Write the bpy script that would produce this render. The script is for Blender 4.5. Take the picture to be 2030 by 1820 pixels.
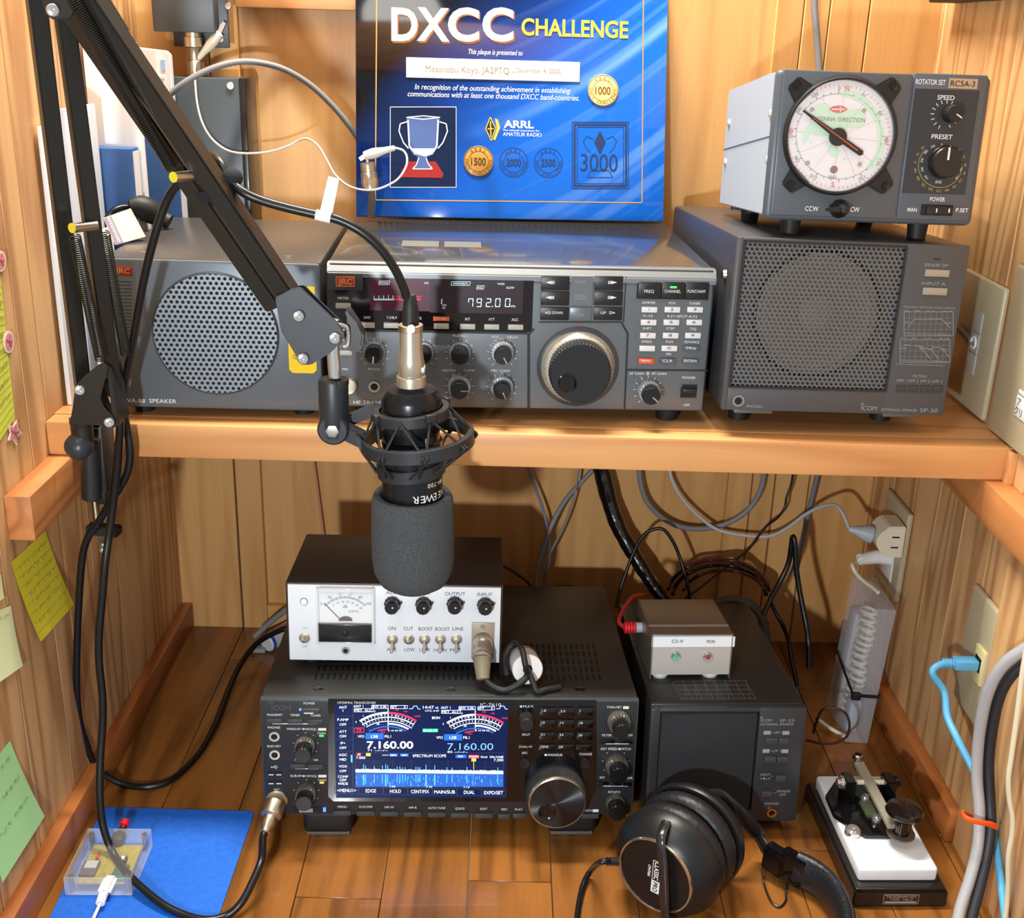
import bpy, bmesh, math, random
from mathutils import Vector, Matrix
for _o in list(bpy.data.objects): bpy.data.objects.remove(_o, do_unlink=True)
random.seed(7)
SC = bpy.context.scene
COL = SC.collection
PI = math.pi
R = math.radians
# ------------------------------------------------------------------ camera
FPX = 2272.56                        # focal length in pixels of the 2030 x 1820 frame
CAM = Vector((-.0076, -.9308, .7078))
RX = Vector((.9996, .0019, .0284)); DN = Vector((.0273, -.3483, -.9370)); FW = Vector((.0081, .9374, -.3482))
cd = bpy.data.cameras.new('camera'); cam = bpy.data.objects.new('camera', cd); COL.objects.link(cam)
cd.sensor_fit = 'HORIZONTAL'; cd.sensor_width = 36; cd.lens = FPX / 2030 * 36
cd.clip_start = .02; cd.clip_end = 50
_u = -DN; _b = -FW
cam.matrix_world = Matrix(((RX.x, _u.x, _b.x, CAM.x), (RX.y, _u.y, _b.y, CAM.y), (RX.z, _u.z, _b.z, CAM.z), (0, 0, 0, 1)))
SC.camera = cam
# ------------------------------------------------------------------ world, lamps, exposure
wd = bpy.data.worlds.new('room_light'); SC.world = wd; wd.use_nodes = True
wd.node_tree.nodes['Background'].inputs[0].default_value = (1.0, .97, .92, 1)
wd.node_tree.nodes['Background'].inputs[1].default_value = .47
def lamp(name, kind, loc, target, energy, color, **kw):
    l = bpy.data.lights.new(name, kind); l.energy = energy; l.color = color
    for k, v in kw.items(): setattr(l, k, v)
    o = bpy.data.objects.new(name, l); COL.objects.link(o); o.location = loc
    o.rotation_euler = (Vector(target) - Vector(loc)).to_track_quat('-Z', 'Y').to_euler()
    return o
lamp('ceiling_lamp', 'AREA', (-.12, .13, 1.5), (-.12, .13, 0), 27, (1, .92, .79), shape='RECTANGLE', size=.55, size_y=.10)
lamp('room_lamp', 'AREA', (-.50, -.9, 2.0), (-.1, 0, .3), 7, (1, .95, .88), shape='DISK', size=.5)
lamp('flash_lamp', 'POINT', (-.21, -1.03, .50), (0, .2, .2), 28, (.94, .97, 1), shadow_soft_size=.02)
vs = SC.view_settings
SC.cycles.caustics_reflective = False
vs.view_transform = 'Standard'; vs.look = 'None'; vs.exposure = 0.22; vs.gamma = 1.0; vs.use_curve_mapping = False
# ------------------------------------------------------------------ pixel -> place (rays of the 2030 x 1820 photograph, met with a plane at its true distance)
def ray(x, y): return FW + RX * ((x - 1015) / FPX) + DN * ((y - 910) / FPX)
def aY(x, y, Y): v = ray(x, y); return CAM + v * ((Y - CAM.y) / v.y)
def aX(x, y, X): v = ray(x, y); return CAM + v * ((X - CAM.x) / v.x)
def aZ(x, y, Z): v = ray(x, y); return CAM + v * ((Z - CAM.z) / v.z)
def crop(x0, y0, s): return lambda x, y: (x0 + x / s, y0 + y / s)
# ------------------------------------------------------------------ materials
def lin(h):
    h = h.lstrip('#'); c = [int(h[i:i + 2], 16) / 255 for i in (0, 2, 4)]
    return tuple(x / 12.92 if x <= .04045 else ((x + .055) / 1.055) ** 2.4 for x in c) + (1,)
MATS = {}
def nmat(n):
    m = bpy.data.materials.new(n); m.use_nodes = True
    return m, m.node_tree, m.node_tree.nodes['Principled BSDF']
def nd(t, kind, **kw):
    n = t.nodes.new('ShaderNode' + kind)
    for k, v in kw.items(): setattr(n, k, v)
    return n
def mat(n, hx='#808080', rough=.5, metal=0, coat=0, emit=0, trans=0, alpha=1, bump=0, bscale=400, var=0, vscale=60, spec=.5, ior=1.45, sheen=0):
    if n in MATS: return MATS[n]
    m, t, b = nmat(n); c = lin(hx)
    b.inputs['Base Color'].default_value = c; b.inputs['Roughness'].default_value = rough; b.inputs['Metallic'].default_value = metal
    b.inputs['Coat Weight'].default_value = coat; b.inputs['Specular IOR Level'].default_value = spec; b.inputs['IOR'].default_value = ior
    b.inputs['Transmission Weight'].default_value = trans; b.inputs['Alpha'].default_value = alpha
    b.inputs['Sheen Weight'].default_value = sheen
    if emit: b.inputs['Emission Color'].default_value = c; b.inputs['Emission Strength'].default_value = emit
    tc = nd(t, 'TexCoord')
    if bump:
        nz = nd(t, 'TexNoise'); nz.inputs['Scale'].default_value = bscale; nz.inputs['Detail'].default_value = 3
        bp = nd(t, 'Bump'); bp.inputs['Strength'].default_value = bump; bp.inputs['Distance'].default_value = .001
        t.links.new(tc.outputs['Object'], nz.inputs['Vector']); t.links.new(nz.outputs['Fac'], bp.inputs['Height']); t.links.new(bp.outputs['Normal'], b.inputs['Normal'])
    if var:
        nz = nd(t, 'TexNoise'); nz.inputs['Scale'].default_value = vscale; nz.inputs['Detail'].default_value = 5
        rp = nd(t, 'ValToRGB'); e = rp.color_ramp.elements
        e[0].position = .3; e[1].position = .7
        e[0].color = tuple(x * (1 - var) for x in c[:3]) + (1,); e[1].color = tuple(min(1, x * (1 + var)) for x in c[:3]) + (1,)
        t.links.new(tc.outputs['Object'], nz.inputs['Vector']); t.links.new(nz.outputs['Fac'], rp.inputs['Fac']); t.links.new(rp.outputs['Color'], b.inputs['Base Color'])
    MATS[n] = m
    return m
def wood(n, light, dark, axis, rough=.45, rings=9, stretch=26, size=1.0, contrast=.75, tone=.12, coat=0):
    """planks: growth-ring contours of a stretched noise, a tone and an offset of its own for each board (mesh island)"""
    if n in MATS: return MATS[n]
    m, t, b = nmat(n); L = t.links.new
    tc = nd(t, 'TexCoord'); geo = nd(t, 'NewGeometry')
    mp = nd(t, 'Mapping'); sc = [stretch * size] * 3; sc['xyz'.index(axis)] = 2.2 * size; mp.inputs['Scale'].default_value = sc
    off = nd(t, 'VectorMath', operation='MULTIPLY'); off.inputs[1].default_value = (37, 51, 23)
    cmb = nd(t, 'CombineXYZ')
    for i in range(3): L(geo.outputs['Random Per Island'], cmb.inputs[i])
    L(cmb.outputs[0], off.inputs[0])
    ad = nd(t, 'VectorMath', operation='ADD'); L(tc.outputs['Object'], mp.inputs['Vector']); L(mp.outputs[0], ad.inputs[0]); L(off.outputs[0], ad.inputs[1])
    n1 = nd(t, 'TexNoise'); n1.inputs['Scale'].default_value = .55; n1.inputs['Detail'].default_value = 1.5; n1.inputs['Roughness'].default_value = .4; L(ad.outputs[0], n1.inputs['Vector'])
    mu = nd(t, 'Math', operation='MULTIPLY'); mu.inputs[1].default_value = rings * 6.28; L(n1.outputs['Fac'], mu.inputs[0])
    sn = nd(t, 'Math', operation='SINE'); L(mu.outputs[0], sn.inputs[0])
    mr = nd(t, 'MapRange'); mr.inputs['From Min'].default_value = -1; mr.inputs['From Max'].default_value = 1; L(sn.outputs[0], mr.inputs['Value'])
    pw = nd(t, 'Math', operation='POWER'); pw.inputs[1].default_value = 2.2; L(mr.outputs[0], pw.inputs[0])
    n2 = nd(t, 'TexNoise'); n2.inputs['Scale'].default_value = 7; n2.inputs['Detail'].default_value = 4; L(ad.outputs[0], n2.inputs['Vector'])
    m2 = nd(t, 'Math', operation='MULTIPLY_ADD'); m2.inputs[1].default_value = .47; m2.inputs[2].default_value = -.12; L(n2.outputs['Fac'], m2.inputs[0])
    m3 = nd(t, 'Math', operation='MULTIPLY_ADD'); m3.inputs[1].default_value = contrast; L(pw.outputs[0], m3.inputs[0]); L(m2.outputs[0], m3.inputs[2])
    rp = nd(t, 'ValToRGB'); e = rp.color_ramp.elements; e[0].color = lin(light); e[1].color = lin(dark); L(m3.outputs[0], rp.inputs['Fac'])
    hv = nd(t, 'HueSaturation'); mv = nd(t, 'MapRange'); mv.inputs['To Min'].default_value = 1 - tone; mv.inputs['To Max'].default_value = 1 + tone
    L(geo.outputs['Random Per Island'], mv.inputs['Value']); L(mv.outputs[0], hv.inputs['Value']); L(rp.outputs['Color'], hv.inputs['Color']); L(hv.outputs[0], b.inputs['Base Color'])
    bp = nd(t, 'Bump'); bp.inputs['Strength'].default_value = .12; bp.inputs['Distance'].default_value = .001; L(m3.outputs[0], bp.inputs['Height']); L(bp.outputs[0], b.inputs['Normal'])
    b.inputs['Roughness'].default_value = rough; b.inputs['Coat Weight'].default_value = coat
    MATS[n] = m
    return m
def perforated(n, hx, pitch, hole, rough=.45, metal=0):
    """sheet metal with a staggered grid of round holes (through holes) in the x-z plane"""
    m, t, b = nmat(n); L = t.links.new
    b.inputs['Base Color'].default_value = lin(hx); b.inputs['Roughness'].default_value = rough; b.inputs['Metallic'].default_value = metal
    tc = nd(t, 'TexCoord'); outs = []
    for o in ((0, 0), (.5, .5)):
        mp = nd(t, 'Mapping'); mp.inputs['Scale'].default_value = (1 / pitch, 0, 1 / (pitch * 1.732)); mp.inputs['Location'].default_value = (o[0], 0, o[1])
        fr = nd(t, 'VectorMath', operation='FRACTION'); sb = nd(t, 'VectorMath', operation='SUBTRACT'); sb.inputs[1].default_value = (.5, 0, .5)
        ml = nd(t, 'VectorMath', operation='MULTIPLY'); ml.inputs[1].default_value = (1, 0, 1.732); ln = nd(t, 'VectorMath', operation='LENGTH')
        L(tc.outputs['Object'], mp.inputs[0]); L(mp.outputs[0], fr.inputs[0]); L(fr.outputs[0], sb.inputs[0]); L(sb.outputs[0], ml.inputs[0]); L(ml.outputs[0], ln.inputs[0]); outs.append(ln.outputs['Value'])
    mi = nd(t, 'Math', operation='MINIMUM'); L(outs[0], mi.inputs[0]); L(outs[1], mi.inputs[1])
    gt = nd(t, 'Math', operation='GREATER_THAN'); gt.inputs[1].default_value = hole; L(mi.outputs[0], gt.inputs[0]); L(gt.outputs[0], b.inputs['Alpha'])
    return m
# ------------------------------------------------------------------ mesh builder
def basis(a):
    a = Vector(a).normalized(); h = Vector((0, 0, 1)) if abs(a.z) < .9 else Vector((1, 0, 0))
    u = h.cross(a).normalized(); return a, u, a.cross(u)
def spline(pts, n=8):
    P = [Vector(p) for p in pts]
    if len(P) < 3: return P
    E = [P[0] * 2 - P[1]] + P + [P[-1] * 2 - P[-2]]; out = []
    for i in range(1, len(E) - 2):
        a, b, c, d = E[i - 1:i + 3]
        for k in range(n):
            s = k / n
            out.append(.5 * ((2 * b) + (c - a) * s + (2 * a - 5 * b + 4 * c - d) * s * s + (3 * b - a - 3 * c + d) * s ** 3))
    return out + [P[-1]]
TXT = {}
def textmesh(s, italic=0, bold=0):
    k = (s, italic, bold)
    if k in TXT: return TXT[k]
    cu = bpy.data.curves.new('t', 'FONT'); cu.body = s; cu.resolution_u = 4; cu.shear = italic; cu.offset = bold; cu.fill_mode = 'FRONT'
    o = bpy.data.objects.new('t', cu); COL.objects.link(o)
    bpy.context.view_layer.update()
    me = o.evaluated_get(bpy.context.evaluated_depsgraph_get()).to_mesh()
    V = [v.co.copy() for v in me.vertices]; Fc = [tuple(p.vertices) for p in me.polygons]
    bpy.data.objects.remove(o); bpy.data.curves.remove(cu)
    if not V: V = [Vector((0, 0, 0))]
    b = (min(v.x for v in V), max(v.x for v in V))
    TXT[k] = (V, Fc, b); return TXT[k]
CAPH = .694
class MB:
    def __init__(s): s.bm = bmesh.new()
    def faces(s, V, Fc):
        vs = [s.bm.verts.new(v) for v in V]
        for f in Fc:
            try: s.bm.faces.new([vs[i] for i in f])
            except ValueError: pass
        return vs
    def box(s, lo, hi, bev=0, seg=2, M=None):
        lo = Vector(lo); hi = Vector(hi); c = (lo + hi) / 2; d = hi - lo
        m = Matrix.Translation(c) @ Matrix.Diagonal((d.x, d.y, d.z, 1))
        if M: m = M @ m
        r = bmesh.ops.create_cube(s.bm, size=1, matrix=m)
        if bev:
            es = {e for v in r['verts'] for e in v.link_edges}
            bmesh.ops.bevel(s.bm, geom=list(es), offset=bev, segments=seg, affect='EDGES', clamp_overlap=True, profile=.5)
        return s
    def lathe(s, prof, p, axis, seg=28, knurl=0, ell=None, cap=True):
        a, u, w = basis(axis); p = Vector(p); rings = []
        if ell: u, w = Vector(ell[0]), Vector(ell[1])
        for r, h in prof:
            if r <= 1e-7: rings.append([s.bm.verts.new(p + a * h)])
            else:
                rings.append([s.bm.verts.new(p + a * h + (u * math.cos(2 * PI * i / seg) + w * math.sin(2 * PI * i / seg)) * r * ((1 - knurl) if (knurl and i % 2) else 1)) for i in range(seg)])
        for A, B in zip(rings, rings[1:]):
            for i in range(seg):
                j = (i + 1) % seg
                f = [A[i % len(A)], A[j % len(A)], B[j % len(B)], B[i % len(B)]]
                g = []
                for v in f:
                    if v not in g: g.append(v)
                if len(g) > 2:
                    try: s.bm.faces.new(g)
                    except ValueError: pass
        for q in (rings[0], rings[-1]):
            if cap and len(q) > 2:
                try: s.bm.faces.new(q)
                except ValueError: pass
        return s
    def cyl(s, p0, p1, r, r1=None, seg=24, bev=0, knurl=0):
        p0 = Vector(p0); p1 = Vector(p1); h = (p1 - p0).length; r1 = r if r1 is None else r1
        pr = [(r, 0), (r1, h)] if not bev else [(r - bev, 0), (r, bev), (r1, h - bev), (r1 - bev, h)]
        return s.lathe(pr, p0, p1 - p0, seg, knurl)
    def ring(s, p, axis, R0, r, seg=32, n=10, h=None):
        h = h or r
        return s.lathe([(R0 + r * math.cos(2 * PI * i / n), h * math.sin(2 * PI * i / n)) for i in range(n + 1)], p, axis, seg, cap=False)
    def ball(s, p, r, seg=16, axis=(0, 0, 1), sq=1):
        return s.lathe([(r * math.sin(PI * i / seg), -r * sq * math.cos(PI * i / seg)) for i in range(seg + 1)], p, axis, seg)
    def tube(s, pts, r, seg=10, n=8, flat=1, up=None, cap=True):
        P = spline(pts, n) if n > 1 else [Vector(p) for p in pts]
        rr = r if callable(r) else (lambda t: r); rings = []; u = None
        for i, p in enumerate(P):
            t = (P[min(i + 1, len(P) - 1)] - P[max(i - 1, 0)]).normalized()
            if u is None:
                u = Vector(up) if up else basis(t)[1]
            u = (u - t * u.dot(t)).normalized()
            if up: u = (Vector(up) - t * Vector(up).dot(t)).normalized()
            w = t.cross(u); q = rr(i / max(1, len(P) - 1))
            rings.append([s.bm.verts.new(p + (u * math.cos(2 * PI * k / seg) + w * flat * math.sin(2 * PI * k / seg)) * q) for k in range(seg)])
        for A, B in zip(rings, rings[1:]):
            for k in range(seg): s.bm.faces.new((A[k], A[(k + 1) % seg], B[(k + 1) % seg], B[k]))
        if cap: s.bm.faces.new(rings[0]); s.bm.faces.new(rings[-1])
        return s
    def prism(s, pts, vec, bev=0):
        v = Vector(vec); P = [Vector(p) for p in pts]; n = len(P)
        a = [s.bm.verts.new(p) for p in P]; b = [s.bm.verts.new(p + v) for p in P]
        fs = [s.bm.faces.new(a), s.bm.faces.new(b)] + [s.bm.faces.new((a[i], a[(i + 1) % n], b[(i + 1) % n], b[i])) for i in range(n)]
        if bev: bmesh.ops.bevel(s.bm, geom=list({e for f in fs for e in f.edges}), offset=bev, segments=2, affect='EDGES', clamp_overlap=True)
        return s
    def bar(s, p0, p1, w, h, up, bev=0):
        p0 = Vector(p0); p1 = Vector(p1); t = (p1 - p0).normalized(); u = Vector(up); u = (u - t * u.dot(t)).normalized(); x = t.cross(u)
        return s.prism([p0 + x * (a * w / 2) + u * (b * h / 2) for a, b in ((-1, -1), (1, -1), (1, 1), (-1, 1))], p1 - p0, bev)
    def spring(s, p0, p1, R0, r, turns, seg=5):
        p0 = Vector(p0); p1 = Vector(p1); a, u, w = basis(p1 - p0); N = turns * 9
        return s.tube([p0.lerp(p1, i / N) + (u * math.cos(2 * PI * i / 9) + w * math.sin(2 * PI * i / 9)) * R0 for i in range(N + 1)], r, seg, 1)
    def text(s, st, o, h, w=None, italic=0, bold=0, xd=(1, 0, 0), zd=(0, 0, 1), al='c'):
        V, Fc, (a, b) = textmesh(st, italic, bold); k = h / CAPH; W = (b - a); kx = (w / W) if (w and W) else k
        o = Vector(o); xd = Vector(xd); zd = Vector(zd); sh = (a + b) / 2 if al == 'c' else a
        s.faces([o + xd * ((v.x - sh) * kx) + zd * ((v.y * k) - h / 2) for v in V], Fc); return s
    def world(s, dev): bmesh.ops.transform(s.bm, matrix=dev.Mi, verts=s.bm.verts); return s
    def clusters(s):
        isl = []; seen = set()
        for v in s.bm.verts:
            if v in seen: continue
            st = [v]; seen.add(v); c = []
            while st:
                q = st.pop(); c.append(q)
                for e in q.link_edges:
                    w = e.other_vert(q)
                    if w not in seen: seen.add(w); st.append(w)
            lo = [min(q.co[i] for q in c) for i in range(3)]; hi = [max(q.co[i] for q in c) for i in range(3)]
            isl.append((c, lo, hi, max(hi[i] - lo[i] for i in range(3))))
        par = list(range(len(isl)))
        def fd(i):
            while par[i] != i: i = par[i]
            return i
        for i in range(len(isl)):
            for j in range(i):
                a, b = isl[i], isl[j]
                g = math.sqrt(sum(max(0, a[1][k] - b[2][k], b[1][k] - a[2][k]) ** 2 for k in range(3)))
                if g <= max(.0195, .49 * max(a[3], b[3])): par[fd(i)] = fd(j)
        out = {}
        for i in range(len(isl)): out.setdefault(fd(i), []).extend(isl[i][0])
        return list(out.values())
    def build(s, name, m, parent=None, label=None, angle=38, smooth=True):
        if name.split('_')[-1] in ('lettering', 'readout', 'scale', 'award', 'handwriting', 'louvres', 'marks'):
            cl = s.clusters()
            if len(cl) > 1:
                idx = {}
                for n_, c in enumerate(cl):
                    for v in c: idx[v] = n_
                parts = [MB() for _ in cl]; mp = {}
                for v, n_ in idx.items(): mp[v] = parts[n_].bm.verts.new(v.co)
                for f in s.bm.faces: parts[idx[f.verts[0]]].bm.faces.new([mp[v] for v in f.verts])
                s.bm.free()
                return [p._build(name, m, parent, label, angle, smooth) for p in parts][0]
        return s._build(name, m, parent, label, angle, smooth)
    def _build(s, name, m, parent=None, label=None, angle=38, smooth=True):
        bmesh.ops.recalc_face_normals(s.bm, faces=s.bm.faces) if len(s.bm.faces) else None
        me = bpy.data.meshes.new(name); s.bm.to_mesh(me); s.bm.free()
        me.materials.append(m)
        if smooth:
            for p in me.polygons: p.use_smooth = True
            me.set_sharp_from_angle(angle=R(angle))
        o = bpy.data.objects.new(name, me); COL.objects.link(o)
        if parent: o.parent = parent.o if isinstance(parent, Dev) else parent
        if label: o['label'] = label
        return o
def tag(o, label=None, cat=None, group=None, kind=None):
    if label: o['label'] = label
    if cat: o['category'] = cat
    if group: o['group'] = group
    if kind: o['kind'] = kind
    return o
class Dev:
    """a thing: an Empty at its base with a local frame (x right, y back, z up) and its own pixel -> local lookup"""
    def __init__(s, name, label, cat, loc=(0, 0, 0), yaw=0, tilt=0, group=None, roll=0):
        s.M = Matrix.Translation(loc) @ Matrix.Rotation(R(yaw), 4, 'Z') @ Matrix.Rotation(R(-tilt), 4, 'X') @ Matrix.Rotation(R(roll), 4, 'Y'); s.Mi = s.M.inverted()
        s.o = bpy.data.objects.new(name, None); COL.objects.link(s.o); s.o.matrix_world = s.M; s.o.empty_display_size = .02
        tag(s.o, label, cat, group); s.c = (0, 0, 1)
    def p2(s, x, y): return s.c[0] + x / s.c[2], s.c[1] + y / s.c[2]
    def _r(s, x, y):
        v = ray(*s.p2(x, y)); return s.Mi @ CAM, s.Mi.to_3x3() @ v
    def L(s, x, y, ly=0): o, v = s._r(x, y); return o + v * ((ly - o.y) / v.y)
    def LZ(s, x, y, z): o, v = s._r(x, y); return o + v * ((z - o.z) / v.z)
    def LX(s, x, y, q): o, v = s._r(x, y); return o + v * ((q - o.x) / v.x)
    def W(s, p): return s.Mi @ Vector(p)
    def k(s, x, y, ly=0): return (s.L(x + 4, y, ly) - s.L(x - 4, y, ly)).length / 8
    def rect(s, x0, y0, x1, y1, ly=0):
        xm = (x0 + x1) / 2; ym = (y0 + y1) / 2
        return s.L(x0, ym, ly).x, s.L(x1, ym, ly).x, s.L(xm, y1, ly).z, s.L(xm, y0, ly).z
    def plate(s, mb, x0, y0, x1, y1, d=.001, ly=0, bev=0):
        a, b, lo, hi = s.rect(x0, y0, x1, y1, ly); mb.box((a, ly - d, lo), (b, ly + .0004, hi), bev); return mb
    def part(s, name, m, x0, y0, x1, y1, d=.001, ly=0, bev=0, label=None, par=None):
        return s.plate(MB(), x0, y0, x1, y1, d, ly, bev).build(name, m, par or s, label)
    def text(s, mb, st, x, y, h, w=None, ly=0, italic=0, bold=0, al='c'):
        k = s.k(x, y, ly); mb.text(st, s.L(x, y, ly - .0003), h * k, w * k if w else None, italic, bold, al=al)
    def line(s, mb, pts, wpx, ly=0, close=False):
        P = [s.L(x, y, ly - .0003) for x, y in pts]; k = s.k(*pts[0], ly)
        for a, b in zip(P, P[1:] + ([P[0]] if close else [])):
            if (b - a).length < 1e-6: continue
            t = (b - a).normalized(); n = Vector((-t.z, 0, t.x)) * (wpx * k / 2)
            mb.faces([a - n, b - n, b + n, a + n], [(0, 1, 2, 3)])
    def frame(s, mb, x0, y0, x1, y1, w, ly=0): s.line(mb, [(x0, y0), (x1, y0), (x1, y1), (x0, y1)], w, ly, True)
    def poly(s, mb, pts, ly=0): mb.faces([s.L(x, y, ly - .0003) for x, y in pts], [tuple(range(len(pts)))])
    def disc(s, mb, x, y, r, ly=0, d=.0003, r2=0):
        c = s.L(x, y, ly); k = s.k(x, y, ly)
        if r2: mb.lathe([(r2 * k, d), (r * k, d)], c, (0, -1, 0), 32, cap=False)
        else: mb.lathe([(r * k, 0), (r * k, d), (0, d)], c, (0, -1, 0), 32)
    def turn(s, name, m, x, y, prof, seg=32, knurl=0, ly=0, par=None, label=None):
        """round part turned about the panel normal; prof in (radius px, height mm)"""
        k = s.k(x, y, ly)
        return MB().lathe([(r * k, h / 1000) for r, h in prof], s.L(x, y, ly), (0, -1, 0), seg, knurl).build(name, m, par or s, label)
def cable(name, label, cat, pts, r, m, group=None, seg=10, n=8):
    o = MB().tube(pts, r, seg, n).build(name, m); return tag(o, label, cat, group)
def C3(f, L): return [aY(*f(x, y), Y) for x, y, Y in L]
# ================================================================== the recess: walls, desk top, shelf
XL, XR, YB = -.4008, .4338, .343
ZS, TS = .385, .031
YF = -.34                              # front of the side walls and of the desk top
W_WALL = wood('wall_boards', '#d6ac78', '#9c6c42', 'z', .45, 10, 24, 1.0, .62, .10)
W_BACK = wood('back_boards', '#d2a468', '#b27f45', 'z', .42, 5, 40, 1.0, .4, .05)
W_SHELF = wood('shelf_boards', '#dba469', '#b77a48', 'x', .42, 8, 26, .8, .5, .05)
W_DESK = wood('desk_parquet', '#915c28', '#583513', 'y', .3, 6, 30, 1.2, .6, .14, coat=.25)
W_CLEAT = wood('cleat_wood', '#c4834c', '#9a5a2d', 'y', .5, 9, 24, 1.0, .6, .05)
W_TRIM = wood('baseboard_wood', '#b9733c', '#86431c', 'y', .4, 6, 18, 1.0, .7, .05)
def struct(name, mb, m):
    o = mb.build(name, m); o['kind'] = 'structure'; return o
ZT = .975
mb = MB(); y = YF
for gy in (-.262, -.190, -.112, -.032, .006, .071, .135, .2, .262, .325, YB + .03):        # boards of the left wall
    mb.box((XL - .02, y + .0006, -.02), (XL, gy - .0006, ZT), .0008, 1); y = gy
struct('wall_left', mb, W_WALL)
mb = MB(); y = YF
for gy in (-.25, -.17, -.098, -.03, .012, .075, .14, .205, .27, .332, YB + .03):
    mb.box((XR, y + .0006, -.02), (XR + .02, gy - .0006, ZT), .0008, 1); y = gy
struct('wall_right', mb, W_WALL)
xa = aY(490, 430, YB).x; xb = aY(1600, 60, YB).x
mb = MB()
mb.box((XL - .02, YB, -.02), (xa - .032, YB + .02, ZT), .001, 1)
mb.box((xa - .0305, YB, -.02), (xa, YB + .02, ZT), .001, 1)
mb.box((xa, YB + .009, .025), (xb - .034, YB + .02, ZT), 0)
mb.box((xa, YB, -.02), (xb - .034, YB + .02, .031), .001, 1)
for x0, x1 in ((xb - .034, xb - .006), (xb - .005, xb + .021), (xb + .022, xb + .062), (xb + .063, XR + .02)):
    mb.box((x0, YB, -.02), (x1, YB + .02, ZT), .001, 1)
struct('wall_back', mb, W_BACK)
zl = aY(600, 18, YB - .012).z
struct('trim_1', MB().box((xa + .002, YB - .014, zl), (-.150, YB + .009, zl + .05), .001), W_SHELF)     # board across the panel, top left
struct('trim_4', MB().box((XL - .02, -.135, .955), (XR + .02, -.115, 1.16), .0015), W_SHELF)     # unseen board above the view, added for its beige reflection in the plaque
# baseboards on the desk top
struct('baseboard_left', MB().box((XL, YF, 0), (XL + .0125, YB, .033), .0015), W_TRIM)
struct('baseboard_right', MB().box((XR - .0125, -.037, 0), (XR, YB, .033), .0015), W_TRIM)
# desk top of short parquet strips
mb = MB(); x = XL; i = 0
while x < XR:
    w = .0745; y = YF - .1 - (i * .137) % .3
    while y < YB:
        y2 = y + .42; mb.box((x + .0003, max(y, YF) + .0003, -.02), (min(x + w, XR) - .0003, min(y2, YB) - .0003, 0), .0005, 1); y = y2
    x += w; i += 1
tag(mb.build('desktop', W_DESK), 'brown parquet desktop between the two wooden side walls', 'desktop')
# shelf: front lipping and boards
mb = MB(); mb.box((XL, 0, ZS - TS), (XR, .022, ZS), .0025)
mb.box((XL, .022, ZS - .024), (XR, .13, ZS), .0004, 1); mb.box((XL, .13, ZS - .024), (XR, .24, ZS), .0004, 1); mb.box((XL, .24, ZS - .024), (XR, YB, ZS), .0004, 1)
tag(mb.build('shelf', W_SHELF), 'thick light wooden shelf spanning the recess above the desktop', 'shelf')
tag(MB().box((XL, -.094, ZS - TS - .038), (XL + .0212, .30, ZS - TS), .001).build('shelf_cleat', W_CLEAT), 'square wooden cleat under the left end of the shelf, sticking out in front', 'cleat', 'cleats under the shelf')
tag(MB().box((XR - .0212, -.2, ZS - TS - .036), (XR, .30, ZS - TS), .001).build('shelf_cleat', W_CLEAT), 'square wooden cleat under the right end of the shelf', 'cleat', 'cleats under the shelf')
struct('trim_2', MB().box((XR - .0065, -.009, ZS - TS - .008), (XR, -.0003, ZS - .002), .0006), W_SHELF)

struct('trim_3', MB().box((XR - .006, YF, 0), (XR + .02, -.0385, ZS - TS - .0375), .0015), W_WALL)
# ================================================================== shared finishes
BLK = mat('black_plastic', '#1c1d1f', .42, bump=.15, bscale=2500)
BLKG = mat('black_gloss', '#0b0c0e', .12, coat=.3)
BLKM = mat('black_satin_metal', '#161719', .32, .0, coat=.15)
RUB = mat('black_rubber', '#17181a', .55)
RUBG = mat('black_cable_sheath', '#101113', .33)
CHR = mat('chrome', '#d3d6d9', .14, .85)
STL = mat('brushed_steel', '#b3b0a8', .3, 1)
NIK = mat('satin_nickel', '#bfb6a4', .34, 1)
BRS = mat('brass', '#c9a24e', .25, 1)
PRW = mat('white_print', '#dfe3e6', .5)
PRG = mat('grey_print', '#8e979e', .5)
PRD = mat('dark_print', '#3c4650', .5)
PRR = mat('red_print', '#c8342a', .5)
PRO = mat('orange_print', '#d9652f', .5)
WHT = mat('white_plastic', '#e6e8ea', .38)
CRM = mat('ivory_plastic', '#ddd8c2', .4)
BEI = mat('beige_plate', '#b3a98c', .34)
LED_G = mat('green_led', '#39ff4a', .3, emit=2.2)
LED_B = mat('blue_led', '#3f6dff', .3, emit=2.2)
LED_O = mat('orange_led', '#ff9a2a', .3, emit=1.6)
DARK = mat('dark_recess', '#08090a', .6)
def jack(d, x, y, r, ring=None, name='headphone_jack', h=1.2, ly=0):
    o = d.turn(name, ring or CHR, x, y, [(r * .62, 0), (r * .62, h), (r, h), (r * 1.02, h * .4), (r * 1.02, 0)], ly=ly)
    d.turn('jack_hole', DARK, x, y, [(r * .64, 0), (r * .64, .4), (0, .4)], par=o, ly=ly); return o
def push(d, x0, y0, x1, y1, m, dep=.0015, name='button', bev=.0004, label=None):
    return d.part(name, m, x0, y0, x1, y1, dep, 0, bev, label)
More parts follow.
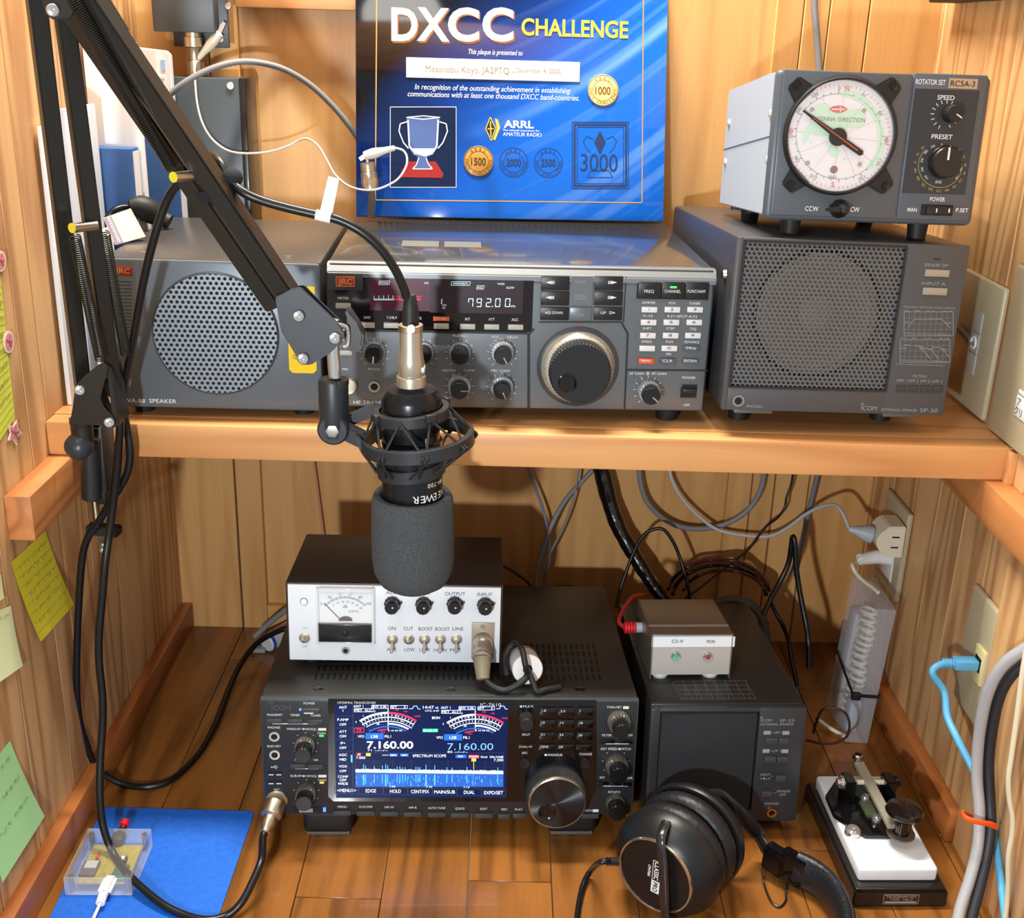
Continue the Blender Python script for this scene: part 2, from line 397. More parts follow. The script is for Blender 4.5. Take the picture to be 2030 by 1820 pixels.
# ================================================================== upper transceiver on the shelf
J_CASE = mat('charcoal_case', '#464849', .13, .3, coat=.25)
J_PAN = mat('grey_panel', '#666d73', .34, .25)
J_LIP = mat('grey_lip', '#868f96', .25, .5)
J_BTN = mat('black_key', '#1a1b1d', .38)
J_GLS = mat('display_glass', '#120b10', .1, coat=.3)
J_GRY = mat('light_grey_key', '#a8aaa2', .45)
J_KEY = mat('white_key', '#d6d9dc', .4)
VFD = mat('display_digits', '#b5dcdf', .4, emit=.8)
VFDR = mat('display_red_digits', '#d8304a', .4, emit=.7)
VFDM = mat('display_magenta_glow', '#45162c', .3, emit=.16)
RED_B = mat('red_badge', '#a8291f', .3)
GOLD_P = mat('gold_print', '#d6a35c', .4, .3)
c5 = (620, 420, 4.136); c6 = (1030, 500, 4.951)
J = Dev('transceiver', 'wide grey radio transceiver in the middle of the shelf, its display reading 792.00', 'radio', (-.1592, .0235, .3960), yaw=2.6)
JW, JH, JD = .330, .1272, .258
MB().box((0, .0032, 0), (JW, JD, JH), .003).build('case', J_CASE, J)
mb = MB()
mb.box((.002, 0, .002), (JW - .002, .004, JH - .012), .002)
mb.build('front_panel', J_PAN, J)
mb = MB(); mb.prism([(0, .004, JH - .013), (0, -.001, JH - .012), (0, -.001, JH - .007), (0, .006, JH + .0006), (0, .012, JH + .0006), (0, .012, JH - .013)], (JW, 0, 0), .0008)
mb.build('top_lip', J_LIP, J)
mb = MB()                                                            # ventilation slots and two paper labels on the lid
for i in range(46): mb.box((.028 + i * .0058, .222, JH - .0005), (.0313 + i * .0058, .230, JH + .0003))
mb.build('vent_slots', DARK, J)
mb = MB(); mb.box((.058, .088, JH), (.092, .118, JH + .0002)); mb.box((.097, .088, JH), (.131, .118, JH + .0002)); mb.build('lid_label', mat('aged_label', '#62665f', .5), J)
for x in (.03, JW - .03):
    for y in (.02, .24): MB().cyl((x, y, 0), (x, y, -.0108), .011, .0095, 20).build('foot', RUB, J)
J.c = c5
J.part('display_window', J_GLS, 118, 512, 1805, 972, .0004)
J.part('badge_block', mat('dark_grey_block', '#3d4043', .35, .2), 120, 505, 412, 640, .0012, bev=.0003)
b_ = J.part('badge', RED_B, 190, 530, 343, 612, .0022, bev=.0003)
mb = MB(); J.text(mb, 'JRC', 267, 572, 46, 118, ly=-.0022, bold=.02); J.frame(mb, 192, 532, 341, 610, 5, ly=-.0022); mb.build('badge_lettering', GOLD_P, b_)
mb = MB(); J.plate(mb, 470, 520, 960, 810, .0006); mb.build('meter_field', VFDM, J); J.part('frequency_field', mat('display_plum_glow', '#22101c', .3, emit=.10), 960, 520, 1725, 830, .0006)
V = MB(); VR = MB()
def seg7(d, mb, n, x, y, w, h, t, sl=0):
    S = {'0': 'abcdef', '2': 'abged', '7': 'fabc', '9': 'abcdfg', '1': 'bc'}[n]; hx, hy = w / 2, h / 2; g = t * .25
    def q(a): d.poly(mb, [(x + px - sl * py / h, y + py) for px, py in a], ly=-.0006)
    B = {'a': [(-hx + g, -hy), (hx - g, -hy), (hx - t, -hy + t), (-hx + t, -hy + t)], 'd': [(-hx + t, hy - t), (hx - t, hy - t), (hx - g, hy), (-hx + g, hy)],
         'g': [(-hx + t, -t / 2), (hx - t, -t / 2), (hx - t, t / 2), (-hx + t, t / 2)],
         'f': [(-hx, -hy + g), (-hx + t, -hy + t), (-hx + t, -t * .6), (-hx, -g)], 'b': [(hx - t, -hy + t), (hx, -hy + g), (hx, -g), (hx - t, -t * .6)],
         'e': [(-hx, g), (-hx + t, t * .6), (-hx + t, hy - t), (-hx, hy - g)], 'c': [(hx - t, t * .6), (hx, g), (hx, hy - g), (hx - t, hy - t)]}
    for k in S: q(B[k])
for n, x in zip('79200', (1295, 1364, 1441, 1517, 1598)): seg7(J, V, n, x, 745, 42, 70, 6.5, 5)
J.plate(V, 1468, 770, 1476, 779, .0007)
seg7(J, V, '1', 1050, 735, 20, 46, 6, 4)
for st, x, y, h, w in (('kHz', 1643, 773, 17, 38), ('CH', 1078, 766, 15, 30), ('F2', 1075, 789, 13, 22), ('MODE', 585, 582, 16, 68), ('AM', 930, 584, 15, 34), ('BANDWIDTH', 1213, 588, 15, 120), ('AGC', 1373, 620, 15, 44), ('WIDE', 1543, 591, 15, 58), ('SLOW', 1620, 622, 17, 64), ('1', 503, 693, 14, 0), ('3', 543, 693, 14, 0), ('5', 581, 693, 14, 0), ('7', 620, 693, 14, 0), ('9', 659, 693, 14, 0)):
    J.text(V, st, x, y, h, w or None, ly=-.0006)
for x0, x1, y, h in ((540, 632, 582, 15), (1133, 1293, 588, 15), (1342, 1406, 620, 14)): J.line(V, [(x0 + 6, y - h), (x1, y - h), (x1 - 6, y + h), (x0, y + h)], 3, -.0006, True)
for i in range(17): J.line(V, [(503 + i * 9.7, 722), (503 + i * 9.7, 722 - (22 if i % 4 == 0 else 11))], 3.5, -.0006)
J.line(V, [(500, 722), (665, 722)], 3.5, -.0006)
for i in range(23): J.line(VR, [(670 + i * 9.7, 722), (670 + i * 9.7, 722 - (20 if i % 4 == 0 else 12))], 4.5, -.0006)
J.line(VR, [(668, 722), (888, 722)], 4, -.0006); J.text(VR, '+20', 700, 694, 13, 34, ly=-.0006); J.text(VR, '+60dB', 862, 694, 13, 60, ly=-.0006)
V.build('display_readout', VFD, J); VR.build('meter_red_scale', VFDR, J)
T = MB()
for st, x, y, w in (('METER', 250, 708, 92), ('XMIT', 447, 867, 60), ('T.F/R.F', 648, 868, 84), ('F1/F2', 862, 873, 60), ('RIT', 1270, 880, 40), ('ATT', 1467, 881, 50), ('AGC', 1658, 884, 56)): J.text(T, st, x, y, 22, w, ly=-.0005)
for x0, y0, x1, y1 in ((190, 745, 313, 787), (388, 905, 510, 947), (583, 906, 705, 948), (780, 908, 900, 950), (993, 912, 1117, 955), (1208, 915, 1332, 958), (1405, 918, 1528, 960), (1600, 920, 1725, 962)):
    push(J, x0, y0, x1, y1, J_GRY, .003)
push(J, 215, 1133, 325, 1172, J_GRY, .002)
s_ = J.part('scan_plate', PRO, 988, 858, 1121, 893, .0008); mb = MB(); J.text(mb, 'SCAN', 1055, 876, 20, 76, ly=-.0008); mb.build('scan_lettering', PRW, s_)
JG = mat('panel_groove', '#141617', .5)
mb = MB()
J.plate(mb, 118, 972, 1760, 990, .0007); J.line(mb, [(1770, 1000), (1770, 1612)], 22, -.0004); J.line(mb, [(1770, 1005), (1815, 960)], 16, -.0004)
J.c = c6
J.line(mb, [(1045, 240), (1020, 690)], 10, -.0004); J.line(mb, [(1000, 690), (1062, 800), (1030, 1550)], 16, -.0004); J.line(mb, [(1045, 1155), (1850, 1162)], 14, -.0004); J.line(mb, [(190, 686), (1000, 686)], 12, -.0004)
mb.build('panel_groove', JG, J)
J.c = c5
JT = MB()
for st, x, y, w in (('PHONES', 505, 1290, 96), ('MIC', 268, 1290, 50), ('PLEVEL', 1203, 1017, 110), ('VOX', 1495, 1024, 60), ('DELAY', 1640, 1028, 90), ('NOTCH', 1115, 1300, 104), ('COMP', 1283, 1300, 92), ('MIC GAIN', 1540, 1302, 150)): J.text(JT, st, x, y, 20, w, ly=-.0005)
J.text(JT, 'HF TRANSCEIVER', 540, 1563, 30, 410, ly=-.0005)
for kx, ky, r in ((505, 1160, 104), (905, 1160, 104), (1207, 1160, 104), (1555, 1160, 108), (1202, 1438, 104), (1548, 1445, 108)):
    for a in range(-140, 141, 28): J.line(JT, [(kx + r * math.sin(R(a)), ky - r * math.cos(R(a))), (kx + (r + 18) * math.sin(R(a)), ky - (r + 18) * math.cos(R(a)))], 4, -.0005)
JK_S = mat('knob_skirt', '#a7adb2', .3, .5); JK_B = mat('knob_black', '#101113', .3, coat=.2)
def knob(d, x, y, r, H=13, skirt=None, cap=None, ang=0, ratio=.86, hs=6, ind=PRW, knurl=.07, name='knob', seg=44):
    o = d.turn(name, skirt or JK_S, x, y, [(r, 0), (r, hs - .8), (r * .95, hs), (0, hs)], seg, knurl)
    d.turn('knob_cap', cap or JK_B, x, y, [(r * ratio, hs), (r * ratio, H - 1), (r * ratio * .93, H), (0, H)], seg, knurl * .7, par=o)
    c = d.L(x, y); k = d.k(x, y); q = r * ratio * k; a = R(ang)
    dv = Vector((math.sin(a), 0, math.cos(a))); n = Vector((dv.z, 0, -dv.x)); p = c + Vector((0, -H / 1000 - .0003, 0))
    if ind:
        m_ = MB(); m_.faces([p + dv * q * .15 - n * q * .07, p + dv * q * .95 - n * q * .07, p + dv * q * .95 + n * q * .07, p + dv * q * .15 + n * q * .07], [(0, 1, 2, 3)]); m_.build('pointer', ind, o)
    return o
knob(J, 507, 1140, 92, 14, ang=-175, ratio=.82, hs=5); knob(J, 905, 1145, 92, 14, ang=170, ratio=.82, hs=5); knob(J, 1207, 1148, 92, 14, ang=0, ind=None, ratio=.82, hs=5)
for kx, ky, a in ((1553, 1150, 150), (1202, 1430, 90), (1548, 1432, 155)): knob(J, kx, ky - 12, 96, 19, ang=a, ratio=.76, hs=9, ind=PRG)
jack(J, 505, 1432, 48, NIK)
J.turn('microphone_socket', NIK, 292, 1425, [(74, 0), (74, 3), (66, 4), (60, 4), (60, 1), (0, 1)], 32)
J.c = c6
# mode / band / tuning keys
for y0, y1, lx in ((232, 370, 300), (380, 518, 292), (535, 662, 0)):
    dx = (y0 - 232) * -.025
    a = push(J, 210 + dx, y0, 488 + dx, y1, J_BTN, .002, 'key'); b = push(J, 735 + dx, y0, 1012 + dx, y1, J_BTN, .002, 'key')
    ym = (y0 + y1) / 2 - 4; T2 = MB()
    if lx:
        J.poly(T2, [(256 + dx, ym), (314 + dx, ym - 17), (314 + dx, ym + 17)], -.0021); J.plate(T2, 318 + dx, ym - 15, 327 + dx, ym + 15, .0002, -.0021); J.plate(T2, 333 + dx, ym - 15, 342 + dx, ym + 15, .0002, -.0021)
        J.poly(T2, [(958 + dx, ym), (898 + dx, ym - 17), (898 + dx, ym + 17)], -.0021); J.plate(T2, 870 + dx, ym - 15, 878 + dx, ym + 15, .0002, -.0021); J.plate(T2, 884 + dx, ym - 15, 892 + dx, ym + 15, .0002, -.0021)
    else:
        J.line(T2, [(248, ym), (300, ym - 12), (300, ym + 12)], 5, -.0021, True); J.text(T2, 'DOWN', 371, ym, 26, 104, ly=-.0021); J.text(T2, 'UP', 822, ym, 26, 50, ly=-.0021); J.line(T2, [(938, ym), (885, ym - 12), (885, ym + 12)], 5, -.0021, True)
    T2.build('key_lettering', PRW, a)
m_ = J.part('label_plate', J_PAN, 500, 232, 716, 516, .0015); l_ = push(J, 490, 538, 704, 668, J_PAN, .0018, 'key')
mb = MB(); J.text(mb, 'MODE', 600, 293, 28, 104, ly=-.0016); J.text(mb, 'BAND', 597, 426, 26, 98, ly=-.0016); J.text(mb, 'WIDTH', 595, 458, 26, 116, ly=-.0016); J.text(mb, 'LOCK', 592, 616, 28, 94, ly=-.0019); mb.build('key_lettering', PRG, m_)
# three black keys and keypad
J.part('key_recess', DARK, 1152, 275, 1858, 462, .0004)
for x0, x1, st, w in ((1162, 1386, 'FREQ', 96), (1394, 1618, 'CHANNEL', 158), (1626, 1850, 'FUNC/HAM', 172)):
    k_ = push(J, x0, 290, x1, 452, J_BTN, .002, 'key'); mb = MB(); J.text(mb, st, (x0 + x1) / 2 - 2, 384, 30, w, ly=-.0021); mb.build('key_lettering', PRW, k_)
    J.part('key_lamp', LED_G if st == 'CHANNEL' else DARK, (x0 + x1) / 2 - 32, 330, (x0 + x1) / 2 + 32, 347, .0023, par=k_)
KD = MB()
rows = (((1195, 1420, 1643), 533, 587, '123'), ((1187, 1410, 1635), 658, 712, '456'), ((1180, 1403, 1622), 787, 841, '789'), ((1173, 1390, 1610), 913, 966, '.0'), ((1165, 1378, 1600), 1038, 1091, ''))
for xs, y0, y1, ch in rows:
    for i, x0 in enumerate(xs):
        big = ('', '', 'MHz') if ch == '.0' else (('MEMO', 'CLR', 'ENT/kHz') if ch == '' else ('', '', ''))
        st = big[i]; mm = J_KEY if not st else (mat('orange_key', '#d4552f', .4) if st == 'MEMO' else mat('grey_key', '#4f575f', .4))
        k_ = push(J, x0, y0, x0 + 153, y1, mm, .0024, 'keypad_key')
        mb = MB(); J.text(mb, st or ch[i], x0 + 77, (y0 + y1) / 2 + 2, 26, (92 if len(st) < 5 else 128) if st else (34 if ch[i] in '023456789' else None), ly=-.0025); mb.build('key_lettering', PRW if st else PRD, k_)
for st, x, y, w in (('DIMMER', 1270, 495, 128), ('VOX', 1497, 499, 68), ('TUNER', 1720, 503, 110), ('F1-F2', 1262, 625, 92), ('R.F1-SPLIT-R.F2', 1598, 630, 292), ('SHIFT', 1253, 747, 90), ('STEP', 1480, 748, 82), ('TSQ', 1702, 753, 62), ('SPEED', 1248, 877, 104), ('RUN', 1470, 878, 68), ('ADVANCE', 1690, 881, 148), ('PRI', 1462, 1000, 50), ('AF GAIN', 1147, 1190, 142), ('RF GAIN', 1370, 1192, 142), ('POWER', 1662, 1232, 130), ('OFF', 1640, 1500, 58)):
    J.text(JT, st, x, y, 25, w, ly=-.0005)
J.disc(JT, 1258, 1191, 16, -.0004, .0002, 11); J.disc(JT, 1258, 1191, 5, -.0004, .0002)
for a in range(-140, 141, 28): J.line(JT, [(1262 + 122 * math.sin(R(a)), 1362 - 122 * math.cos(R(a))), (1262 + 148 * math.sin(R(a)), 1362 - 148 * math.cos(R(a)))], 5, -.0005)
JT.build('panel_lettering', PRW, J)
T.build('window_lettering', PRW, J)
mb = MB(); J.poly(mb, [(570, 706), (610, 706), (590, 728)], -.0003); mb.build('dial_mark', PRR, J)
knob(J, 1262, 1350, 112, 20, ang=130, ratio=.8, hs=9, ind=PRG)
p_ = J.part('power_switch', BLKG, 1582, 1300, 1738, 1428, .0012, bev=.0004); J.part('switch_rocker', BLK, 1592, 1330, 1728, 1372, .004, bev=.001, par=p_)
dl = J.turn('tuning_dial', mat('dial_skirt', '#3a3e42', .4), 572, 1122, [(402, 0), (402, 1), (365, 3), (0, 3)], 64)
J.turn('dial_scale_ring', mat('dial_ring_metal', '#cfcabc', .3, .45), 572, 1122, [(358, 3), (352, 4), (312, 9), (0, 9)], 96, par=dl)
mb = MB(); c = J.L(572, 1122); k = J.k(572, 1122)
for i in range(100):
    a = 2 * PI * i / 100; dv = Vector((math.sin(a), 0, math.cos(a))); n = Vector((dv.z, 0, -dv.x)) * .00016
    r0, r1 = 350 * k, (335 if i % 5 else 325) * k; y0 = -.0042; y1 = -.0042 - .005 * (350 * k - r1) / (40 * k)
    mb.faces([c + dv * r0 - n + Vector((0, y0 - .0004, 0)), c + dv * r0 + n + Vector((0, y0 - .0004, 0)), c + dv * r1 + n + Vector((0, y1 - .0004, 0)), c + dv * r1 - n + Vector((0, y1 - .0004, 0))], [(0, 1, 2, 3)])
mb.build('dial_graduations', PRD, dl)
J.turn('dial_grip', RUB, 572, 1122, [(302, 9), (302, 21), (290, 22), (0, 22)], 110, .03, par=dl)
f_ = J.turn('dial_face', mat('dial_face_gloss', '#2a2d31', .14, .4, coat=.4), 572, 1122, [(284, 22), (280, 23), (0, 23)], 64, par=dl)
c = J.L(572, 1122) + Vector((-118 * k, -.0232, -92 * k))
MB().lathe([(92 * k, -.0001), (92 * k, .0006), (84 * k, .001), (60 * k, -.0006), (0, -.0012)], c, (0, -1, 0), 32).build('finger_dimple', BLKG, dl)

# ================================================================== left speaker
SPK_P = mat('speaker_grey_panel', '#5f6870', .36, .3)
S1 = Dev('loudspeaker', 'grey loudspeaker with round perforated grille, at the left end of the shelf', 'speaker', (-.3459, .0197, .3925), yaw=2, roll=.4)
S1W, S1H = .1805, .1315
MB().box((0, .003, 0), (S1W, .222, S1H), .003).build('case', mat('brown_grey_case', '#4a4744', .3, .25), S1)
MB().box((.0008, -.001, .0008), (S1W - .0008, .004, S1H - .0008), .0025).build('front_panel', SPK_P, S1)
S1.c = (0, 500, 2.9)
c = S1.L(1242, 470); k = S1.k(1242, 470); gr = 357 * k
MB().cyl(c + Vector((0, -.0006, 0)), c + Vector((0, -.0012, 0)), gr * 1.0, seg=64).build('speaker_cloth', mat('speaker_cloth', '#13171b', .8), S1)
mb = MB(); mb.faces([c + Vector((gr * math.cos(2 * PI * i / 72), -.0026, gr * math.sin(2 * PI * i / 72))) for i in range(72)], [tuple(range(72))]); mb.build('grille', perforated('dotted_grille_sheet', '#7b858d', .0048, .30, .4, .4), S1)
MB().ring(c + Vector((0, -.001, 0)), (0, -1, 0), gr, .0012, 72, 8, .002).build('grille_rim', mat('rim_grey', '#454c52', .35, .4), S1)
mb = MB(); S1.text(mb, 'NVA-88', 768, 853, 24, 130, ly=-.0011); S1.text(mb, 'SPEAKER', 936, 856, 24, 156, ly=-.0011); mb.build('panel_lettering', PRW, S1)
b_ = S1.part('badge', RED_B, 648, 82, 758, 132, .002, bev=.0003); mb = MB(); S1.text(mb, 'JRC', 706, 108, 30, 84, ly=-.0021, bold=.02); mb.build('badge_lettering', GOLD_P, b_)
mb = MB()
for i in range(16): S1.plate(mb, 655, 165 + i * 20, 758, 171 + i * 20, .0012)
mb.build('side_louvres', mat('louvre_dark', '#3a4047', .5), S1)
for x in (.02, S1W - .02):
    for y in (.02, .20): MB().cyl((x, y, 0), (x, y, -.0075), .01, .0085, 18).build('foot', RUB, S1)
for x in (.03, S1W - .03): MB().lathe([(.004, 0), (.0035, .0015), (0, .002)], (x, .02, S1H), (0, 0, 1), 14).build('lid_screw', STL, S1)
D_ = Dev('sticky_note', 'bright yellow sticky note on the front of the grey loudspeaker, half behind the boom arm', 'note', (-.3459, .0197, .3925), yaw=2, roll=.4)
D_.c = (0, 500, 2.9)
YEL = mat('yellow_note', '#e0c21c', .7); YEL2 = mat('yellow_note_ruled', '#c9c431', .7)
mb = MB(); x0, x1, z0, z1 = D_.rect(1655, 195, 1815, 695, -.0012)
mb.prism([(x0 + .003, -.0012, z0), (x1 - .003, -.0012, z0), (x1, -.0012, z0 + .003), (x1, -.0012, z1), (x0, -.0012, z1), (x0, -.0012, z0 + .003)], (0, -.0003, 0)); mb.build('paper', YEL, D_)
mb = MB()
for i, y in enumerate((240, 262, 598, 612)): D_.line(mb, [(1680, y), (1690, y - 8), (1700, y + 4), (1712, y - 6), (1722, y)], 3, -.0016)
mb.build('handwriting', PRD, D_)

# ================================================================== right speaker
P20 = mat('dark_grey_speaker', '#4c4d50', .45, .1); P20C = mat('dark_grey_case', '#3c3d41', .33, .15)
S2 = Dev('loudspeaker', 'large dark grey loudspeaker with honeycomb grille at the right end of the shelf', 'speaker', (.1795, .0120, .4084), yaw=3.6, roll=1.1, tilt=2.6)
S2W, S2H = .1972, .1475
MB().box((0, .006, 0), (S2W, .272, S2H), .004).build('case', P20C, S2)
S2.c = (1420, 460, 3.98)
gx0, gx1, gz0, gz1 = S2.rect(165, 90, 1420, 1238); gx0 = S2.L(110, 1100).x * .5 + S2.L(215, 200).x * .5
mb = MB(); mb.box((0, -.001, 0), (gx0, .006, S2H), .0012); mb.box((gx1, -.001, 0), (S2W, .006, S2H), .0012); mb.box((gx0 - .001, -.001, gz1), (gx1 + .001, .006, S2H), .0012); mb.box((gx0 - .001, -.001, 0), (gx1 + .001, .006, gz0), .0012)
mb.build('front_panel', P20, S2)
MB().box((gx0 - .001, .0055, gz0 - .001), (gx1 + .001, .0062, gz1 + .001)).build('baffle', mat('baffle_grey', '#55575a', .6), S2)
mb = MB(); mb.faces([(gx0, .0006, gz0), (gx1, .0006, gz0), (gx1, .0006, gz1), (gx0, .0006, gz1)], [(0, 1, 2, 3)]); mb.build('grille', perforated('honeycomb_grille_sheet', '#63676a', .0042, .345, .45, .2), S2)
c = Vector(((gx0 + gx1) / 2 + .001, .0, (gz0 + gz1) / 2 + .002)); rc = .0535
MB().lathe([(rc, .0), (rc, .001), (rc * .93, .0015), (rc * .90, .0003), (rc * .86, .0018), (rc * .78, .0005), (rc * .3, .0), (rc * .3, .0012), (rc * .15, .0024), (0, .0026)], c + Vector((0, .0045, 0)), (0, -1, 0), 48).build('speaker_cone', mat('cone_paper', '#6a655c', .5), S2)
MB().ring(c + Vector((0, .004, 0)), (0, -1, 0), rc * 1.0, .0018, 48).build('cone_surround', mat('cone_surround', '#101113', .35), S2)
mb = MB(); S2.frame(mb, 0, 0, 1, 1, .1) if False else None
for a, b in (((gx0, gz0), (gx1, gz0)), ((gx1, gz0), (gx1, gz1)), ((gx1, gz1), (gx0, gz1)), ((gx0, gz1), (gx0, gz0))): mb.bar((a[0], -.0008, a[1]), (b[0], -.0008, b[1]), .0018, .0018, (0, 1, 0))
mb.build('grille_frame', mat('frame_black', '#25282c', .45), S2)
for y0, y1, x0 in ((293, 350, 1638), (436, 494, 1620)): push(S2, x0, y0, x0 + 192, y1, mat('silver_key', '#a5a199', .35, .5), .003)
for i in range(4): push(S2, 1418 + i * 95, 1206 + i, 1418 + i * 95 + 76, 1262 + i, mat('dark_key', '#37383b', .4), .0022)
mb = MB()
for st, x, y, h, w in (('SPEAKER OFF', 1735, 262, 24, 190), ('INPUT A', 1715, 408, 24, 190), ('FILTERS', 1605, 1138, 20, 112), ('HPF 1', 1462, 1172, 22, 76), ('HPF 2', 1556, 1174, 22, 76), ('LPF 2', 1648, 1176, 22, 76), ('LPF 1', 1742, 1178, 22, 76), ('PHONES', 300, 1376, 22, 120), ('EXTERNAL SPEAKER', 1445, 1404, 20, 280), ('SP-20', 1678, 1407, 30, 140)): S2.text(mb, st, x, y, h, w, ly=-.0011)
S2.text(mb, 'ICOM', 1205, 1390, 34, 122, ly=-.0011); S2.disc(mb, 1152, 1358, 12, -.0012, .0002, 8)
S2.part('pilot_lamp', mat('dark_red_lamp', '#3a2022', .4), 1712, 205, 1762, 217, .0015)
G = mb
S2.text(G, 'FREQUENCY RESPONSE CHARACTERISTICS', 1685, 596, 14, 410, ly=-.0011)
S2.frame(G, 1482, 630, 1868, 818, 4, -.001); S2.frame(G, 1450, 850, 1842, 1028, 4, -.001)
for x0, y0, x1, y1, dy in ((1482, 632, 1868, 816, 0), (1450, 852, 1842, 1026, 0)):
    for i in range(1, 9):
        x = x0 + (x1 - x0) * (i / 9); S2.line(G, [(x, y0), (x - 14, y1)], 1.6, -.001)
    for i in range(1, 4): S2.line(G, [(x0, y0 + (y1 - y0) * i / 4), (x1, y0 + (y1 - y0) * i / 4)], 1.6, -.001)
S2.line(G, [(1510, 760), (1560, 690), (1780, 688), (1850, 760)], 4, -.001); S2.line(G, [(1480, 890), (1600, 900), (1690, 1000)], 4, -.001); S2.line(G, [(1600, 900), (1700, 930), (1755, 1004)], 4, -.001); S2.line(G, [(1700, 905), (1780, 915), (1830, 980)], 4, -.001)
for st, x, y, w in (('100', 1500, 622, 40), ('500', 1590, 622, 40), ('1k 2k', 1690, 624, 60), ('5k 10k', 1830, 626, 80), ('NORM', 1505, 710, 54), ('NORM', 1830, 716, 54), ('WHEN AN HPF SWITCH IS PRESSED IN', 1662, 804, 370), ('100', 1480, 834, 40), ('500', 1560, 836, 40), ('1k 2k', 1670, 837, 60), ('5k 10k', 1800, 840, 80), ('NORM', 1474, 918, 54), ('LPF2', 1626, 922, 50), ('LPF1', 1700, 924, 50), ('NORM', 1795, 926, 54), ('WHEN AN LPF SWITCH IS PRESSED IN', 1635, 1016, 370), ('NORM: WHEN FILTER SWITCHES ARE OUT', 1615, 1048, 390)): S2.text(G, st, x, y, 12, w, ly=-.0011)
G.build('panel_lettering', PRG, S2)
jack(S2, 172, 1330, 48, STL, ly=-.001)
for x in (.03, S2W - .035):
    MB().box((x - .017, .004, -.004), (x + .017, .03, 0), .001).build('foot', mat('foot_metal', '#6d6a66', .4, .6), S2); MB().box((x - .012, .24, -.0235), (x + .012, .262, 0), .001).build('foot', RUB, S2) if False else None
MB().cyl((-.0002, .03, .112), (-.003, .03, .112), .0045, .0035, 14).build('side_screw', STL, S2)
MB().cyl((.062, .255, S2H), (.062, .255, S2H + .004), .006, .005, 14).build('lid_screw', BLK, S2)
for x in (.03, S2W - .035):
    for y in (.05, .24): MB().cyl((x, y, 0), (x, y, -.0232 + x * .0192 + y * .0454), .011, .009, 18).build('rubber_foot', RUB, S2)

# ================================================================== antenna rotator controller on the right speaker
R_F = mat('slate_grey_front', '#525a63', .38, .1); R_C = mat('pale_grey_case', '#a6b3bf', .5)
RC = Dev('rotator_controller', 'pale grey antenna rotator box with a round compass dial, standing on the right speaker', 'controller', (.2018, .030, .5688), yaw=2.6, roll=.5, tilt=4)
RC.c = (0, 0, 1); RW, RH = RC.L(1944, 300).x, .1185
mb = MB(); mb.prism([(.004, .004, .003), (.004, .18, .001), (.004, .18, RH - .012), (.004, .03, RH - .002), (.004, .004, RH - .002)], (RW - .008, 0, 0), .001); mb.build('case', R_C, RC)
MB().bar((.0038, .008, .067), (.0038, .18, .052), .0006, .0006, (1, 0, 0)).build('case_seam', R_F, RC)
MB().box((0, -.004, 0), (RW, .006, RH), .005, 3).build('front_frame', R_F, RC)
RC.c = (1420, 120, 3.759)
mb = MB(); RC.plate(mb, 440, 82, 1385, 1165, .0055, 0, .0015); RC.plate(mb, 1392, 100, 1935, 1190, .0055, 0, .0015); mb.build('front_panel', R_F, RC)
LY = -.0055
for x, y in ((100, 465), (72, 757), (410, 395), (386, 740)):
    p = RC.LX(x, y, .0042); MB().lathe([(.0036, 0), (.003, .002), (0, .0026)], p, (-1, 0, 0), 14).build('case_screw', mat('cream_screw', '#c9c4b2', .4, .4), RC)
dc = RC.L(912, 565, LY); k = RC.k(912, 565, LY)
dz = RC.turn('dial_bezel', BLK, 912, 565, [(418, 0), (422, 4), (408, 7), (396, 7), (392, 2), (0, 2)], 72, ly=LY)
for x, y, sx, sy in ((592, 185, -1, 1), (1315, 188, 1, 1), (545, 928, -1, -1), (1255, 935, 1, -1)):
    p = RC.L(x, y, LY); q = (dc - p).normalized(); n = Vector((q.z, 0, -q.x)); e = .010
    mb = MB(); mb.prism([p + n * .006 - q * .004 + Vector((0, 0, 0)), p + n * .011 + q * .014, p - n * .011 + q * .014, p - n * .006 - q * .004], (0, -.003, 0), .0012); o = mb.build('bezel_ear', BLK, dz)
    MB().lathe([(.0038, 0), (.0036, .001), (0, .0016)], p + Vector((0, -.003, 0)), (0, -1, 0), 16).build('ear_screw', BLKG, o)
df = RC.turn('dial_face', mat('dial_white', '#dfe2ea', .45), 912, 565, [(394, 2.1), (394, 2.4), (0, 2.4)], 72, ly=LY, par=dz)
FY = LY - .0026
def pol(a, r): return (912 + r * math.sin(R(a)), 565 - r * math.cos(R(a)))
mbr, mbk, mbg = MB(), MB(), MB()
for a in range(0, 360, 5):
    RC.line(mbr, [pol(a, 372), pol(a, 388 if a % 10 else 394)], 4, FY)
    if a % 10 == 0: RC.line(mbk, [pol(a, 318), pol(a, 332 if a % 30 else 342)], 5, FY)
for i in range(72): RC.line(mbk, [pol(i * 5, 318), pol(i * 5 + 5, 318)], 3, FY)
for a in range(15, 375, 30): RC.line(mbr, [pol(a - 8, 60), pol(a - 8, 316)], 1.6, FY)
for st, a in (('0', 1), ('30', 31), ('60', 61), ('90', 93), ('120', 123), ('150', 151), ('210', 212), ('240', 241), ('270', 272), ('300', 303), ('330', 330)):
    x, y = pol(a, 356); aa = R(a); kk = RC.k(x, y, FY); mbk.text(st, RC.L(x, y, FY - .0002), 26 * kk, None, xd=(math.cos(aa), 0, -math.sin(aa)), zd=(math.sin(aa), 0, math.cos(aa)))
for st, a in (('N', 10), ('E', 97), ('S', 187), ('W', 277)):
    x, y = pol(a, 362); kk = RC.k(x, y, FY); RC.text(mbr, st, x, y, 36, None, FY - .0001, bold=.02)
RC.text(mbk, 'ANTENNA: DIRECTION', 905, 438, 30, 410, FY - .0003); RC.text(mbk, 'END', 866, 870, 24, 56, FY)
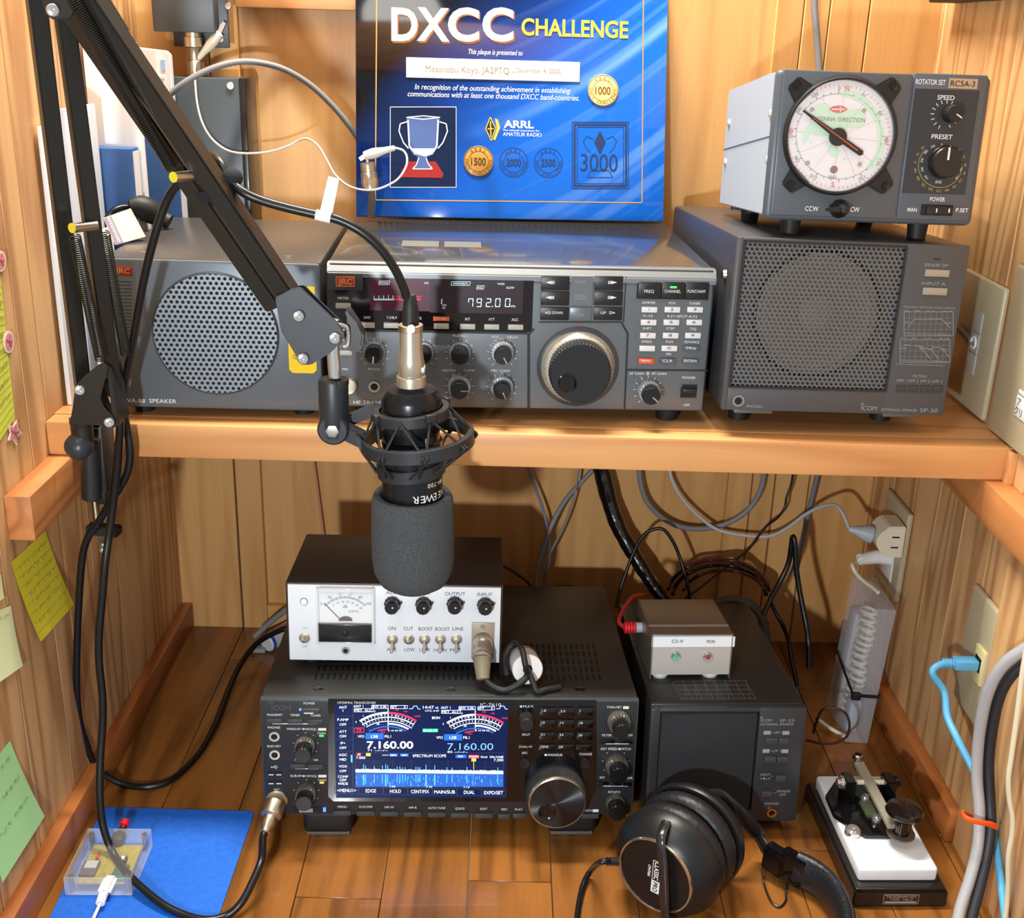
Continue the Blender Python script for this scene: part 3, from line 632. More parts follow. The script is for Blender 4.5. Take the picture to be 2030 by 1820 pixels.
cont = (((745, 335), (800, 320), (860, 345), (930, 360), (985, 375), (1060, 360), (1110, 400), (1105, 470), (1060, 500), (985, 495), (930, 520), (870, 600), (820, 560), (760, 560), (700, 540), (660, 620), (640, 600), (655, 520), (690, 480), (720, 430)),
        ((985, 225), (1070, 245), (1150, 310), (1205, 390), (1245, 500), (1255, 620), (1235, 700), (1180, 790), (1130, 810), (1120, 790), (1190, 700), (1210, 600), (1195, 480), (1150, 390), (1090, 320), (1010, 280), (900, 250)),
        ((815, 600), (860, 640), (905, 650), (915, 690), (900, 720), (850, 710), (835, 670)), ((690, 610), (715, 585), (700, 625)), ((940, 735), (965, 720), (955, 750)))
for cpts in cont: RC.poly(mbg, cpts, FY)
mbg.build('world_map', mat('map_green', '#b9e2cb', .5), df)
mbr.build('red_scale', mat('pale_red_print', '#d8606a', .5), df); mbk.build('black_scale', mat('grey_scale_print', '#4e565c', .5), df)
mb = MB(); RC.poly(mb, [(838, 362), (870, 342), (912, 336), (950, 342), (980, 362), (950, 384), (912, 392), (870, 384)], FY - .0002); mb.build('maker_emblem', PRR, df)
mb = MB(); RC.text(mb, 'EM0T0R', 908, 363, 20, 74, FY - .0004) if False else RC.line(mb, [(860, 363), (960, 363)], 8, FY - .0003); RC.line(mb, [(925, 345), (925, 382)], 7, FY - .0003); mb.build('emblem_detail', PRW, df)
RC.turn('end_lamp', mat('dark_red', '#6b2b2c', .4), 876, 813, [(28, 0), (27, .5), (0, .6)], 20, ly=FY, par=df)
for x, y in ((713, 365), (1101, 373), (680, 764), (1069, 773)): RC.turn('face_screw', STL, x, y, [(17, 0), (15, .8), (0, 1.2)], 16, ly=FY, par=df)
p0 = RC.L(645, 372, FY - .003); p1 = RC.L(1078, 692, FY - .003); pc = RC.L(905, 570, FY - .003)
nb = MB(); t = (p1 - p0).normalized(); n = Vector((t.z, 0, -t.x)); w0, w1 = 12 * k, 22 * k
nb.prism([p0 + n * w0 * .5, p0 - n * w0 * .5, pc - n * w1, p1 - n * w1 * .95, p1 + t * w1 * .7, p1 + n * w1 * .95, pc + n * w1], (0, -.0015, 0), .0003)
ne = nb.build('needle', mat('needle_black', '#2c2a2a', .45), dz); MB().lathe([(64 * k, 0), (64 * k, .0022), (0, .0026)], pc + Vector((0, .001, 0)), (0, -1, 0), 28).build('needle_hub', mat('needle_black', '#2c2a2a'), ne)
MB().prism([p0 + n * .0002 + t * .01, p0 - n * .0002 + t * .01, p1 - n * .0004 - t * .004, p1 + n * .0004 - t * .004], (0, -.0018, 0)).build('needle_line', PRO, ne)
GLS = mat('clear_glass', '#ffffff', .03, trans=1, ior=1.3)
RC.turn('dial_glass', mat('clear_cover', '#ffffff', .04, alpha=.10, spec=.6), 912, 565, [(393, 5.6), (0, 5.6)], 64, ly=LY, par=dz)
wp = mat('panel_black', '#2f353c', .45); RC.part('control_field', wp, 1432, 215, 1908, 995, .0003, LY)
mb = MB()
for st, x, y, h, w in (('ROTATOR SET', 1598, 160, 36, 222), ('SPEED', 1712, 276, 32, 128), ('PRESET', 1682, 568, 32, 156), ('POWER', 1648, 1034, 30, 112), ('MAN', 1460, 1112, 28, 70), ('P.SET', 1832, 1116, 28, 92), ('CCW', 712, 1104, 34, 100), ('CW', 1033, 1110, 34, 68)): RC.text(mb, st, x, y, h, w, LY - .0003, bold=.01)
for a in range(-150, 40, 22): RC.line(mb, [(1712 + 88 * math.sin(R(a)), 408 - 88 * math.cos(R(a))), (1712 + 116 * math.sin(R(a)), 408 - 116 * math.cos(R(a)))], 5, LY - .0003)
RC.line(mb, [(1775, 455), (1785, 466)], 5, LY - .0003); RC.line(mb, [(1735, 480), (1745, 500)], 5, LY - .0003)
for i in range(11):
    a = -130 + i * 26; kk = k; x, y = 1680 + 150 * math.sin(R(a)), 775 - 150 * math.cos(R(a)); mb.text(str(210 + i * 30 if 210 + i * 30 < 360 else i * 30 - 150), RC.L(x, y, LY - .0004), 15 * kk, xd=(math.cos(R(a)), 0, -math.sin(R(a))), zd=(math.sin(R(a)), 0, math.cos(R(a))))
RC.text(mb, 'END', 1657, 905, 20, 46, LY - .0003)
mb.build('panel_lettering', PRW, RC)
mb = MB()
for i in range(15):
    a = -135 + i * 19.5 if i < 0 else 50 + i * 19.0; x, y = 1668 + 188 * math.sin(R(a)), 785 - 188 * math.cos(R(a)); mb.text(str((i * 30) % 360), RC.L(x, y, LY - .0004), 17 * k, xd=(math.cos(R(a)), 0, -math.sin(R(a))), zd=(math.sin(R(a)), 0, math.cos(R(a))))
for i in range(40): a, b = 55 + i * 6.6, 61.6 + i * 6.6; RC.line(mb, [(1668 + 162 * math.sin(R(a)), 785 - 162 * math.cos(R(a))), (1668 + 162 * math.sin(R(b)), 785 - 162 * math.cos(R(b)))], 4, LY - .0003)
mb.build('yellow_scale', mat('olive_print', '#a8a04a', .5), RC)
l_ = RC.part('model_label', mat('tan_label', '#b49c84', .5), 1732, 135, 1945, 210, .0006, LY); mb = MB(); RC.text(mb, 'RC5A-3', 1838, 173, 40, 182, LY - .0008); mb.build('label_lettering', mat('black_print', '#1e1c1c', .5), l_)
knob(RC, 1722, 395, 66, 16, skirt=BLK, cap=BLK, ang=120, ratio=.94, hs=8); knob(RC, 1672, 755, 118, 14, skirt=BLKM, cap=BLKM, ang=0, ratio=.93, hs=8, knurl=.02)
s_ = RC.part('power_switch', DARK, 1525, 1075, 1760, 1155, .001, LY, bev=.0003); RC.part('switch_rocker', BLK, 1560, 1085, 1750, 1148, .003, LY, bev=.0006, par=s_)
mb = MB(); RC.plate(mb, 1638, 1102, 1646, 1132, .0002, LY - .003); RC.plate(mb, 1730, 1104, 1740, 1134, .0002, LY - .003); mb.build('switch_marks', PRW, s_)
l_ = RC.turn('direction_lever', BLK, 915, 1105, [(70, 0), (62, 5), (40, 10), (26, 16), (0, 17)], 12, ly=LY)
MB().prism([RC.L(805, 1100, LY - .012), RC.L(812, 1122, LY - .012), RC.L(920, 1130, LY - .012), RC.L(920, 1085, LY - .012)], (0, -.004, 0), .0008).build('lever_tip', BLK, l_)
for x, y in ((.03, .02), (.14, .02), (.02, .12), (.14, .15)): p_ = RC.M @ Vector((x, y, 0)); q_ = S2.W(p_); h_ = p_.z - (S2.M @ Vector((q_.x, q_.y, S2H))).z; MB().cyl((x, y, .002), (x, y, -max(h_, .001)), .009, .0075, 18).build('foot', RUB, RC)

# ================================================================== plaque leaning on the back wall
def plaque_mat():
    m, t, b = nmat('blue_plaque_print'); L = t.links.new
    tc = nd(t, 'TexCoord'); sx = nd(t, 'SeparateXYZ'); L(tc.outputs['Object'], sx.inputs[0])
    # object x: -.16 .. .16, z: 0 .. .23 ; g rises to the lower right
    a = nd(t, 'Math', operation='MULTIPLY_ADD'); a.inputs[1].default_value = 3.0; L(sx.outputs['X'], a.inputs[0])
    zz = nd(t, 'Math', operation='MULTIPLY_ADD'); zz.inputs[1].default_value = -3.4; zz.inputs[2].default_value = .86; L(sx.outputs['Z'], zz.inputs[0]); L(zz.outputs[0], a.inputs[2])
    nz = nd(t, 'TexNoise'); nz.inputs['Scale'].default_value = 5; nz.inputs['Detail'].default_value = 1; L(tc.outputs['Object'], nz.inputs['Vector'])
    ng = nd(t, 'Math', operation='MULTIPLY_ADD'); ng.inputs[1].default_value = .35; L(nz.outputs['Fac'], ng.inputs[0]); L(a.outputs[0], ng.inputs[2])
    rp = nd(t, 'ValToRGB'); e = rp.color_ramp.elements; e[0].position = .12; e[0].color = lin('#05080f'); e[1].position = .75; e[1].color = lin('#0f58bf')
    q = e.new(.42); q.color = lin('#0a2a6e'); q = e.new(1.0); q.color = lin('#1566d2'); L(ng.outputs[0], rp.inputs[0])
    # bright streaks sweeping up to the right edge: contours of a curved coordinate
    x2 = nd(t, 'Math', operation='MULTIPLY'); L(sx.outputs['X'], x2.inputs[0]); L(sx.outputs['X'], x2.inputs[1])
    c1 = nd(t, 'Math', operation='MULTIPLY_ADD'); c1.inputs[1].default_value = -1.3; L(x2.outputs[0], c1.inputs[0])
    c0 = nd(t, 'Math', operation='MULTIPLY_ADD'); c0.inputs[1].default_value = -.42; L(sx.outputs['X'], c0.inputs[0]); L(sx.outputs['Z'], c0.inputs[2]); L(c0.outputs[0], c1.inputs[2])
    cm = nd(t, 'CombineXYZ'); L(c1.outputs[0], cm.inputs[2])
    n2 = nd(t, 'TexNoise'); n2.inputs['Scale'].default_value = 34; n2.inputs['Detail'].default_value = 2.5; L(cm.outputs[0], n2.inputs['Vector'])
    r2 = nd(t, 'ValToRGB'); e = r2.color_ramp.elements; e[0].position = .5; e[0].color = (0, 0, 0, 1); e[1].position = .74; e[1].color = (1, 1, 1, 1); L(n2.outputs['Fac'], r2.inputs[0])
    r3 = nd(t, 'MapRange'); r3.inputs['From Min'].default_value = -.06; r3.inputs['From Max'].default_value = .17; L(sx.outputs['X'], r3.inputs['Value'])
    pr = nd(t, 'Math', operation='MULTIPLY'); L(r2.outputs[0], pr.inputs[0]); L(r3.outputs[0], pr.inputs[1])
    mx = nd(t, 'Mix', data_type='RGBA'); L(pr.outputs[0], mx.inputs['Factor']); L(rp.outputs[0], mx.inputs[6]); mx.inputs[7].default_value = lin('#7db2f2'); L(mx.outputs[2], b.inputs['Base Color'])
    b.inputs['Roughness'].default_value = .07; b.inputs['Specular IOR Level'].default_value = .4
    return m
PQ = Dev('award_plaque', 'glossy blue award plaque with gold border, leaning on the back wall behind the transceiver', 'plaque', (-.0056, .2785, .5258), yaw=4, tilt=15)
MB().box((-.1607, 0, 0), (.1607, .006, .232), .0006).build('board', plaque_mat(), PQ)
PQ.c = (680, 0, 3.0758)
GF = mat('gold_foil', '#c9a15e', .35, .5); mb = MB(); PQ.line(mb, [(206, -80), (197, 1219), (1823, 1236), (1832, -80)], 7); mb.build('gold_border', GF, PQ)
o_ = mat('letter_copper', '#8a5a36', .35, .3); mb = MB(); ms = MB()
for ch, x0, x1 in (('D', 295, 455), ('X', 450, 650), ('C', 640, 830), ('C', 850, 1040)):
    xm = (x0 + x1) / 2; PQ.text(ms, ch, xm + 8, 158, 190, x1 - x0, -.0001, bold=.03); PQ.text(mb, ch, xm, 148, 186, x1 - x0, -.0004, bold=.03)
ms.build('title_shadow', o_, PQ); mb.build('title_lettering', mat('letter_silver', '#e6ebef', .2, .3), PQ)
mb = MB(); PQ.text(mb, 'CHALLENGE', 1415, 172, 96, 650, -.0004, bold=.02); mb.build('title_lettering', mat('letter_gold', '#f0c53a', .4), PQ)
mb = MB(); PQ.text(mb, 'This plaque is presented to', 930, 318, 30, 330, italic=.25); PQ.text(mb, 'In recognition of the outstanding achievement in establishing', 915, 540, 32, 950, italic=.25); PQ.text(mb, 'communications with at least one thousand DXCC band-countries.', 920, 584, 32, 1045, italic=.25)
PQ.text(mb, 'ARRL', 1072, 758, 42, 184, bold=.03); PQ.text(mb, 'The national association for', 1087, 795, 12, 225); PQ.text(mb, 'AMATEUR RADIO', 1093, 820, 22, 236); PQ.frame(mb, 288, 652, 690, 1142, 3)
mb.build('print_lettering', PRW, PQ)
n_ = PQ.part('name_plate', mat('name_plate_white', '#dcdad0', .3), 385, 366, 1443, 488, .0016, bev=.0003, label='white name plate with faint engraved lettering')
mb = MB(); PQ.text(mb, 'Masanobu Koya, JA2PTQ -', 775, 424, 38, 540, -.0017); PQ.text(mb, 'December 4, 2020', 1192, 430, 28, 270, -.0017); mb.build('plate_lettering', mat('faint_print', '#7d7a6e', .5), n_)
MEDD = mat('medal_engraving', '#6a4e1c', .5); NAVY = mat('navy_print', '#0c2a55', .5)
def medal(x, y, r, num, m, pm, d):
    if m: o = PQ.turn('medal', m, x, y, [(r, 0), (r, d * 1000), (r * .96, d * 1000 + .3), (0, d * 1000 + .3)], 48); ly = -d - .0004
    else: o = PQ; ly = -.0002
    mb = MB(); PQ.disc(mb, x, y, r * .68, ly, .0001, r * .65); PQ.disc(mb, x, y, r * .99, ly, .0001, r * .95); PQ.text(mb, num, x, y, r * .48, r * 1.0, ly, bold=.02); kk = PQ.k(x, y)
    for st, a0, sp in (('ARRL', -34, 22), ('DXCC CHALLENGE', 90, 14)):
        for i, ch in enumerate(st):
            a = a0 + i * sp if st == 'ARRL' else 285 - i * 15.6
            rr = r * .81; f = 1 if st == 'ARRL' else -1
            if st != 'ARRL': a = 275 - i * 14.6
            p = PQ.L(x + rr * math.sin(R(a)), y - rr * math.cos(R(a)), ly - .0002); mb.text(ch, p, r * .2 * kk, xd=(f * math.cos(R(a)), 0, -f * math.sin(R(a))), zd=(f * math.sin(R(a)), 0, f * math.cos(R(a))))
    mb.build('medal_engraving' if m else 'printed_medal', pm, o)
medal(1585, 552, 93, '1000', mat('bright_gold', '#f2d98a', .35, .1), MEDD, .0015); medal(826, 984, 91, '1500', mat('old_gold', '#b58539', .4, .1), mat('medal_dark', '#4a3312', .5), .0015)
medal(1040, 990, 90, '2000', None, NAVY, 0); medal(1252, 992, 90, '2500', None, NAVY, 0)
mb = MB()
for x0, y0, x1, y1, w in ((1398, 745, 1740, 1150, 5), (1412, 760, 1726, 1135, 12), (1428, 775, 1710, 1120, 4)): PQ.frame(mb, x0, y0, x1, y1, w)
PQ.text(mb, '3000', 1562, 992, 104, 226, bold=.0); PQ.poly(mb, [(1567, 795), (1602, 868), (1567, 942), (1532, 868)], -.0001)
for sx in (-1, 1): PQ.line(mb, [(1567 + sx * 40, 850), (1567 + sx * 80, 830), (1567 + sx * 102, 860), (1567 + sx * 80, 910), (1567 + sx * 56, 930)], 4)
PQ.line(mb, [(1490, 1082), (1512, 1040), (1622, 1040), (1645, 1082)], 4, 0, True); mb.build('printed_award', NAVY, PQ)
mb = MB(); PQ.poly(mb, [(898, 712), (932, 782), (904, 860), (868, 785)], -.0001); mb.build('emblem_diamond', mat('emblem_black', '#16130c', .5), PQ)
mb = MB(); PQ.line(mb, [(898, 714), (930, 782), (904, 858), (870, 785)], 5, -.0002, True); PQ.line(mb, [(899, 740), (902, 835)], 6, -.0002); PQ.line(mb, [(882, 786), (918, 784)], 6, -.0002)
PQ.poly(mb, [(926, 722), (945, 730), (958, 780), (928, 856), (915, 850), (938, 782)], -.0002); mb.build('emblem_gold', mat('emblem_yellow', '#d9ae35', .5), PQ)
# printed picture of a glass cup
mb = MB(); PQ.plate(mb, 290, 654, 688, 1140, .0001); mb.build('picture_field', mat('picture_navy', '#081a3c', .2), PQ)
mb = MB(); PQ.poly(mb, [(390, 985), (565, 985), (612, 1060), (605, 1085), (350, 1080), (352, 1055)], -.0002); mb.build('picture_pedestal', mat('picture_red', '#8e2320', .3), PQ)
mb = MB(); PQ.poly(mb, [(388, 716), (590, 716), (578, 900), (545, 945), (505, 960), (520, 1000), (540, 1030), (425, 1030), (448, 1000), (462, 960), (430, 945), (402, 900)], -.0003); mb.build('picture_glass', mat('picture_glass', '#4a5f93', .2), PQ)
mb = MB()
for sx in (-1, 1): PQ.line(mb, [(489 + sx * 98, 742), (489 + sx * 140, 755), (489 + sx * 148, 800), (489 + sx * 120, 870), (489 + sx * 90, 905)], 7, -.0004)
PQ.line(mb, [(386, 716), (489, 706), (592, 716), (489, 728)], 6, -.0004, True); PQ.line(mb, [(396, 730), (404, 890), (440, 940)], 9, -.0004); PQ.line(mb, [(580, 730), (572, 890), (540, 940)], 9, -.0004)
PQ.poly(mb, [(412, 905), (560, 905), (540, 940), (500, 955), (430, 935)], -.0004); PQ.line(mb, [(462, 960), (448, 1005), (425, 1030), (545, 1030), (520, 1000), (506, 960)], 6, -.0004); mb.build('picture_highlights', mat('picture_light', '#c9d2ea', .2), PQ)
# ================================================================== main transceiver on the desk top
I_CASE = mat('black_case_paint', '#2b2a28', .38, .1, bump=.1, bscale=1800); I_PAN = mat('black_panel', '#26292d', .4, bump=.1, bscale=2500)
I_GLS = mat('glossy_bezel', '#07090c', .1, coat=.2); I_KEY = mat('dark_grey_key', '#3a3f44', .4); I_RIM = mat('panel_edge', '#4b5157', .3, .4)
RK = mat('ring_knob', '#6f6c64', .32, .6)
I = Dev('transceiver', 'black radio transceiver with a bright colour screen in the middle of the desktop', 'radio', (-.2176, -.0592, .0288), yaw=2.3, tilt=4)
IW, IH, ID = .340, .1200, .262
MB().box((.001, .006, .001), (IW - .001, ID, IH), .002).build('case', I_CASE, I)
MB().box((0, 0, 0), (IW, .0075, IH - .001), .002).build('front_frame', I_RIM, I)
MB().box((.0012, -.0006, .0012), (IW - .0012, .004, IH - .0022), .0016).build('front_panel', I_PAN, I)
mb = MB()                                                            # rows of slots in the lid
for r_ in range(5):
    for i in range(48):
        x = .044 + i * .0056 + r_ * .0004; y = .035 + r_ * .0165
        if i in (20, 27) and r_ > 3: continue
        mb.box((x, y, IH - .0006), (x + .0024, y + .0115, IH + .0002))
mb.build('vent_slots', DARK, I)
for x in (.050, .170, .288): MB().lathe([(.005, 0), (.0048, .0006), (.0024, .0014), (0, .0008)], (x, .018, IH), (0, 0, 1), 16).build('lid_screw', BLKG, I)
for x0 in (.034, .262):
    f_ = MB().box((x0, .006, -.0245), (x0 + .046, .034, .001), .006, 3).build('front_foot', RUB, I); MB().box((x0 + .003, .009, -.0275), (x0 + .043, .032, -.0235), .001).build('foot_pad', mat('grey_rubber', '#5b5754', .6), f_)
for x0 in (.04, .27): MB().cyl((x0 + .02, .235, .001), (x0 + .02, .235, -.0116), .011, seg=20).build('rear_foot', RUB, I)
A = crop(500, 1360, 3.98); Bc = (1000, 1360, 5.6875)
I.c = (500, 1360, 3.98); LY = -.0006
mb = MB(); z_ = I.rect(600, 100, 2000, 905, LY)
gl = [I.L(*p, LY) for p in ((600, 100), (2715, 112), (2715, 830), (2665, 900), (2600, 912), (640, 908), (600, 870))]; mb.prism(gl, (0, -.0006, 0)); mb.build('glass_bezel', I_GLS, I)
SY = -.0013
SCRB = mat('screen_navy', '#08183f', .25, emit=.75, spec=.2); SCRW = mat('screen_white', '#e8f2ff', .3, emit=.95); SCRL = mat('screen_pale_blue', '#6fa4dd', .3, emit=.8); SCRC = mat('screen_blue', '#1c5fd0', .3, emit=.9); SCRR = mat('screen_red', '#e0304f', .3, emit=.9)
SCRT = mat('screen_teal', '#27c98c', .3, emit=.8); SCRY = mat('screen_yellow', '#f0d34a', .3, emit=.9); SCRM = mat('screen_mid_blue', '#2458a8', .3, emit=.8); SCRH = mat('screen_cyan', '#55b8ff', .3, emit=.95); SCRG = mat('screen_grid', '#33415c', .3, emit=.6)
sc = I.part('screen', SCRB, 655, 142, 2012, 882, .0002, SY)
SY = -.0017
w, p, r, bl, mid, cy, gr, te, ye = (MB() for _ in range(9))
def tt(m, st, x, y, h, wd=None, y_=SY, **kw): I.text(m, st, x, y, h, wd, y_, **kw)
for st, y in (('ANT', 168), ('1', 194), ('P.AMP', 266), ('OFF', 304), ('ATT', 360), ('OFF', 397), ('IP+', 451), ('OFF', 488), ('AGC', 543), ('MID', 580), ('VOX', 634), ('OFF', 671), ('COMP', 716), ('OFF', 743), ('WIDE', 771)): tt(w, st, 716, y, 22, {'P.AMP': 88, 'COMP': 80}.get(st))
for y in (236, 330, 424, 516, 606, 698): I.line(gr, [(662, y), (792, y)], 3, SY + .0002)
I.line(gr, [(795, 145), (795, 790)], 4, SY + .0002); I.plate(cy, 778, 545, 790, 600, .0002, SY)
for dx in (0, 688):
    tt(w, 'ANT 1', 838 + dx, 160 + dx * .016, 22, 76); tt(w, 'BW 3.0k', 1006 + dx, 164 + dx * .016, 20, 112); I.frame(w, 943 + dx, 152 + dx * .015, 1072 + dx, 177 + dx * .015, 3, SY)
    tt(w, 'SFT', 1120 + dx, 166 + dx * .016, 20, 46); tt(w, '0', 1203 + dx, 167 + dx * .016, 18); I.frame(w, 1092 + dx, 154 + dx * .015, 1224 + dx, 179 + dx * .015, 3, SY)
    I.line(w, [(1238 + dx, 180), (1262 + dx, 180), (1275 + dx, 158), (1298 + dx, 158), (1310 + dx, 182), (1328 + dx, 182)], 4, SY)
    tt(w, 'MET  ALC', 878 + dx, 191 + dx * .02, 22, 136); I.frame(w, 806 + dx, 179 + dx * .018, 956 + dx, 204 + dx * .018, 3, SY)
    # S-meter fan
    cx, cyy = 1072 + dx, 620 + dx * .022
    def arc(m, a0, a1, rr, wd, n=14, sy=1.0): I.line(m, [(cx + rr * math.sin(R(a0 + (a1 - a0) * i / n)), cyy - rr * math.cos(R(a0 + (a1 - a0) * i / n))) for i in range(n + 1)], wd, SY)
    arc(w, -33, 0, 408, 17); arc(r, 0, 33, 408, 17); arc(w, -33, 33, 374, 9); arc(w, -30, 33, 342, 7); arc(mid, -30, 28, 300, 13); arc(w, 0, 30, 322, 14); arc(r, -17, -2, 278, 10)
    for a in range(-32, 33, 4): arc(w, a, a + .8, 390, 14, 1); arc(w, a, a + .7, 358, 12, 1); arc(mid, a * .9, a * .9 + .8, 318, 14, 1)
    for st, a, rr in (('S', -37, 420), ('1', -27, 432), ('5', -14, 432), ('9', 0, 434), ('10', -8, 392), ('50', -14, 330), ('0', -28, 360), ('3', 10, 392), ('5', 18, 360)): tt(w, st, cx + rr * math.sin(R(a)), cyy - rr * math.cos(R(a)), 16)
    for st, a, rr in (('+20', 9, 436), ('+40', 18, 440), ('+60dB', 31, 445), ('ALC', -9, 262)): tt(r, st, cx + rr * math.sin(R(a)), cyy - rr * math.cos(R(a)), 14)
    I.line(w, [(cx, 190 + dx * .02), (cx, 345 + dx * .01)], 6, SY); tt(w, '0 10 20 30', cx + 55, 352, 13, 110)
tt(w, '14:47', 1390, 168, 26, 86); tt(w, '10', 1458, 172, 18); tt(w, 'UTC 5:47', 1420, 196, 14, 110); tt(w, 'BKIN', 1450, 251, 22, 62)
I.frame(r, 805, 330, 880, 366, 4, SY); tt(r, 'TX', 842, 348, 28, 48, bold=.02)
I.plate(te, 1345, 338, 1466, 364, .0001, SY); tt(w, 'DUAL-W', 1406, 351, 20, 108, SY - .0002)
for x, y in ((858, 398), (1478, 407)):
    tt(w, 'VFO', x, y, 22, 52); I.plate(bl, x + 36, y - 26, x + 178, y + 22, .0001, SY); tt(w, 'LSB', x + 106, y, 24, 54, SY - .0002); tt(w, 'FIL1', x + 212, y, 22, 50)
tt(w, '7.160.00', 1087, 465, 62, 366, bold=.02); tt(p, '7.160.00', 1721, 478, 60, 362)
tt(w, '71 --/--/--', 990, 508, 16, 160); tt(w, '82 --/--/--', 1620, 520, 16, 160)
tt(w, 'SPECTRUM SCOPE', 1398, 551, 24, 264); I.plate(bl, 1605, 543, 1690, 568, .0001, SY); tt(w, 'FIX', 1645, 556, 17, 40, SY - .0002); I.plate(r, 1706, 545, 1790, 570, .0001, SY); tt(w, 'MAIN', 1748, 557, 17, 70, SY - .0002); tt(w, 'Grid  25k/10dB', 1892, 560, 18, 178)
I.plate(r, 826, 530, 858, 552, .0001, SY); tt(w, 'M', 842, 541, 16, None, SY - .0002); I.plate(ye, 898, 530, 934, 553, .0001, SY); tt(gr, '0.0', 916, 541, 14, None, SY - .0002); I.plate(ye, 1730, 572, 1766, 594, .0001, SY)
for x, st in ((1050, '>>>'), (1115, 'RBW'), (1200, 'VBW')): I.plate(bl, x - 34, 535, x + 34, 556, .0001, SY) if st != '>>>' else None; tt(w, st, x, 546, 16, 50, SY - .0002)
tt(w, '7.000', 856, 566, 22, 72); tt(w, '7.200', 1943, 584, 22, 74)
for i in range(9): x = 815 + i * 146; I.line(gr, [(x, 580), (x, 660)], 2, SY + .0001)
for i in range(5): I.line(gr, [(815, 590 + i * 15), (1980, 600 + i * 15)], 1.5, SY + .0001)
I.plate(mid, 815, 690, 1980, 795, .0001, SY)
rg = random.Random(3); top = []; N = 220; pk = {12: 60, 15: 50, 45: 70, 48: 50, 62: 34, 66: 38, 70: 30, 90: 36, 93: 32, 96: 30, 105: 68, 118: 60, 136: 38, 144: 36, 166: 40, 212: 46, 28: 40, 40: 44, 74: 26}
for i in range(N + 1): top.append((815 + 1165 * i / N, 660 - rg.random() * 8 - pk.get(i, 0) * .6 + i * .06))
I.line(w, [(815, 671), (1980, 684)], 26, SY)
for i in range(N):
    x, y = top[i]; I.line(cy if pk.get(i) or i % 7 == 0 else w, [(x, 668 + i * .05), (x, y)], 5, SY - .0001)
for i, h in pk.items(): x = 815 + 1165 * i / N; I.line(cy, [(x, 700), (x, 700 + min(92, 30 + h * .9))], 5 if h < 60 else 9, SY - .0002)
for k_ in range(60): x = 815 + 1160 * rg.random(); y = 700 + 80 * rg.random(); I.line(cy, [(x, y), (x + 3, y + 10 + 18 * rg.random())], 3, SY - .0002)
for i in range(5): I.line(bl, [(815, 712 + i * 17), (1980, 716 + i * 17)], 2, SY - .0001)
I.line(ye, [(1748, 596), (1748, 660)], 4, SY - .0003); I.line(p, [(1742, 690), (1742, 790)], 3, SY - .0003)
for x, st in ((1106, '7.05'), (1396, '7.10'), (1690, '7.15')): tt(w, st, x, 793 + (x - 1106) * .01, 15, 46, SY - .0003)
for i, (st, x, wd) in enumerate((('<MENU1>', 745, 150), ('EDGE', 936, 82), ('HOLD', 1130, 88), ('CENT/FIX', 1324, 142), ('MAIN/SUB', 1518, 164), ('DUAL', 1712, 84), ('EXPD/SET', 1905, 150))):
    y = 824 + i * 3; tt(w, st, x, y, 30, wd); I.frame(gr, x - 96, y - 26, x + 96, y + 26, 3, SY + .0002)
I.frame(gr, 815, 528, 1984, 800, 3, SY + .0002)
r.build('red_lettering', SCRR, sc)
for m_, n_, mm in ((w, 'screen_lettering', SCRW), (p, 'dim_lettering', SCRL), (bl, 'blue_fields', SCRC), (mid, 'waterfall', SCRM), (cy, 'spectrum', SCRH), (gr, 'screen_grid', SCRG), (te, 'dual_badge', SCRT), (ye, 'yellow_markers', SCRY)): m_._build(n_, mm, sc)
# left controls
P = MB(); LY = -.0006
for st, x, y, h, wd in (('POWER', 450, 137, 20, 90), ('TRANSMIT', 176, 228, 19, 126), ('TIMER', 338, 230, 19, 76), ('TUNER', 500, 233, 19, 82), ('PHONES', 172, 328, 19, 98), ('ELEC-KEY', 173, 475, 19, 108), ('MIC', 194, 818, 18, 44), ('MAIN:AF', 328, 339, 19, 106), ('RF/SQL', 468, 341, 19, 82), ('TX/RX', 547, 373, 18, 70), ('NB', 355, 583, 18, 36), ('NR', 503, 584, 18, 36), ('SUB:AF', 345, 709, 19, 88), ('RF/SQL', 472, 711, 19, 80), ('TX/RX', 551, 743, 18, 70),
    ('MENU', 710, 953, 19, 72), ('M.SCOPE', 896, 954, 19, 104), ('MP-W', 1082, 957, 19, 72), ('MP-R', 1268, 960, 19, 62), ('AUTO TUNE', 1455, 963, 19, 136), ('QUICK', 1640, 967, 19, 76), ('EXIT', 1827, 970, 19, 54), ('REC', 1990, 973, 19, 46)): I.text(P, st, x, y, h, wd, LY)
for y in (339, 710): I.disc(P, 406, y, 9, LY, .0002, 5); I.disc(P, 406, y, 3, LY, .0002); I.line(P, [(386, y), (426, y)], 3, LY)
for x, y in ((552, 342), (553, 711)): I.plate(P, x - 32, y - 10, x + 32, y + 10, .0002, LY)
I.line(P, [(152, 640), (205, 640)], 4, LY); I.line(P, [(165, 640), (180, 628), (195, 628)], 3, LY); I.line(P, [(170, 640), (184, 652), (195, 652)], 3, LY); I.disc(P, 154, 640, 6, LY)
for kx, ky in ((420, 465), (428, 838)):
    for a in range(-120, 121, 40): I.disc(P, kx + 98 * math.sin(R(a)), ky - 98 * math.cos(R(a)), 3.5, LY)
mb = MB()
for ln in (((160, 298), (510, 299)), ((338, 652), (522, 654))): I.line(mb, ln, 8, LY)
mb.build('white_bars', PRW, I) if False else mb.build('bar_lettering', PRW, I)
jb = push(I, 400, 172, 535, 208, I_KEY, .0025, 'power_button'); I.turn('power_lamp', LED_B, 379, 185, [(11, 0), (9, 1), (0, 1.3)], 14, ly=LY)
I.part('button_highlight', PRW, 410, 200, 485, 208, .0027, par=jb)
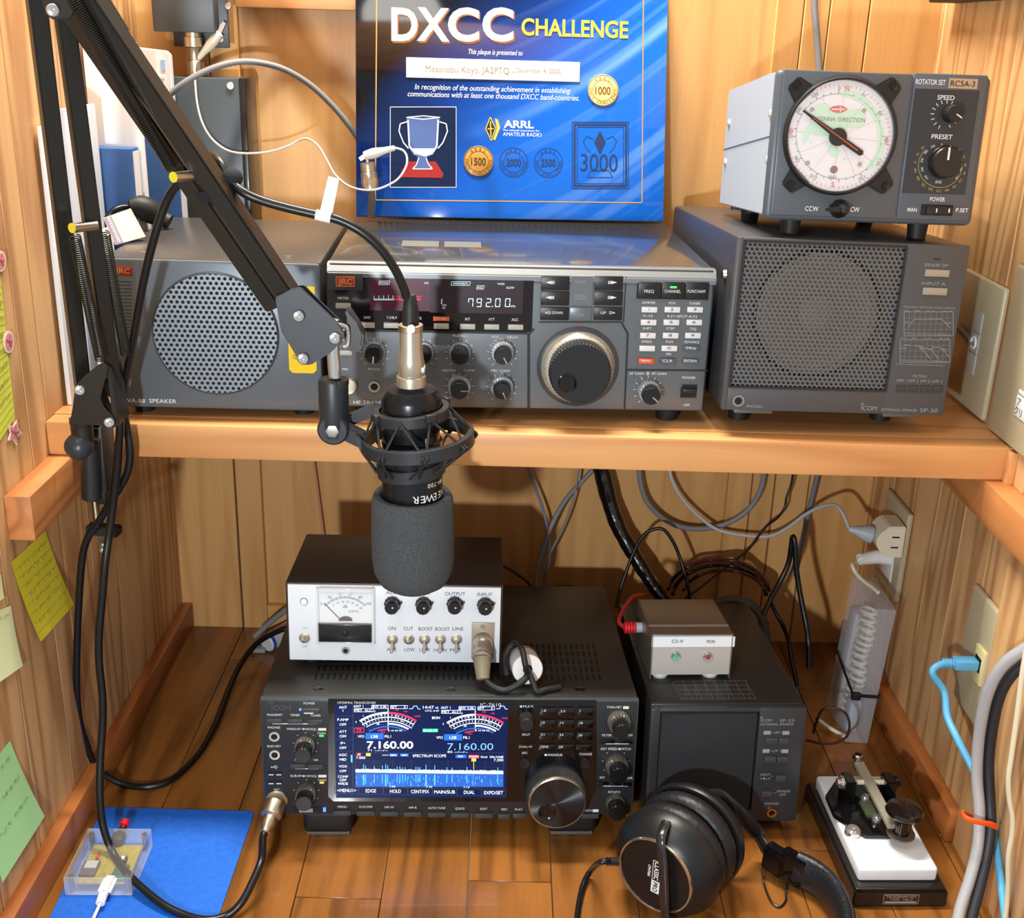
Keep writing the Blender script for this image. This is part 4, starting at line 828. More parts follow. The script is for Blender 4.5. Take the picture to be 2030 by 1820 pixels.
for x0, x1, y in ((115, 240, 256), (280, 402, 258), (438, 560, 260), (300, 422, 612), (440, 562, 614)): push(I, x0, y, x1, y + 34, I_KEY, .002)
jack(I, 175, 397, 42, CHR, ly=-.0006); jack(I, 178, 541, 42, CHR, ly=-.0006)
for y in (685, 755):
    u = I.part('usb_port', DARK, 122, y - 8, 232, y + 22, .0004, LY)
    for x in (130, 190): I.part('usb_tongue', PRW, x, y + 10, x + 40, y + 17, .0006, LY, par=u)
I.part('status_lamp', LED_G, 530, 386, 563, 398, .0005, LY); I.part('status_lamp', LED_O, 532, 755, 566, 768, .0005, LY)
knob(I, 422, 450, 80, 22, skirt=RK, ang=-5, ratio=.84, hs=10, ind=None); knob(I, 430, 825, 80, 22, skirt=RK, ang=5, ratio=.84, hs=10, ind=None)
s_ = I.part('card_slot', DARK, 328, 955, 540, 990, .0005, LY); I.part('memory_card', mat('card_grey', '#878c92', .4), 372, 962, 480, 990, .0016, LY, par=s_); I.part('card_lamp', LED_B, 560, 958, 581, 990, .0008, LY)
mk = I.turn('microphone_socket', NIK, 195, 895, [(88, 0), (88, 2), (78, 3), (0, 3)], 36, ly=LY)
for i, x0 in enumerate((638, 825, 1010, 1195, 1383, 1568, 1755, 1940)): push(I, x0, 978 + i * 3.4, x0 + (143 if i < 7 else 88), 1012 + i * 3.4, I_KEY, .0026)
I.text(P, 'HF/50MHz TRANSCEIVER', 824, 132, 20, 302, LY - .0007); I.text(P, 'IC-7610', 1882, 148, 28, 164, LY - .0007)
mb = MB(); I.text(mb, 'ICOM', 228, 172, 40, 150, LY); I.disc(mb, 152, 132, 15, LY, .0002, 10); mb.build('maker_lettering', mat('dim_print', '#52575c', .4), I)
# right controls
I.c = Bc; GY = -.0012
for st, x, y, h, wd, g in (('MULTI', 268, 230, 27, 112, 1), ('SPLIT', 245, 548, 28, 92, 1), ('DUAL-W', 240, 683, 28, 150, 1), ('XFC', 227, 755, 28, 64, 1), ('MAIN/SUB', 570, 777, 30, 166, 1), ('CHANGE', 915, 768, 28, 144, 1), ('TWIN-PBT', 1238, 240, 28, 168, 0), ('FILTER', 1156, 555, 27, 108, 0), ('AF/TPF', 1395, 558, 27, 100, 0), ('KEY SPEED', 1180, 709, 30, 184, 0), ('PITCH', 1375, 711, 30, 98, 0), ('RIT', 1104, 1033, 28, 56, 0), ('CLEAR', 1395, 1037, 28, 100, 0), ('RIT/dTX', 1240, 1196, 28, 136, 0), ('PLAY', 162, 1392, 27, 86, 0), ('SPEECH', 925, 1404, 27, 126, 0),
    ('1.8', 445, 278, 28, 46, 1), ('3.5', 658, 283, 28, 52, 1), ('7', 852, 283, 28, None, 1), ('10', 435, 413, 28, 40, 1), ('14', 648, 415, 28, 38, 1), ('18', 863, 417, 28, 38, 1), ('21', 430, 547, 28, 40, 1), ('24', 642, 551, 28, 44, 1), ('28', 855, 555, 28, 44, 1), ('GENE', 450, 685, 28, 92, 1), ('50', 638, 687, 28, 44, 1), ('MAIN/SUB', 895, 690, 28, 168, 1)):
    I.text(P, st, x, y, h, wd, GY - .0014 if st[0].isdigit() or st in ('GENE',) else (GY if g else LY))
for x, y, g in ((188, 230, GY), (1298, 710, LY)): I.disc(P, x, y, 15, g, .0002, 9); I.disc(P, x, y, 6, g, .0002)
I.line(P, [(1275, 710), (1322, 711)], 4, LY)
for x0, x1, y in ((1338, 1402, 243), (995, 1060, 1406)): I.plate(P, x0, y - 15, x1, y + 15, .0002, LY)
for x0, x1, y in ((1140, 1402, 652), (1115, 1392, 1128)): I.line(P, [(x0, y), (x1, y)], 11, LY)
for a in range(-120, 121, 40): I.disc(P, 1255 + 150 * math.sin(R(a)), 870 - 150 * math.cos(R(a)), 5, LY)
P.build('panel_lettering', PRW, I)
I.turn('dial_lamp', SCRW, 465, 778, [(12, 0), (0, .3)], 14, ly=GY)
for xs, y in (((395, 605, 820), 230), ((393, 603, 818), 365), ((388, 600, 812), 505)):
    for x in xs: push(I, x, y, x + 178, y + 92, BLKG, .0026, 'band_key')
for x0, x1 in ((158, 320), (383, 572), (598, 775), (808, 982)): push(I, x0, 645, x1, 722, BLKG, .0024, 'band_key') if x0 > 158 else push(I, x0, 645, x1, 665, BLKG, .002, 'function_key')
push(I, 160, 512, 320, 580, BLKG, .0012, 'function_key')
for x, y in ((225, 862), (910, 866)): I.turn('round_key', BLKM, x, y, [(66, 0), (64, 2), (58, 2.6), (0, 2.2)], 32, ly=GY)
knob(I, 242, 350, 86, 15, skirt=BLK, cap=BLK, ang=-30, ratio=.9, hs=8, ind=None)
for x0, x1, y in ((1070, 1243, 598), (1285, 1445, 598), (1048, 1172, 1073), (1190, 1320, 1075), (1332, 1440, 1077)): push(I, x0, y, x1, y + 40, BLKG, .002)
knob(I, 1285, 380, 128, 22, skirt=RK, ang=0, ratio=.72, hs=10, ind=None); knob(I, 1262, 868, 128, 22, skirt=RK, ang=-8, ratio=.78, hs=10, ind=None); knob(I, 1245, 1300, 110, 20, skirt=RK, ang=0, ratio=.9, hs=8, ind=None)
push(I, 95, 1424, 230, 1474, I_KEY, .0026); push(I, 872, 1432, 1060, 1478, I_KEY, .0026)
dl = I.turn('tuning_dial', mat('dial_ribbed_black', '#232527', .5), 572, 1160, [(340, .5), (335, 3), (330, 21), (318, 22), (0, 22)], 150, .025, ly=0)
I.turn('dial_rim', mat('dial_rim_metal', '#b9a88e', .22, .9), 572, 1160, [(322, 22), (316, 23.5), (303, 24), (300, 23.6), (0, 23.6)], 96, par=dl)
def spun():
    m, t, b = nmat('spun_black_disc'); b.inputs['Base Color'].default_value = lin('#4a4c50'); b.inputs['Metallic'].default_value = 1; b.inputs['Roughness'].default_value = .42; b.inputs['Anisotropic'].default_value = .97
    tg = nd(t, 'Tangent', direction_type='RADIAL', axis='Y'); t.links.new(tg.outputs[0], b.inputs['Tangent']); b.inputs['Anisotropic Rotation'].default_value = 0
    return m
c = I.L(572, 1160); k = I.k(572, 1160)
o = MB().lathe([(300 * k, 0), (0, .0003)], (0, 0, 0), (0, -1, 0), 96, cap=False).build('dial_face', spun(), dl); o.location = c + Vector((0, -.0238, 0))
dc = c + Vector((-112 * k, -.0243, -104 * k))
MB().lathe([(98 * k, -.0001), (96 * k, .0007), (86 * k, .001), (60 * k, -.0004), (0, -.001)], dc, (0, -1, 0), 32).build('finger_dimple', BLKG, dl)

# ================================================================== speaker beside it
K_ = Dev('loudspeaker', 'black loudspeaker with plain cloth front on the desktop, under the small silver box', 'speaker', (.1352, -.0335, .0130), yaw=2.5, tilt=3.0, roll=-.5)
KW, KH, KD = .1445, .1225, .225
MB().box((0, .004, 0), (KW, KD, KH), .004).build('case', mat('speaker_black_paint', '#2a2b2b', .36, .1), K_)
K_.c = (1240, 1380, 5.075)
fx0, fx1, fz0, fz1 = K_.rect(325, 155, 1305, 1010); fz0 = .012
mb = MB(); mb.box((0, -.003, 0), (fx0, .006, KH - .002), .0015); mb.box((fx1, -.003, 0), (KW, .006, KH - .002), .0015); mb.box((fx0 - .001, -.003, fz1), (fx1 + .001, .006, KH - .002), .0015); mb.box((fx0 - .001, -.003, 0), (fx1 + .001, .006, fz0), .0015); mb.build('front_frame', mat('speaker_frame', '#2d3135', .35), K_)
MB().box((fx0 + .0005, -.0022, fz0 + .0005), (fx1 - .0005, .005, fz1 - .0005), .003).build('cloth_front', mat('speaker_cloth_black', '#23272b', .9, bump=.4, bscale=3000), K_)
mb = MB(); LY = -.003
for st, x, y, h, wd in (('ICOM', 1417, 245, 30, 108), ('SP-23', 1625, 246, 30, 142), ('EXTERNAL SPEAKER', 1527, 284, 26, 334), ('HPF', 1522, 368, 26, 56), ('LPF', 1508, 552, 26, 50), ('INPUT', 1407, 791, 26, 98), ('A', 1365, 829, 22, None), ('B', 1446, 830, 22, None), ('SPEAKER', 1590, 958, 26, 138), ('OFF', 1580, 993, 26, 64), ('PHONES', 1474, 1082, 26, 140)): K_.text(mb, st, x, y, h, wd, LY)
K_.disc(mb, 1368, 216, 12, LY, .0002, 7); K_.line(mb, [(1488, 975), (1512, 975)], 4, LY); K_.line(mb, [(1462, 806), (1482, 808)], 4, LY)
for x, y in ((1425, 368), (1613, 370), (1414, 552), (1602, 554)): K_.plate(mb, x - 35, y - 18, x + 35, y + 18, .0002, LY)
for x in (1470, 1560): K_.line(mb, [(x - 8, 368), (x + 10, 368)], 4, LY); K_.line(mb, [(x - 14, 552), (x + 4, 552)], 4, LY)
K_.plate(mb, 1385, 820, 1402, 838, .0002, LY); K_.plate(mb, 1412, 830, 1424, 838, .0002, LY); mb.build('panel_lettering', PRG, K_)
for x0, y0, x1, y1 in ((1408, 415, 1525, 475), (1535, 417, 1640, 477), (1392, 600, 1508, 660), (1520, 602, 1628, 660), (1505, 790, 1610, 850), (1368, 950, 1472, 1000)): K_.part('button', I_KEY, x0, y0, x1, y1, .0022, LY, .0004)
K_.turn('headphone_jack', BRS, 1468, 1170, [(30, 0), (30, 1.5), (50, 1.5), (52, .5), (52, 0)], 28, ly=LY)
for x in (.02, KW - .02):
    MB().cyl((x, .02, .001), (x, .021, -.0105), .010, seg=18).build('foot', RUB, K_); MB().cyl((x, .2, .001), (x, .2, -.0018), .01, seg=18).build('foot', RUB, K_)
mb = MB()
g0, g1 = K_.LZ(300, -8, KH), K_.LZ(1190, 0, KH)
for i in range(5): mb.box((.030, .012 + i * .0085, KH), (.100, .0124 + i * .0085, KH + .0001))
for i in range(15): mb.bar((.030 + i * .005, .012, KH + .0001), (.030 + i * .005 + (.004 if i % 2 else -.002), .046, KH + .0001), .0003, .0001, (0, 0, 1))
mb.build('lid_diagram', mat('faint_lines', '#6b6f70', .5), K_)

# ================================================================== white-fronted compressor box standing on the main transceiver
WF = mat('white_front_panel', '#dfe6ee', .38); WCASE = mat('brown_black_case', '#2e2826', .42, bump=.15, bscale=1500)
X = Dev('microphone_compressor', 'box with white front panel, needle meter, knobs and switches, standing on the screen transceiver', 'control box', (-.2030, .0062, .1535), yaw=1.2, tilt=4)
XW, XH, XD = .1995, .0785, .128
mb = MB(); mb.box((0, 0, 0), (XW, XD, XH), .0012); mb.build('case', WCASE, X)
X.c = (500, 1040, 3.274)
MB().box((.0022, -.0022, .0015), (XW - .0022, .001, XH - .0015), .0006).build('front_panel', WF, X)
LY = -.0022
P = MB()
for st, x, y, h, wd in (('ALC', 903, 441, 22, 70), ('MIX', 1118, 444, 22, 70), ('OUTPUT', 1317, 449, 24, 132), ('INPUT', 1510, 454, 24, 98), ('ON', 906, 674, 24, 50), ('CUT', 1014, 675, 24, 62), ('BOOST', 1126, 677, 24, 92), ('BOOST', 1235, 678, 24, 94), ('LINE', 1335, 677, 24, 72), ('ALC', 904, 811, 24, 62), ('LOW', 1021, 812, 24, 68), ('LOW', 1120, 812, 24, 70), ('HIGH', 1220, 815, 24, 80), ('MIC', 1318, 815, 24, 68)): X.text(P, st, x, y, h, wd, LY)
P.build('panel_lettering', mat('slate_print', '#4a5a68', .5), X)
P = MB(); X.text(P, 'ON', 344, 670, 16, 28, LY); X.text(P, 'OFF', 339, 792, 16, 36, LY); P.build('switch_lettering', mat('pale_print', '#9aaebd', .5), X)
o = X.turn('lamp_rim', STL, 336, 499, [(26, 0), (24, 1), (20, 1)], 24, ly=LY); X.turn('power_lamp', mat('green_lamp', '#8dffa0', .3, emit=2.5), 336, 499, [(20, 0), (18, 1.6), (0, 2.6)], 20, ly=LY, par=o)
def toggle(x, y, down):
    o = X.turn('toggle_switch', NIK, x, y, [(36, 0), (36, .6), (30, .8), (30, 2), (22, 2.2), (22, 4), (12, 4.4), (0, 4.4)], 20, ly=LY)
    a = X.L(x, y, LY) + Vector((0, -.0035, 0)); d_ = Vector((0, -.8, -.75 if down else .35)).normalized() * .0105
    MB().tube([a, a + d_ * .5, a + d_], lambda t: .0010 + .0006 * t, 10, 3).build('lever', CHR, o)
    MB().ball(a + d_, .0017, 10).build('lever_tip', CHR, o)
toggle(340, 735, False)
for x, dn in ((910, 1), (1017, 0), (1119, 1), (1222, 1), (1326, 1)): toggle(x, 744, dn)
for x, y in ((910, 512), (1112, 514), (1315, 512), (1512, 518)):
    k_ = X.turn('knob', JK_B, x, y, [(54, 0), (54, 3), (48, 3.4), (46, 11), (42, 12), (0, 12)], 24, .06, ly=LY); c = X.L(x, y, LY); kk = X.k(x, y, LY)
    MB().ball(c + Vector((.001, -.0122, .0008)), .0009, 8).build('knob_dot', PRW, k_); MB().box(c + Vector((46 * kk, -.004, -.001 + .002)), c + Vector((62 * kk, -.001, .003))).build('knob_pointer', JK_B, k_)
jack(X, 607, 817, 26, NIK, ly=-.0022)
# meter: clear housing with scale card, needle and dark lower cover
mt = X.part('meter_card', mat('meter_card', '#e3e9ee', .5), 425, 405, 790, 755, .0012, LY)
m1, m2 = MB(), MB()
def mp(a, r_): return (602 + r_ * 1.0 * math.sin(R(a)), 636 - r_ * .95 * math.cos(R(a)))
MY = LY - .0014
for i in range(14): X.line(m1, [mp(-48 + i * 96 / 14, 172), mp(-48 + (i + 1) * 96 / 14, 172)], 12, MY)
for i in range(11): X.line(m2, [mp(-48 + i * 9.6, 166), mp(-48 + i * 9.6, 186 if i % 2 == 0 else 178)], 3, MY - .0001)
for i, st in enumerate(('0', '20', '40', '60', '80', '100')): a = -50 + i * 20; X.text(m2, st, *mp(a, 200), 18, None, MY)
for i, st in enumerate(('5', '10', '20', '30', '40', '50', '60')): a = -32 + i * 13; X.text(m2, st, *mp(a, 142), 13, None, MY)
X.text(m2, 'dB', 602, 532, 20, 30, MY); X.text(m2, 'JA2PTQ', 658, 563, 14, 66, MY)
m1.build('scale_band', mat('scale_blue_grey', '#a9bccb', .5), mt); m2.build('scale_lettering', mat('scale_print', '#6d7a88', .5), mt)
mb = MB(); X.line(mb, [(466, 510), (570, 616)], 5, MY - .0006); mb.build('needle', PRD, mt)
mb = MB(); pts = [(562 + 44 + 44 * math.cos(R(a)), 620 - 26 * math.sin(R(a))) for a in range(0, 181, 15)]; mb.prism([X.L(a, b, MY) for a, b in pts], (0, -.002, 0)); mb.build('needle_pivot', mat('copper_coil', '#5a4232', .35, .6), mt)
mb = MB()                                                            # clear housing rim
for x0, y0, x1, y1 in ((420, 400, 436, 760), (780, 400, 796, 760), (436, 400, 780, 436), (420, 746, 796, 760)): X.plate(mb, x0, y0, x1, y1, .0065, LY, .0005)
mb.build('clear_housing', mat('clear_plastic', '#eef4f8', .08, alpha=.42, coat=.5), mt)
mb = MB(); X.plate(mb, 428, 634, 776, 748, .0055, LY, .0005); b_ = mb.build('meter_cover', mat('dark_cover', '#15181c', .25, coat=.2), mt); X.turn('cover_screw', BLKG, 605, 712, [(24, 0), (22, .5), (0, .2)], 20, ly=LY - .0055, par=b_)
X.part('meter_window', mat('clear_cover', '#ffffff', .04, alpha=.10, spec=.6), 436, 436, 780, 632, .0052, LY, par=mt)
so = X.part('microphone_socket', mat('tan_socket_plate', '#a29683', .4, .3), 1424, 634, 1570, 868, .0015, LY, .0003); X.turn('socket_screw', STL, 1496, 664, [(16, 0), (14, .6), (0, .8)], 14, ly=LY - .0015, par=so)
X.turn('socket_barrel', NIK, 1496, 755, [(62, 0), (60, 3), (54, 4), (0, 4)], 28, ly=LY - .0015, par=so)
for x in (.02, XW - .02):
    for y in (.018, XD - .018): MB().cyl((x, y, 0), (x, y, -.0078), .007, .006, 16).build('foot', RUB, X)

# ================================================================== silver box on the black loudspeaker
V_ = Dev('interface_box', 'small silver box with a green and a red lamp, standing on the black loudspeaker', 'control box', (.1378, .0195, .1390), yaw=3.5, tilt=4)
VW, VH, VD = .0775, .0425, .083
ALU = mat('brushed_aluminium', '#8f887c', .34, .75); ALF = mat('aluminium_front', '#c3c2be', .4, .35)
mb = MB(); mb.box((0, 0, VH - .0012), (VW, VD, VH), .0004); mb.box((0, 0, -.004), (.0012, VD, VH), .0003); mb.box((VW - .0012, 0, -.004), (VW, VD, VH), .0003); mb.build('cover', ALU, V_)
MB().box((.001, .001, .0003), (VW - .001, VD - .001, VH - .001)).build('chassis', ALF, V_)
V_.c = (1180, 1160, 3.5)
V_.part('label_strip', mat('white_label', '#e3eaf2', .4), 392, 358, 968, 428, .0004, .0006)
mb = MB(); V_.text(mb, 'CI-V', 572, 390, 24, 82, 0); V_.text(mb, 'MON', 802, 392, 24, 56, 0); mb.build('panel_lettering', PRD, V_)
for x, y, m_ in ((558, 490, mat('green_lens', '#1fae84', .25, emit=.25)), (780, 495, mat('red_lens', '#a32630', .25, emit=.12))):
    o = V_.turn('lamp_bezel', CHR, x, y, [(36, 0), (34, 1.2), (26, 2.4), (18, 2.2)], 28, ly=.001); V_.turn('lamp_lens', m_, x, y, [(18, 1.8), (14, 3), (0, 3.4)], 18, ly=.001, par=o)
for x in (.012, VW - .017):
    for y in (.012, VD - .012): MB().lathe([(.0082, .0003), (.009, -.002), (.007, -.0058), (0, -.0062)], (x, y, 0), (0, 0, 1), 22).build('foot', WHT, V_)
mb = MB(); mb.box((.0, .018, VH), (VW, .022, VH + .0002)); mb.build('seam_strip', mat('strip_light', '#b5aea2', .3, .5), V_)
# ================================================================== boom arm, hung from the left end of the shelf
BA = mat('arm_black_paint', '#1f1e1b', .34, .1, coat=.1); BAH = mat('arm_head_black', '#1c222c', .45)
BM = Dev('microphone_boom_arm', 'black folding boom arm with springs, clamped to the left end of the shelf', 'boom arm', (-.34, -.02, .354))
def bp(mb, name, m=None, par=None, label=None): return mb.world(BM).build(name, m or BA, par or BM, label)
UPV = (.55, -.83, 0)
def tube_bar(x0, y0, Y0, x1, y1, Y1, w, name='arm_tube'): return bp(MB().bar(aY(x0, y0, Y0), aY(x1, y1, Y1), w, w, UPV, .0012), name)
tube_bar(66, -45, -.14, 165, 770, -.048, .0115); tube_bar(121, -20, -.138, 226, 780, -.044, .0115)
UPV = (.78, -.30, .52)
tube_bar(160, -30, -.150, 590, 608, -.112, .0138); tube_bar(118, -20, -.138, 548, 606, -.102, .0138)
SPM = mat('spring_steel_black', '#3a3934', .3, .7)
for a, b, R0, n in (((140, -10, -.160), (340, 335, -.136), .0040, 88), ((158, -10, -.142), (350, 330, -.120), .0040, 88), ((148, 470, -.108), (200, 712, -.070), .0042, 62), ((206, 462, -.080), (250, 702, -.048), .0042, 62), ((180, -40, -.128), (246, 66, -.115), .0040, 30)):
    bp(MB().spring(aY(*a), aY(*b), R0, .00052, n), 'spring', SPM)
def bolt(x, y, Y, r, name='bolt', m=None, par=None):
    p = aY(x, y, Y); v = (CAM - p); v.z = 0; v.normalize(); return bp(MB().lathe([(r, 0), (r, .0014), (r * .8, .0026), (r * .35, .003), (0, .0022)], p, v, 16), name, m or CHR, par)
YELD = mat('yellow_sticker', '#c9be2c', .4)
for x, y, Y in ((345, 351, -.142), (144, 452, -.108)):
    p = aY(x, y, Y); o = bp(MB().cyl(p, p + Vector((.012, .014, 0)), .0036, seg=16), 'spring_pin', NIK); bp(MB().cyl(p + Vector((-.0004, -.0008, 0)), p, .0036, seg=18), 'pin_cap', YELD, o)
def plate_w(pts, Y, th, name, m=None, bev=.0008): return bp(MB().prism([aY(x, y, Y) for x, y in pts], (0, th, 0), bev), name, m)
plate_w([(78, -12), (158, -12), (140, 34), (106, 40), (90, 30)], -.156, .003, 'joint_plate'); plate_w([(78, -12), (158, -12), (140, 34), (106, 40), (90, 30)], -.128, .003, 'joint_plate'); bolt(105, 20, -.157, .0042)
f4 = crop(0, 640, 3.793)
bpts = [f4(*q) for q in ((560, 475), (640, 395), (735, 318), (790, 300), (812, 330), (800, 420), (748, 560), (768, 620), (850, 705), (862, 760), (838, 795), (700, 762), (692, 770), (535, 762), (527, 740), (556, 560))]
plate_w(bpts, -.066, .003, 'base_plate'); plate_w([(x + 12, y - 2) for x, y in bpts], -.036, .003, 'base_plate')
plate_w([f4(790, 300), f4(830, 330), f4(900, 770), f4(840, 795), f4(856, 740)], -.063, .026, 'base_plate')
bolt(158, 773, -.067, .0042); bolt(216, 837, -.067, .0042)
c0 = aY(161, 838, -.05); bp(MB().lathe([(.0092, .004), (.0092, 0), (.0088, -.001), (.0088, -.004), (.0085, -.016)], c0, (0, 0, 1), 24), 'base_neck')
c1 = aY(178, 868, -.032); c2 = aY(182, 989, -.032); sl = bp(MB().cyl(c1, c2, .0086, .0082, 28, .001), 'clamp_sleeve', BLK)
kn = aY(154, 885, -.055); bp(MB().lathe([(.004, -.016), (.0075, -.012), (.0112, -.003), (.0108, .002), (.0085, .0062), (.005, .0084), (0, .0092)], kn, (-.25, -.95, .35), 28), 'clamp_knob', mat('knob_blue_black', '#2a3038', .35))
bp(MB().box(Vector((c1.x - .008, -.030, ZS + .0004)), Vector((c1.x + .008, .034, ZS + .0055)), .001), 'clamp_jaw', BLK); bp(MB().box((c1.x - .009, -.030, .332), (c1.x + .009, -.0006, ZS + .0055), .001), 'clamp_back', BLK)
s0 = aY(187, 985, .012); s1 = aY(189, 1072, .012)
bp(MB().box((s0.x + .004, .004, s0.z - .004), (s0.x + .013, .020, s0.z + .016), .001), 'clamp_lower_jaw', BLK)
sc_ = bp(MB().lathe([(.0030 if i % 2 else .0036, -i * .0007) for i in range(60)], (s0.x, s0.y, s0.z + .004), (0, 0, 1), 14), 'clamp_screw', NIK); bp(MB().lathe([(.0042, .0), (.0042, .0012), (0, .0013)], (s0.x, s0.y, ZS - TS - .0014), (0, 0, 1), 16), 'screw_pad', NIK, sc_)
bp(MB().cyl((s0.x, s0.y, s0.z + .004), (s0.x, s0.y, ZS - TS - .001), .002, seg=12), 'screw_shaft', NIK, sc_)
h0 = aY(190, 1066, .012); bp(MB().cyl(h0 + Vector((-.006, .012, .003)), aY(204, 1088, -.012), .0014, seg=12), 'screw_handle', CHR, sc_); bp(MB().ball(aY(204, 1090, -.012), .0034, 12), 'handle_end', CHR, sc_); bp(MB().ball(aY(205, 1080, -.010), .0026, 12), 'handle_end', CHR, sc_)
cl = MB(); q0, q1 = aY(174, 1047, -.004), aY(238, 1053, -.006); cl.bar(q0, q1, .012, .0085, (0, 0, 1), .0012); tag(cl.build('cable_clip', RUB), 'black clip holding the two hanging cables below the arm clamp', 'clip')
# head at the end of the upper arm
hp = [(545, 590), (580, 572), (597, 570), (614, 588), (668, 640), (682, 658), (679, 676), (655, 700), (616, 724), (596, 724), (588, 708), (556, 654)]
plate_w(hp, -.124, .003, 'head_plate', BAH); plate_w([(x + 6, y - 4) for x, y in hp], -.098, .003, 'head_plate', BAH)
for x, y in ((592, 626), (663, 670), (600.6, 710)): bolt(x, y, -.125, .0044)
pt = aY(661, 660, -.11); pb = aY(664, 748, -.11); bp(MB().cyl(aY(656, 640, -.11), pb, .0048, seg=28), 'chrome_post', CHR, label='bright chrome post'); bp(MB().lathe([(.0062, 0), (.0056, .0022), (.003, .003), (0, .003)], aY(656, 640, -.11), (0, 0, 1), 20), 'post_cap', CHR)
u = [aY(668, 643, -.114), aY(686, 648, -.112), aY(690, 660, -.110), aY(689, 684, -.110), aY(680, 690, -.112)]; bp(MB().tube(u, .0016, 10, 6), 'chrome_bracket', CHR)
bp(MB().box(aY(672, 676, -.108), aY(684, 652, -.104), .0005), 'bracket_sleeve', mat('cream_washer', '#c8c09c', .5))
w0 = [(697, 616), (704, 612), (722, 640), (736, 662), (734, 688), (722, 702), (708, 700), (698, 680), (700, 655), (708, 645)]
bp(MB().prism([aY(x - 14, y, -.108) if False else aY(x - 15, y, -.108) for x, y in w0], (0, .014, 0), .002), 'wing_knob', mat('wing_black', '#24211f', .4))
# strap round the arm that holds the cable
st = MB(); a0, a1 = aY(415, 380, -.126), aY(452, 352, -.124)
d_ = (aY(590, 608, -.112) - aY(160, -30, -.150)).normalized(); cc = aY(432, 370, -.118)
st.bar(cc - d_ * .009, cc + d_ * .009, .030, .022, (.62, -.62, .3), .005); st.ball(aY(460, 352, -.118), .0075, 14, sq=.9); tag(st.build('cable_strap', mat('strap_fabric', '#15171f', .85, bump=.6, bscale=1500)), 'black fabric strap tying the microphone cable to the upper arm', 'strap')

# ================================================================== shock mount
SM = Dev('shock_mount', 'black ring shock mount with elastic cords holding the microphone under the boom arm', 'shock mount', (-.0765, -.11, .40))
SMB = mat('mount_black', '#23272b', .42)
def sp(mb, name, m=None, par=None): return mb.world(SM).build(name, m or SMB, par or SM)
ax = Vector((-.10, 0, 1)).normalized()
uc = aY(816, 818, -.11); oc = aY(829, 872, -.11); lc = aY(815, 926, -.11)
def band(c, r0, r1, h, axis=ax): return MB().lathe([(r0, -h / 2), (r1 - .0006, -h / 2), (r1, -h / 2 + .0006), (r1, h / 2 - .0006), (r1 - .0006, h / 2), (r0, h / 2), (r0, -h / 2)], c, axis, 56, cap=False)
sp(band(uc, .0242, .0290, .0085), 'clamp_ring'); sp(band(lc, .0238, .0262, .010), 'lower_ring')
orr = sp(band(oc, .0385, .0428, .0105), 'outer_ring')
a_, u_, w_ = basis(ax)
def onr(c, r_, ang): return c + (Vector((1, 0, .10)).normalized() * math.cos(R(ang)) + Vector((0, -1, 0)) * math.sin(R(ang))) * r_
for i in range(8):
    A0 = i * 45 + 12
    for s_ in (-1, 1):
        sp(MB().tube([onr(uc, .0292, A0) + ax * .001, onr(oc, .0420, A0 + s_ * 20) + ax * .002, onr(oc, .0432, A0 + s_ * 20) - ax * .003, onr(lc, .0268, A0 + s_ * 30)], .0010, 6, 4), 'elastic_cord', mat('cord_black', '#1b1d20', .7))
for i in range(4):
    A0 = i * 90 + 57
    sp(MB().box((-.004, -.002, -.003), (.004, .002, .003), .0008, M=Matrix.Translation(onr(uc, .0300, A0) + ax * .0025) @ Matrix.Rotation(R(-A0 + 90), 4, 'Z')), 'hook')
bc = aY(663, 846, -.11)
sk = sp(MB().lathe([(.0105, .036), (.0112, .034), (.0112, .001), (.0105, -.002), (.0104, -.008)], bc + Vector((0, 0, .0015)), (0, 0, 1), 32), 'threaded_socket'); sp(MB().cyl(aY(663, 760, -.11), aY(663, 751, -.11), .0108, seg=48, knurl=.06), 'socket_nut', BLK, sk)
sp(MB().cyl(bc + Vector((0, -.0095, 0)), bc + Vector((0, .0095, 0)), .0118, seg=32, bev=.0015), 'joint'); sp(MB().lathe([(.0052, 0), (.005, .002), (.003, .0024), (0, .0018)], bc + Vector((0, -.0095, 0)), (0, -1, 0), 6), 'joint_screw', STL)
sp(MB().bar(aY(676, 850, -.11), aY(722, 872, -.112), .010, .013, (0, 0, 1), .002), 'link_arm'); sp(MB().bar(aY(690, 834, -.10), aY(752, 806, -.10), .006, .009, (0, 0, 1), .0015), 'link_arm')
sp(MB().prism([aY(x, y, -.122) for x, y in ((703, 862), (716, 870), (720, 893), (714, 896), (706, 878))], (0, .004, 0), .0008), 'link_tooth'); sp(MB().bar(aY(745, 800, -.10), aY(748, 822, -.104), .006, .006, (0, 1, 0), .001), 'link_post')

# ================================================================== microphone hanging head down
MC = Dev('microphone', 'black condenser microphone with a grey foam windscreen, hanging head down in front of the shelf', 'microphone', (-.0758, -.11, .2845))
A_ = aY(814, 643, -.11); B_ = aY(820, 1180, -.11); mx = (B_ - A_).normalized()
def md(y): p = aY(817, y, -.11); return (p - A_).dot(mx)
def mk_(prof, name, m, par=None, seg=48, kn=0):
    pr = []
    for r_, y in prof: p = aY(817, y, -.11); kk = (aY(827, y, -.11) - aY(807, y, -.11)).length / 20; pr.append((r_ * kk, md(y)))
    return MB().lathe(pr, A_, mx, seg, kn).world(MC).build(name, m, par or MC)
body = mk_([(40, 772), (50, 771), (58, 784), (60, 789), (60, 806), (58.5, 807), (58.5, 812), (60, 813), (60, 846), (56, 848), (56, 868), (60, 870), (60, 992), (40, 994)], 'body', mat('mic_black_metal', '#15171b', .28, .35, coat=.2))
FOAM = mat('grey_foam', '#43474a', .95, bump=1.0, bscale=1400, var=.45, vscale=1100)
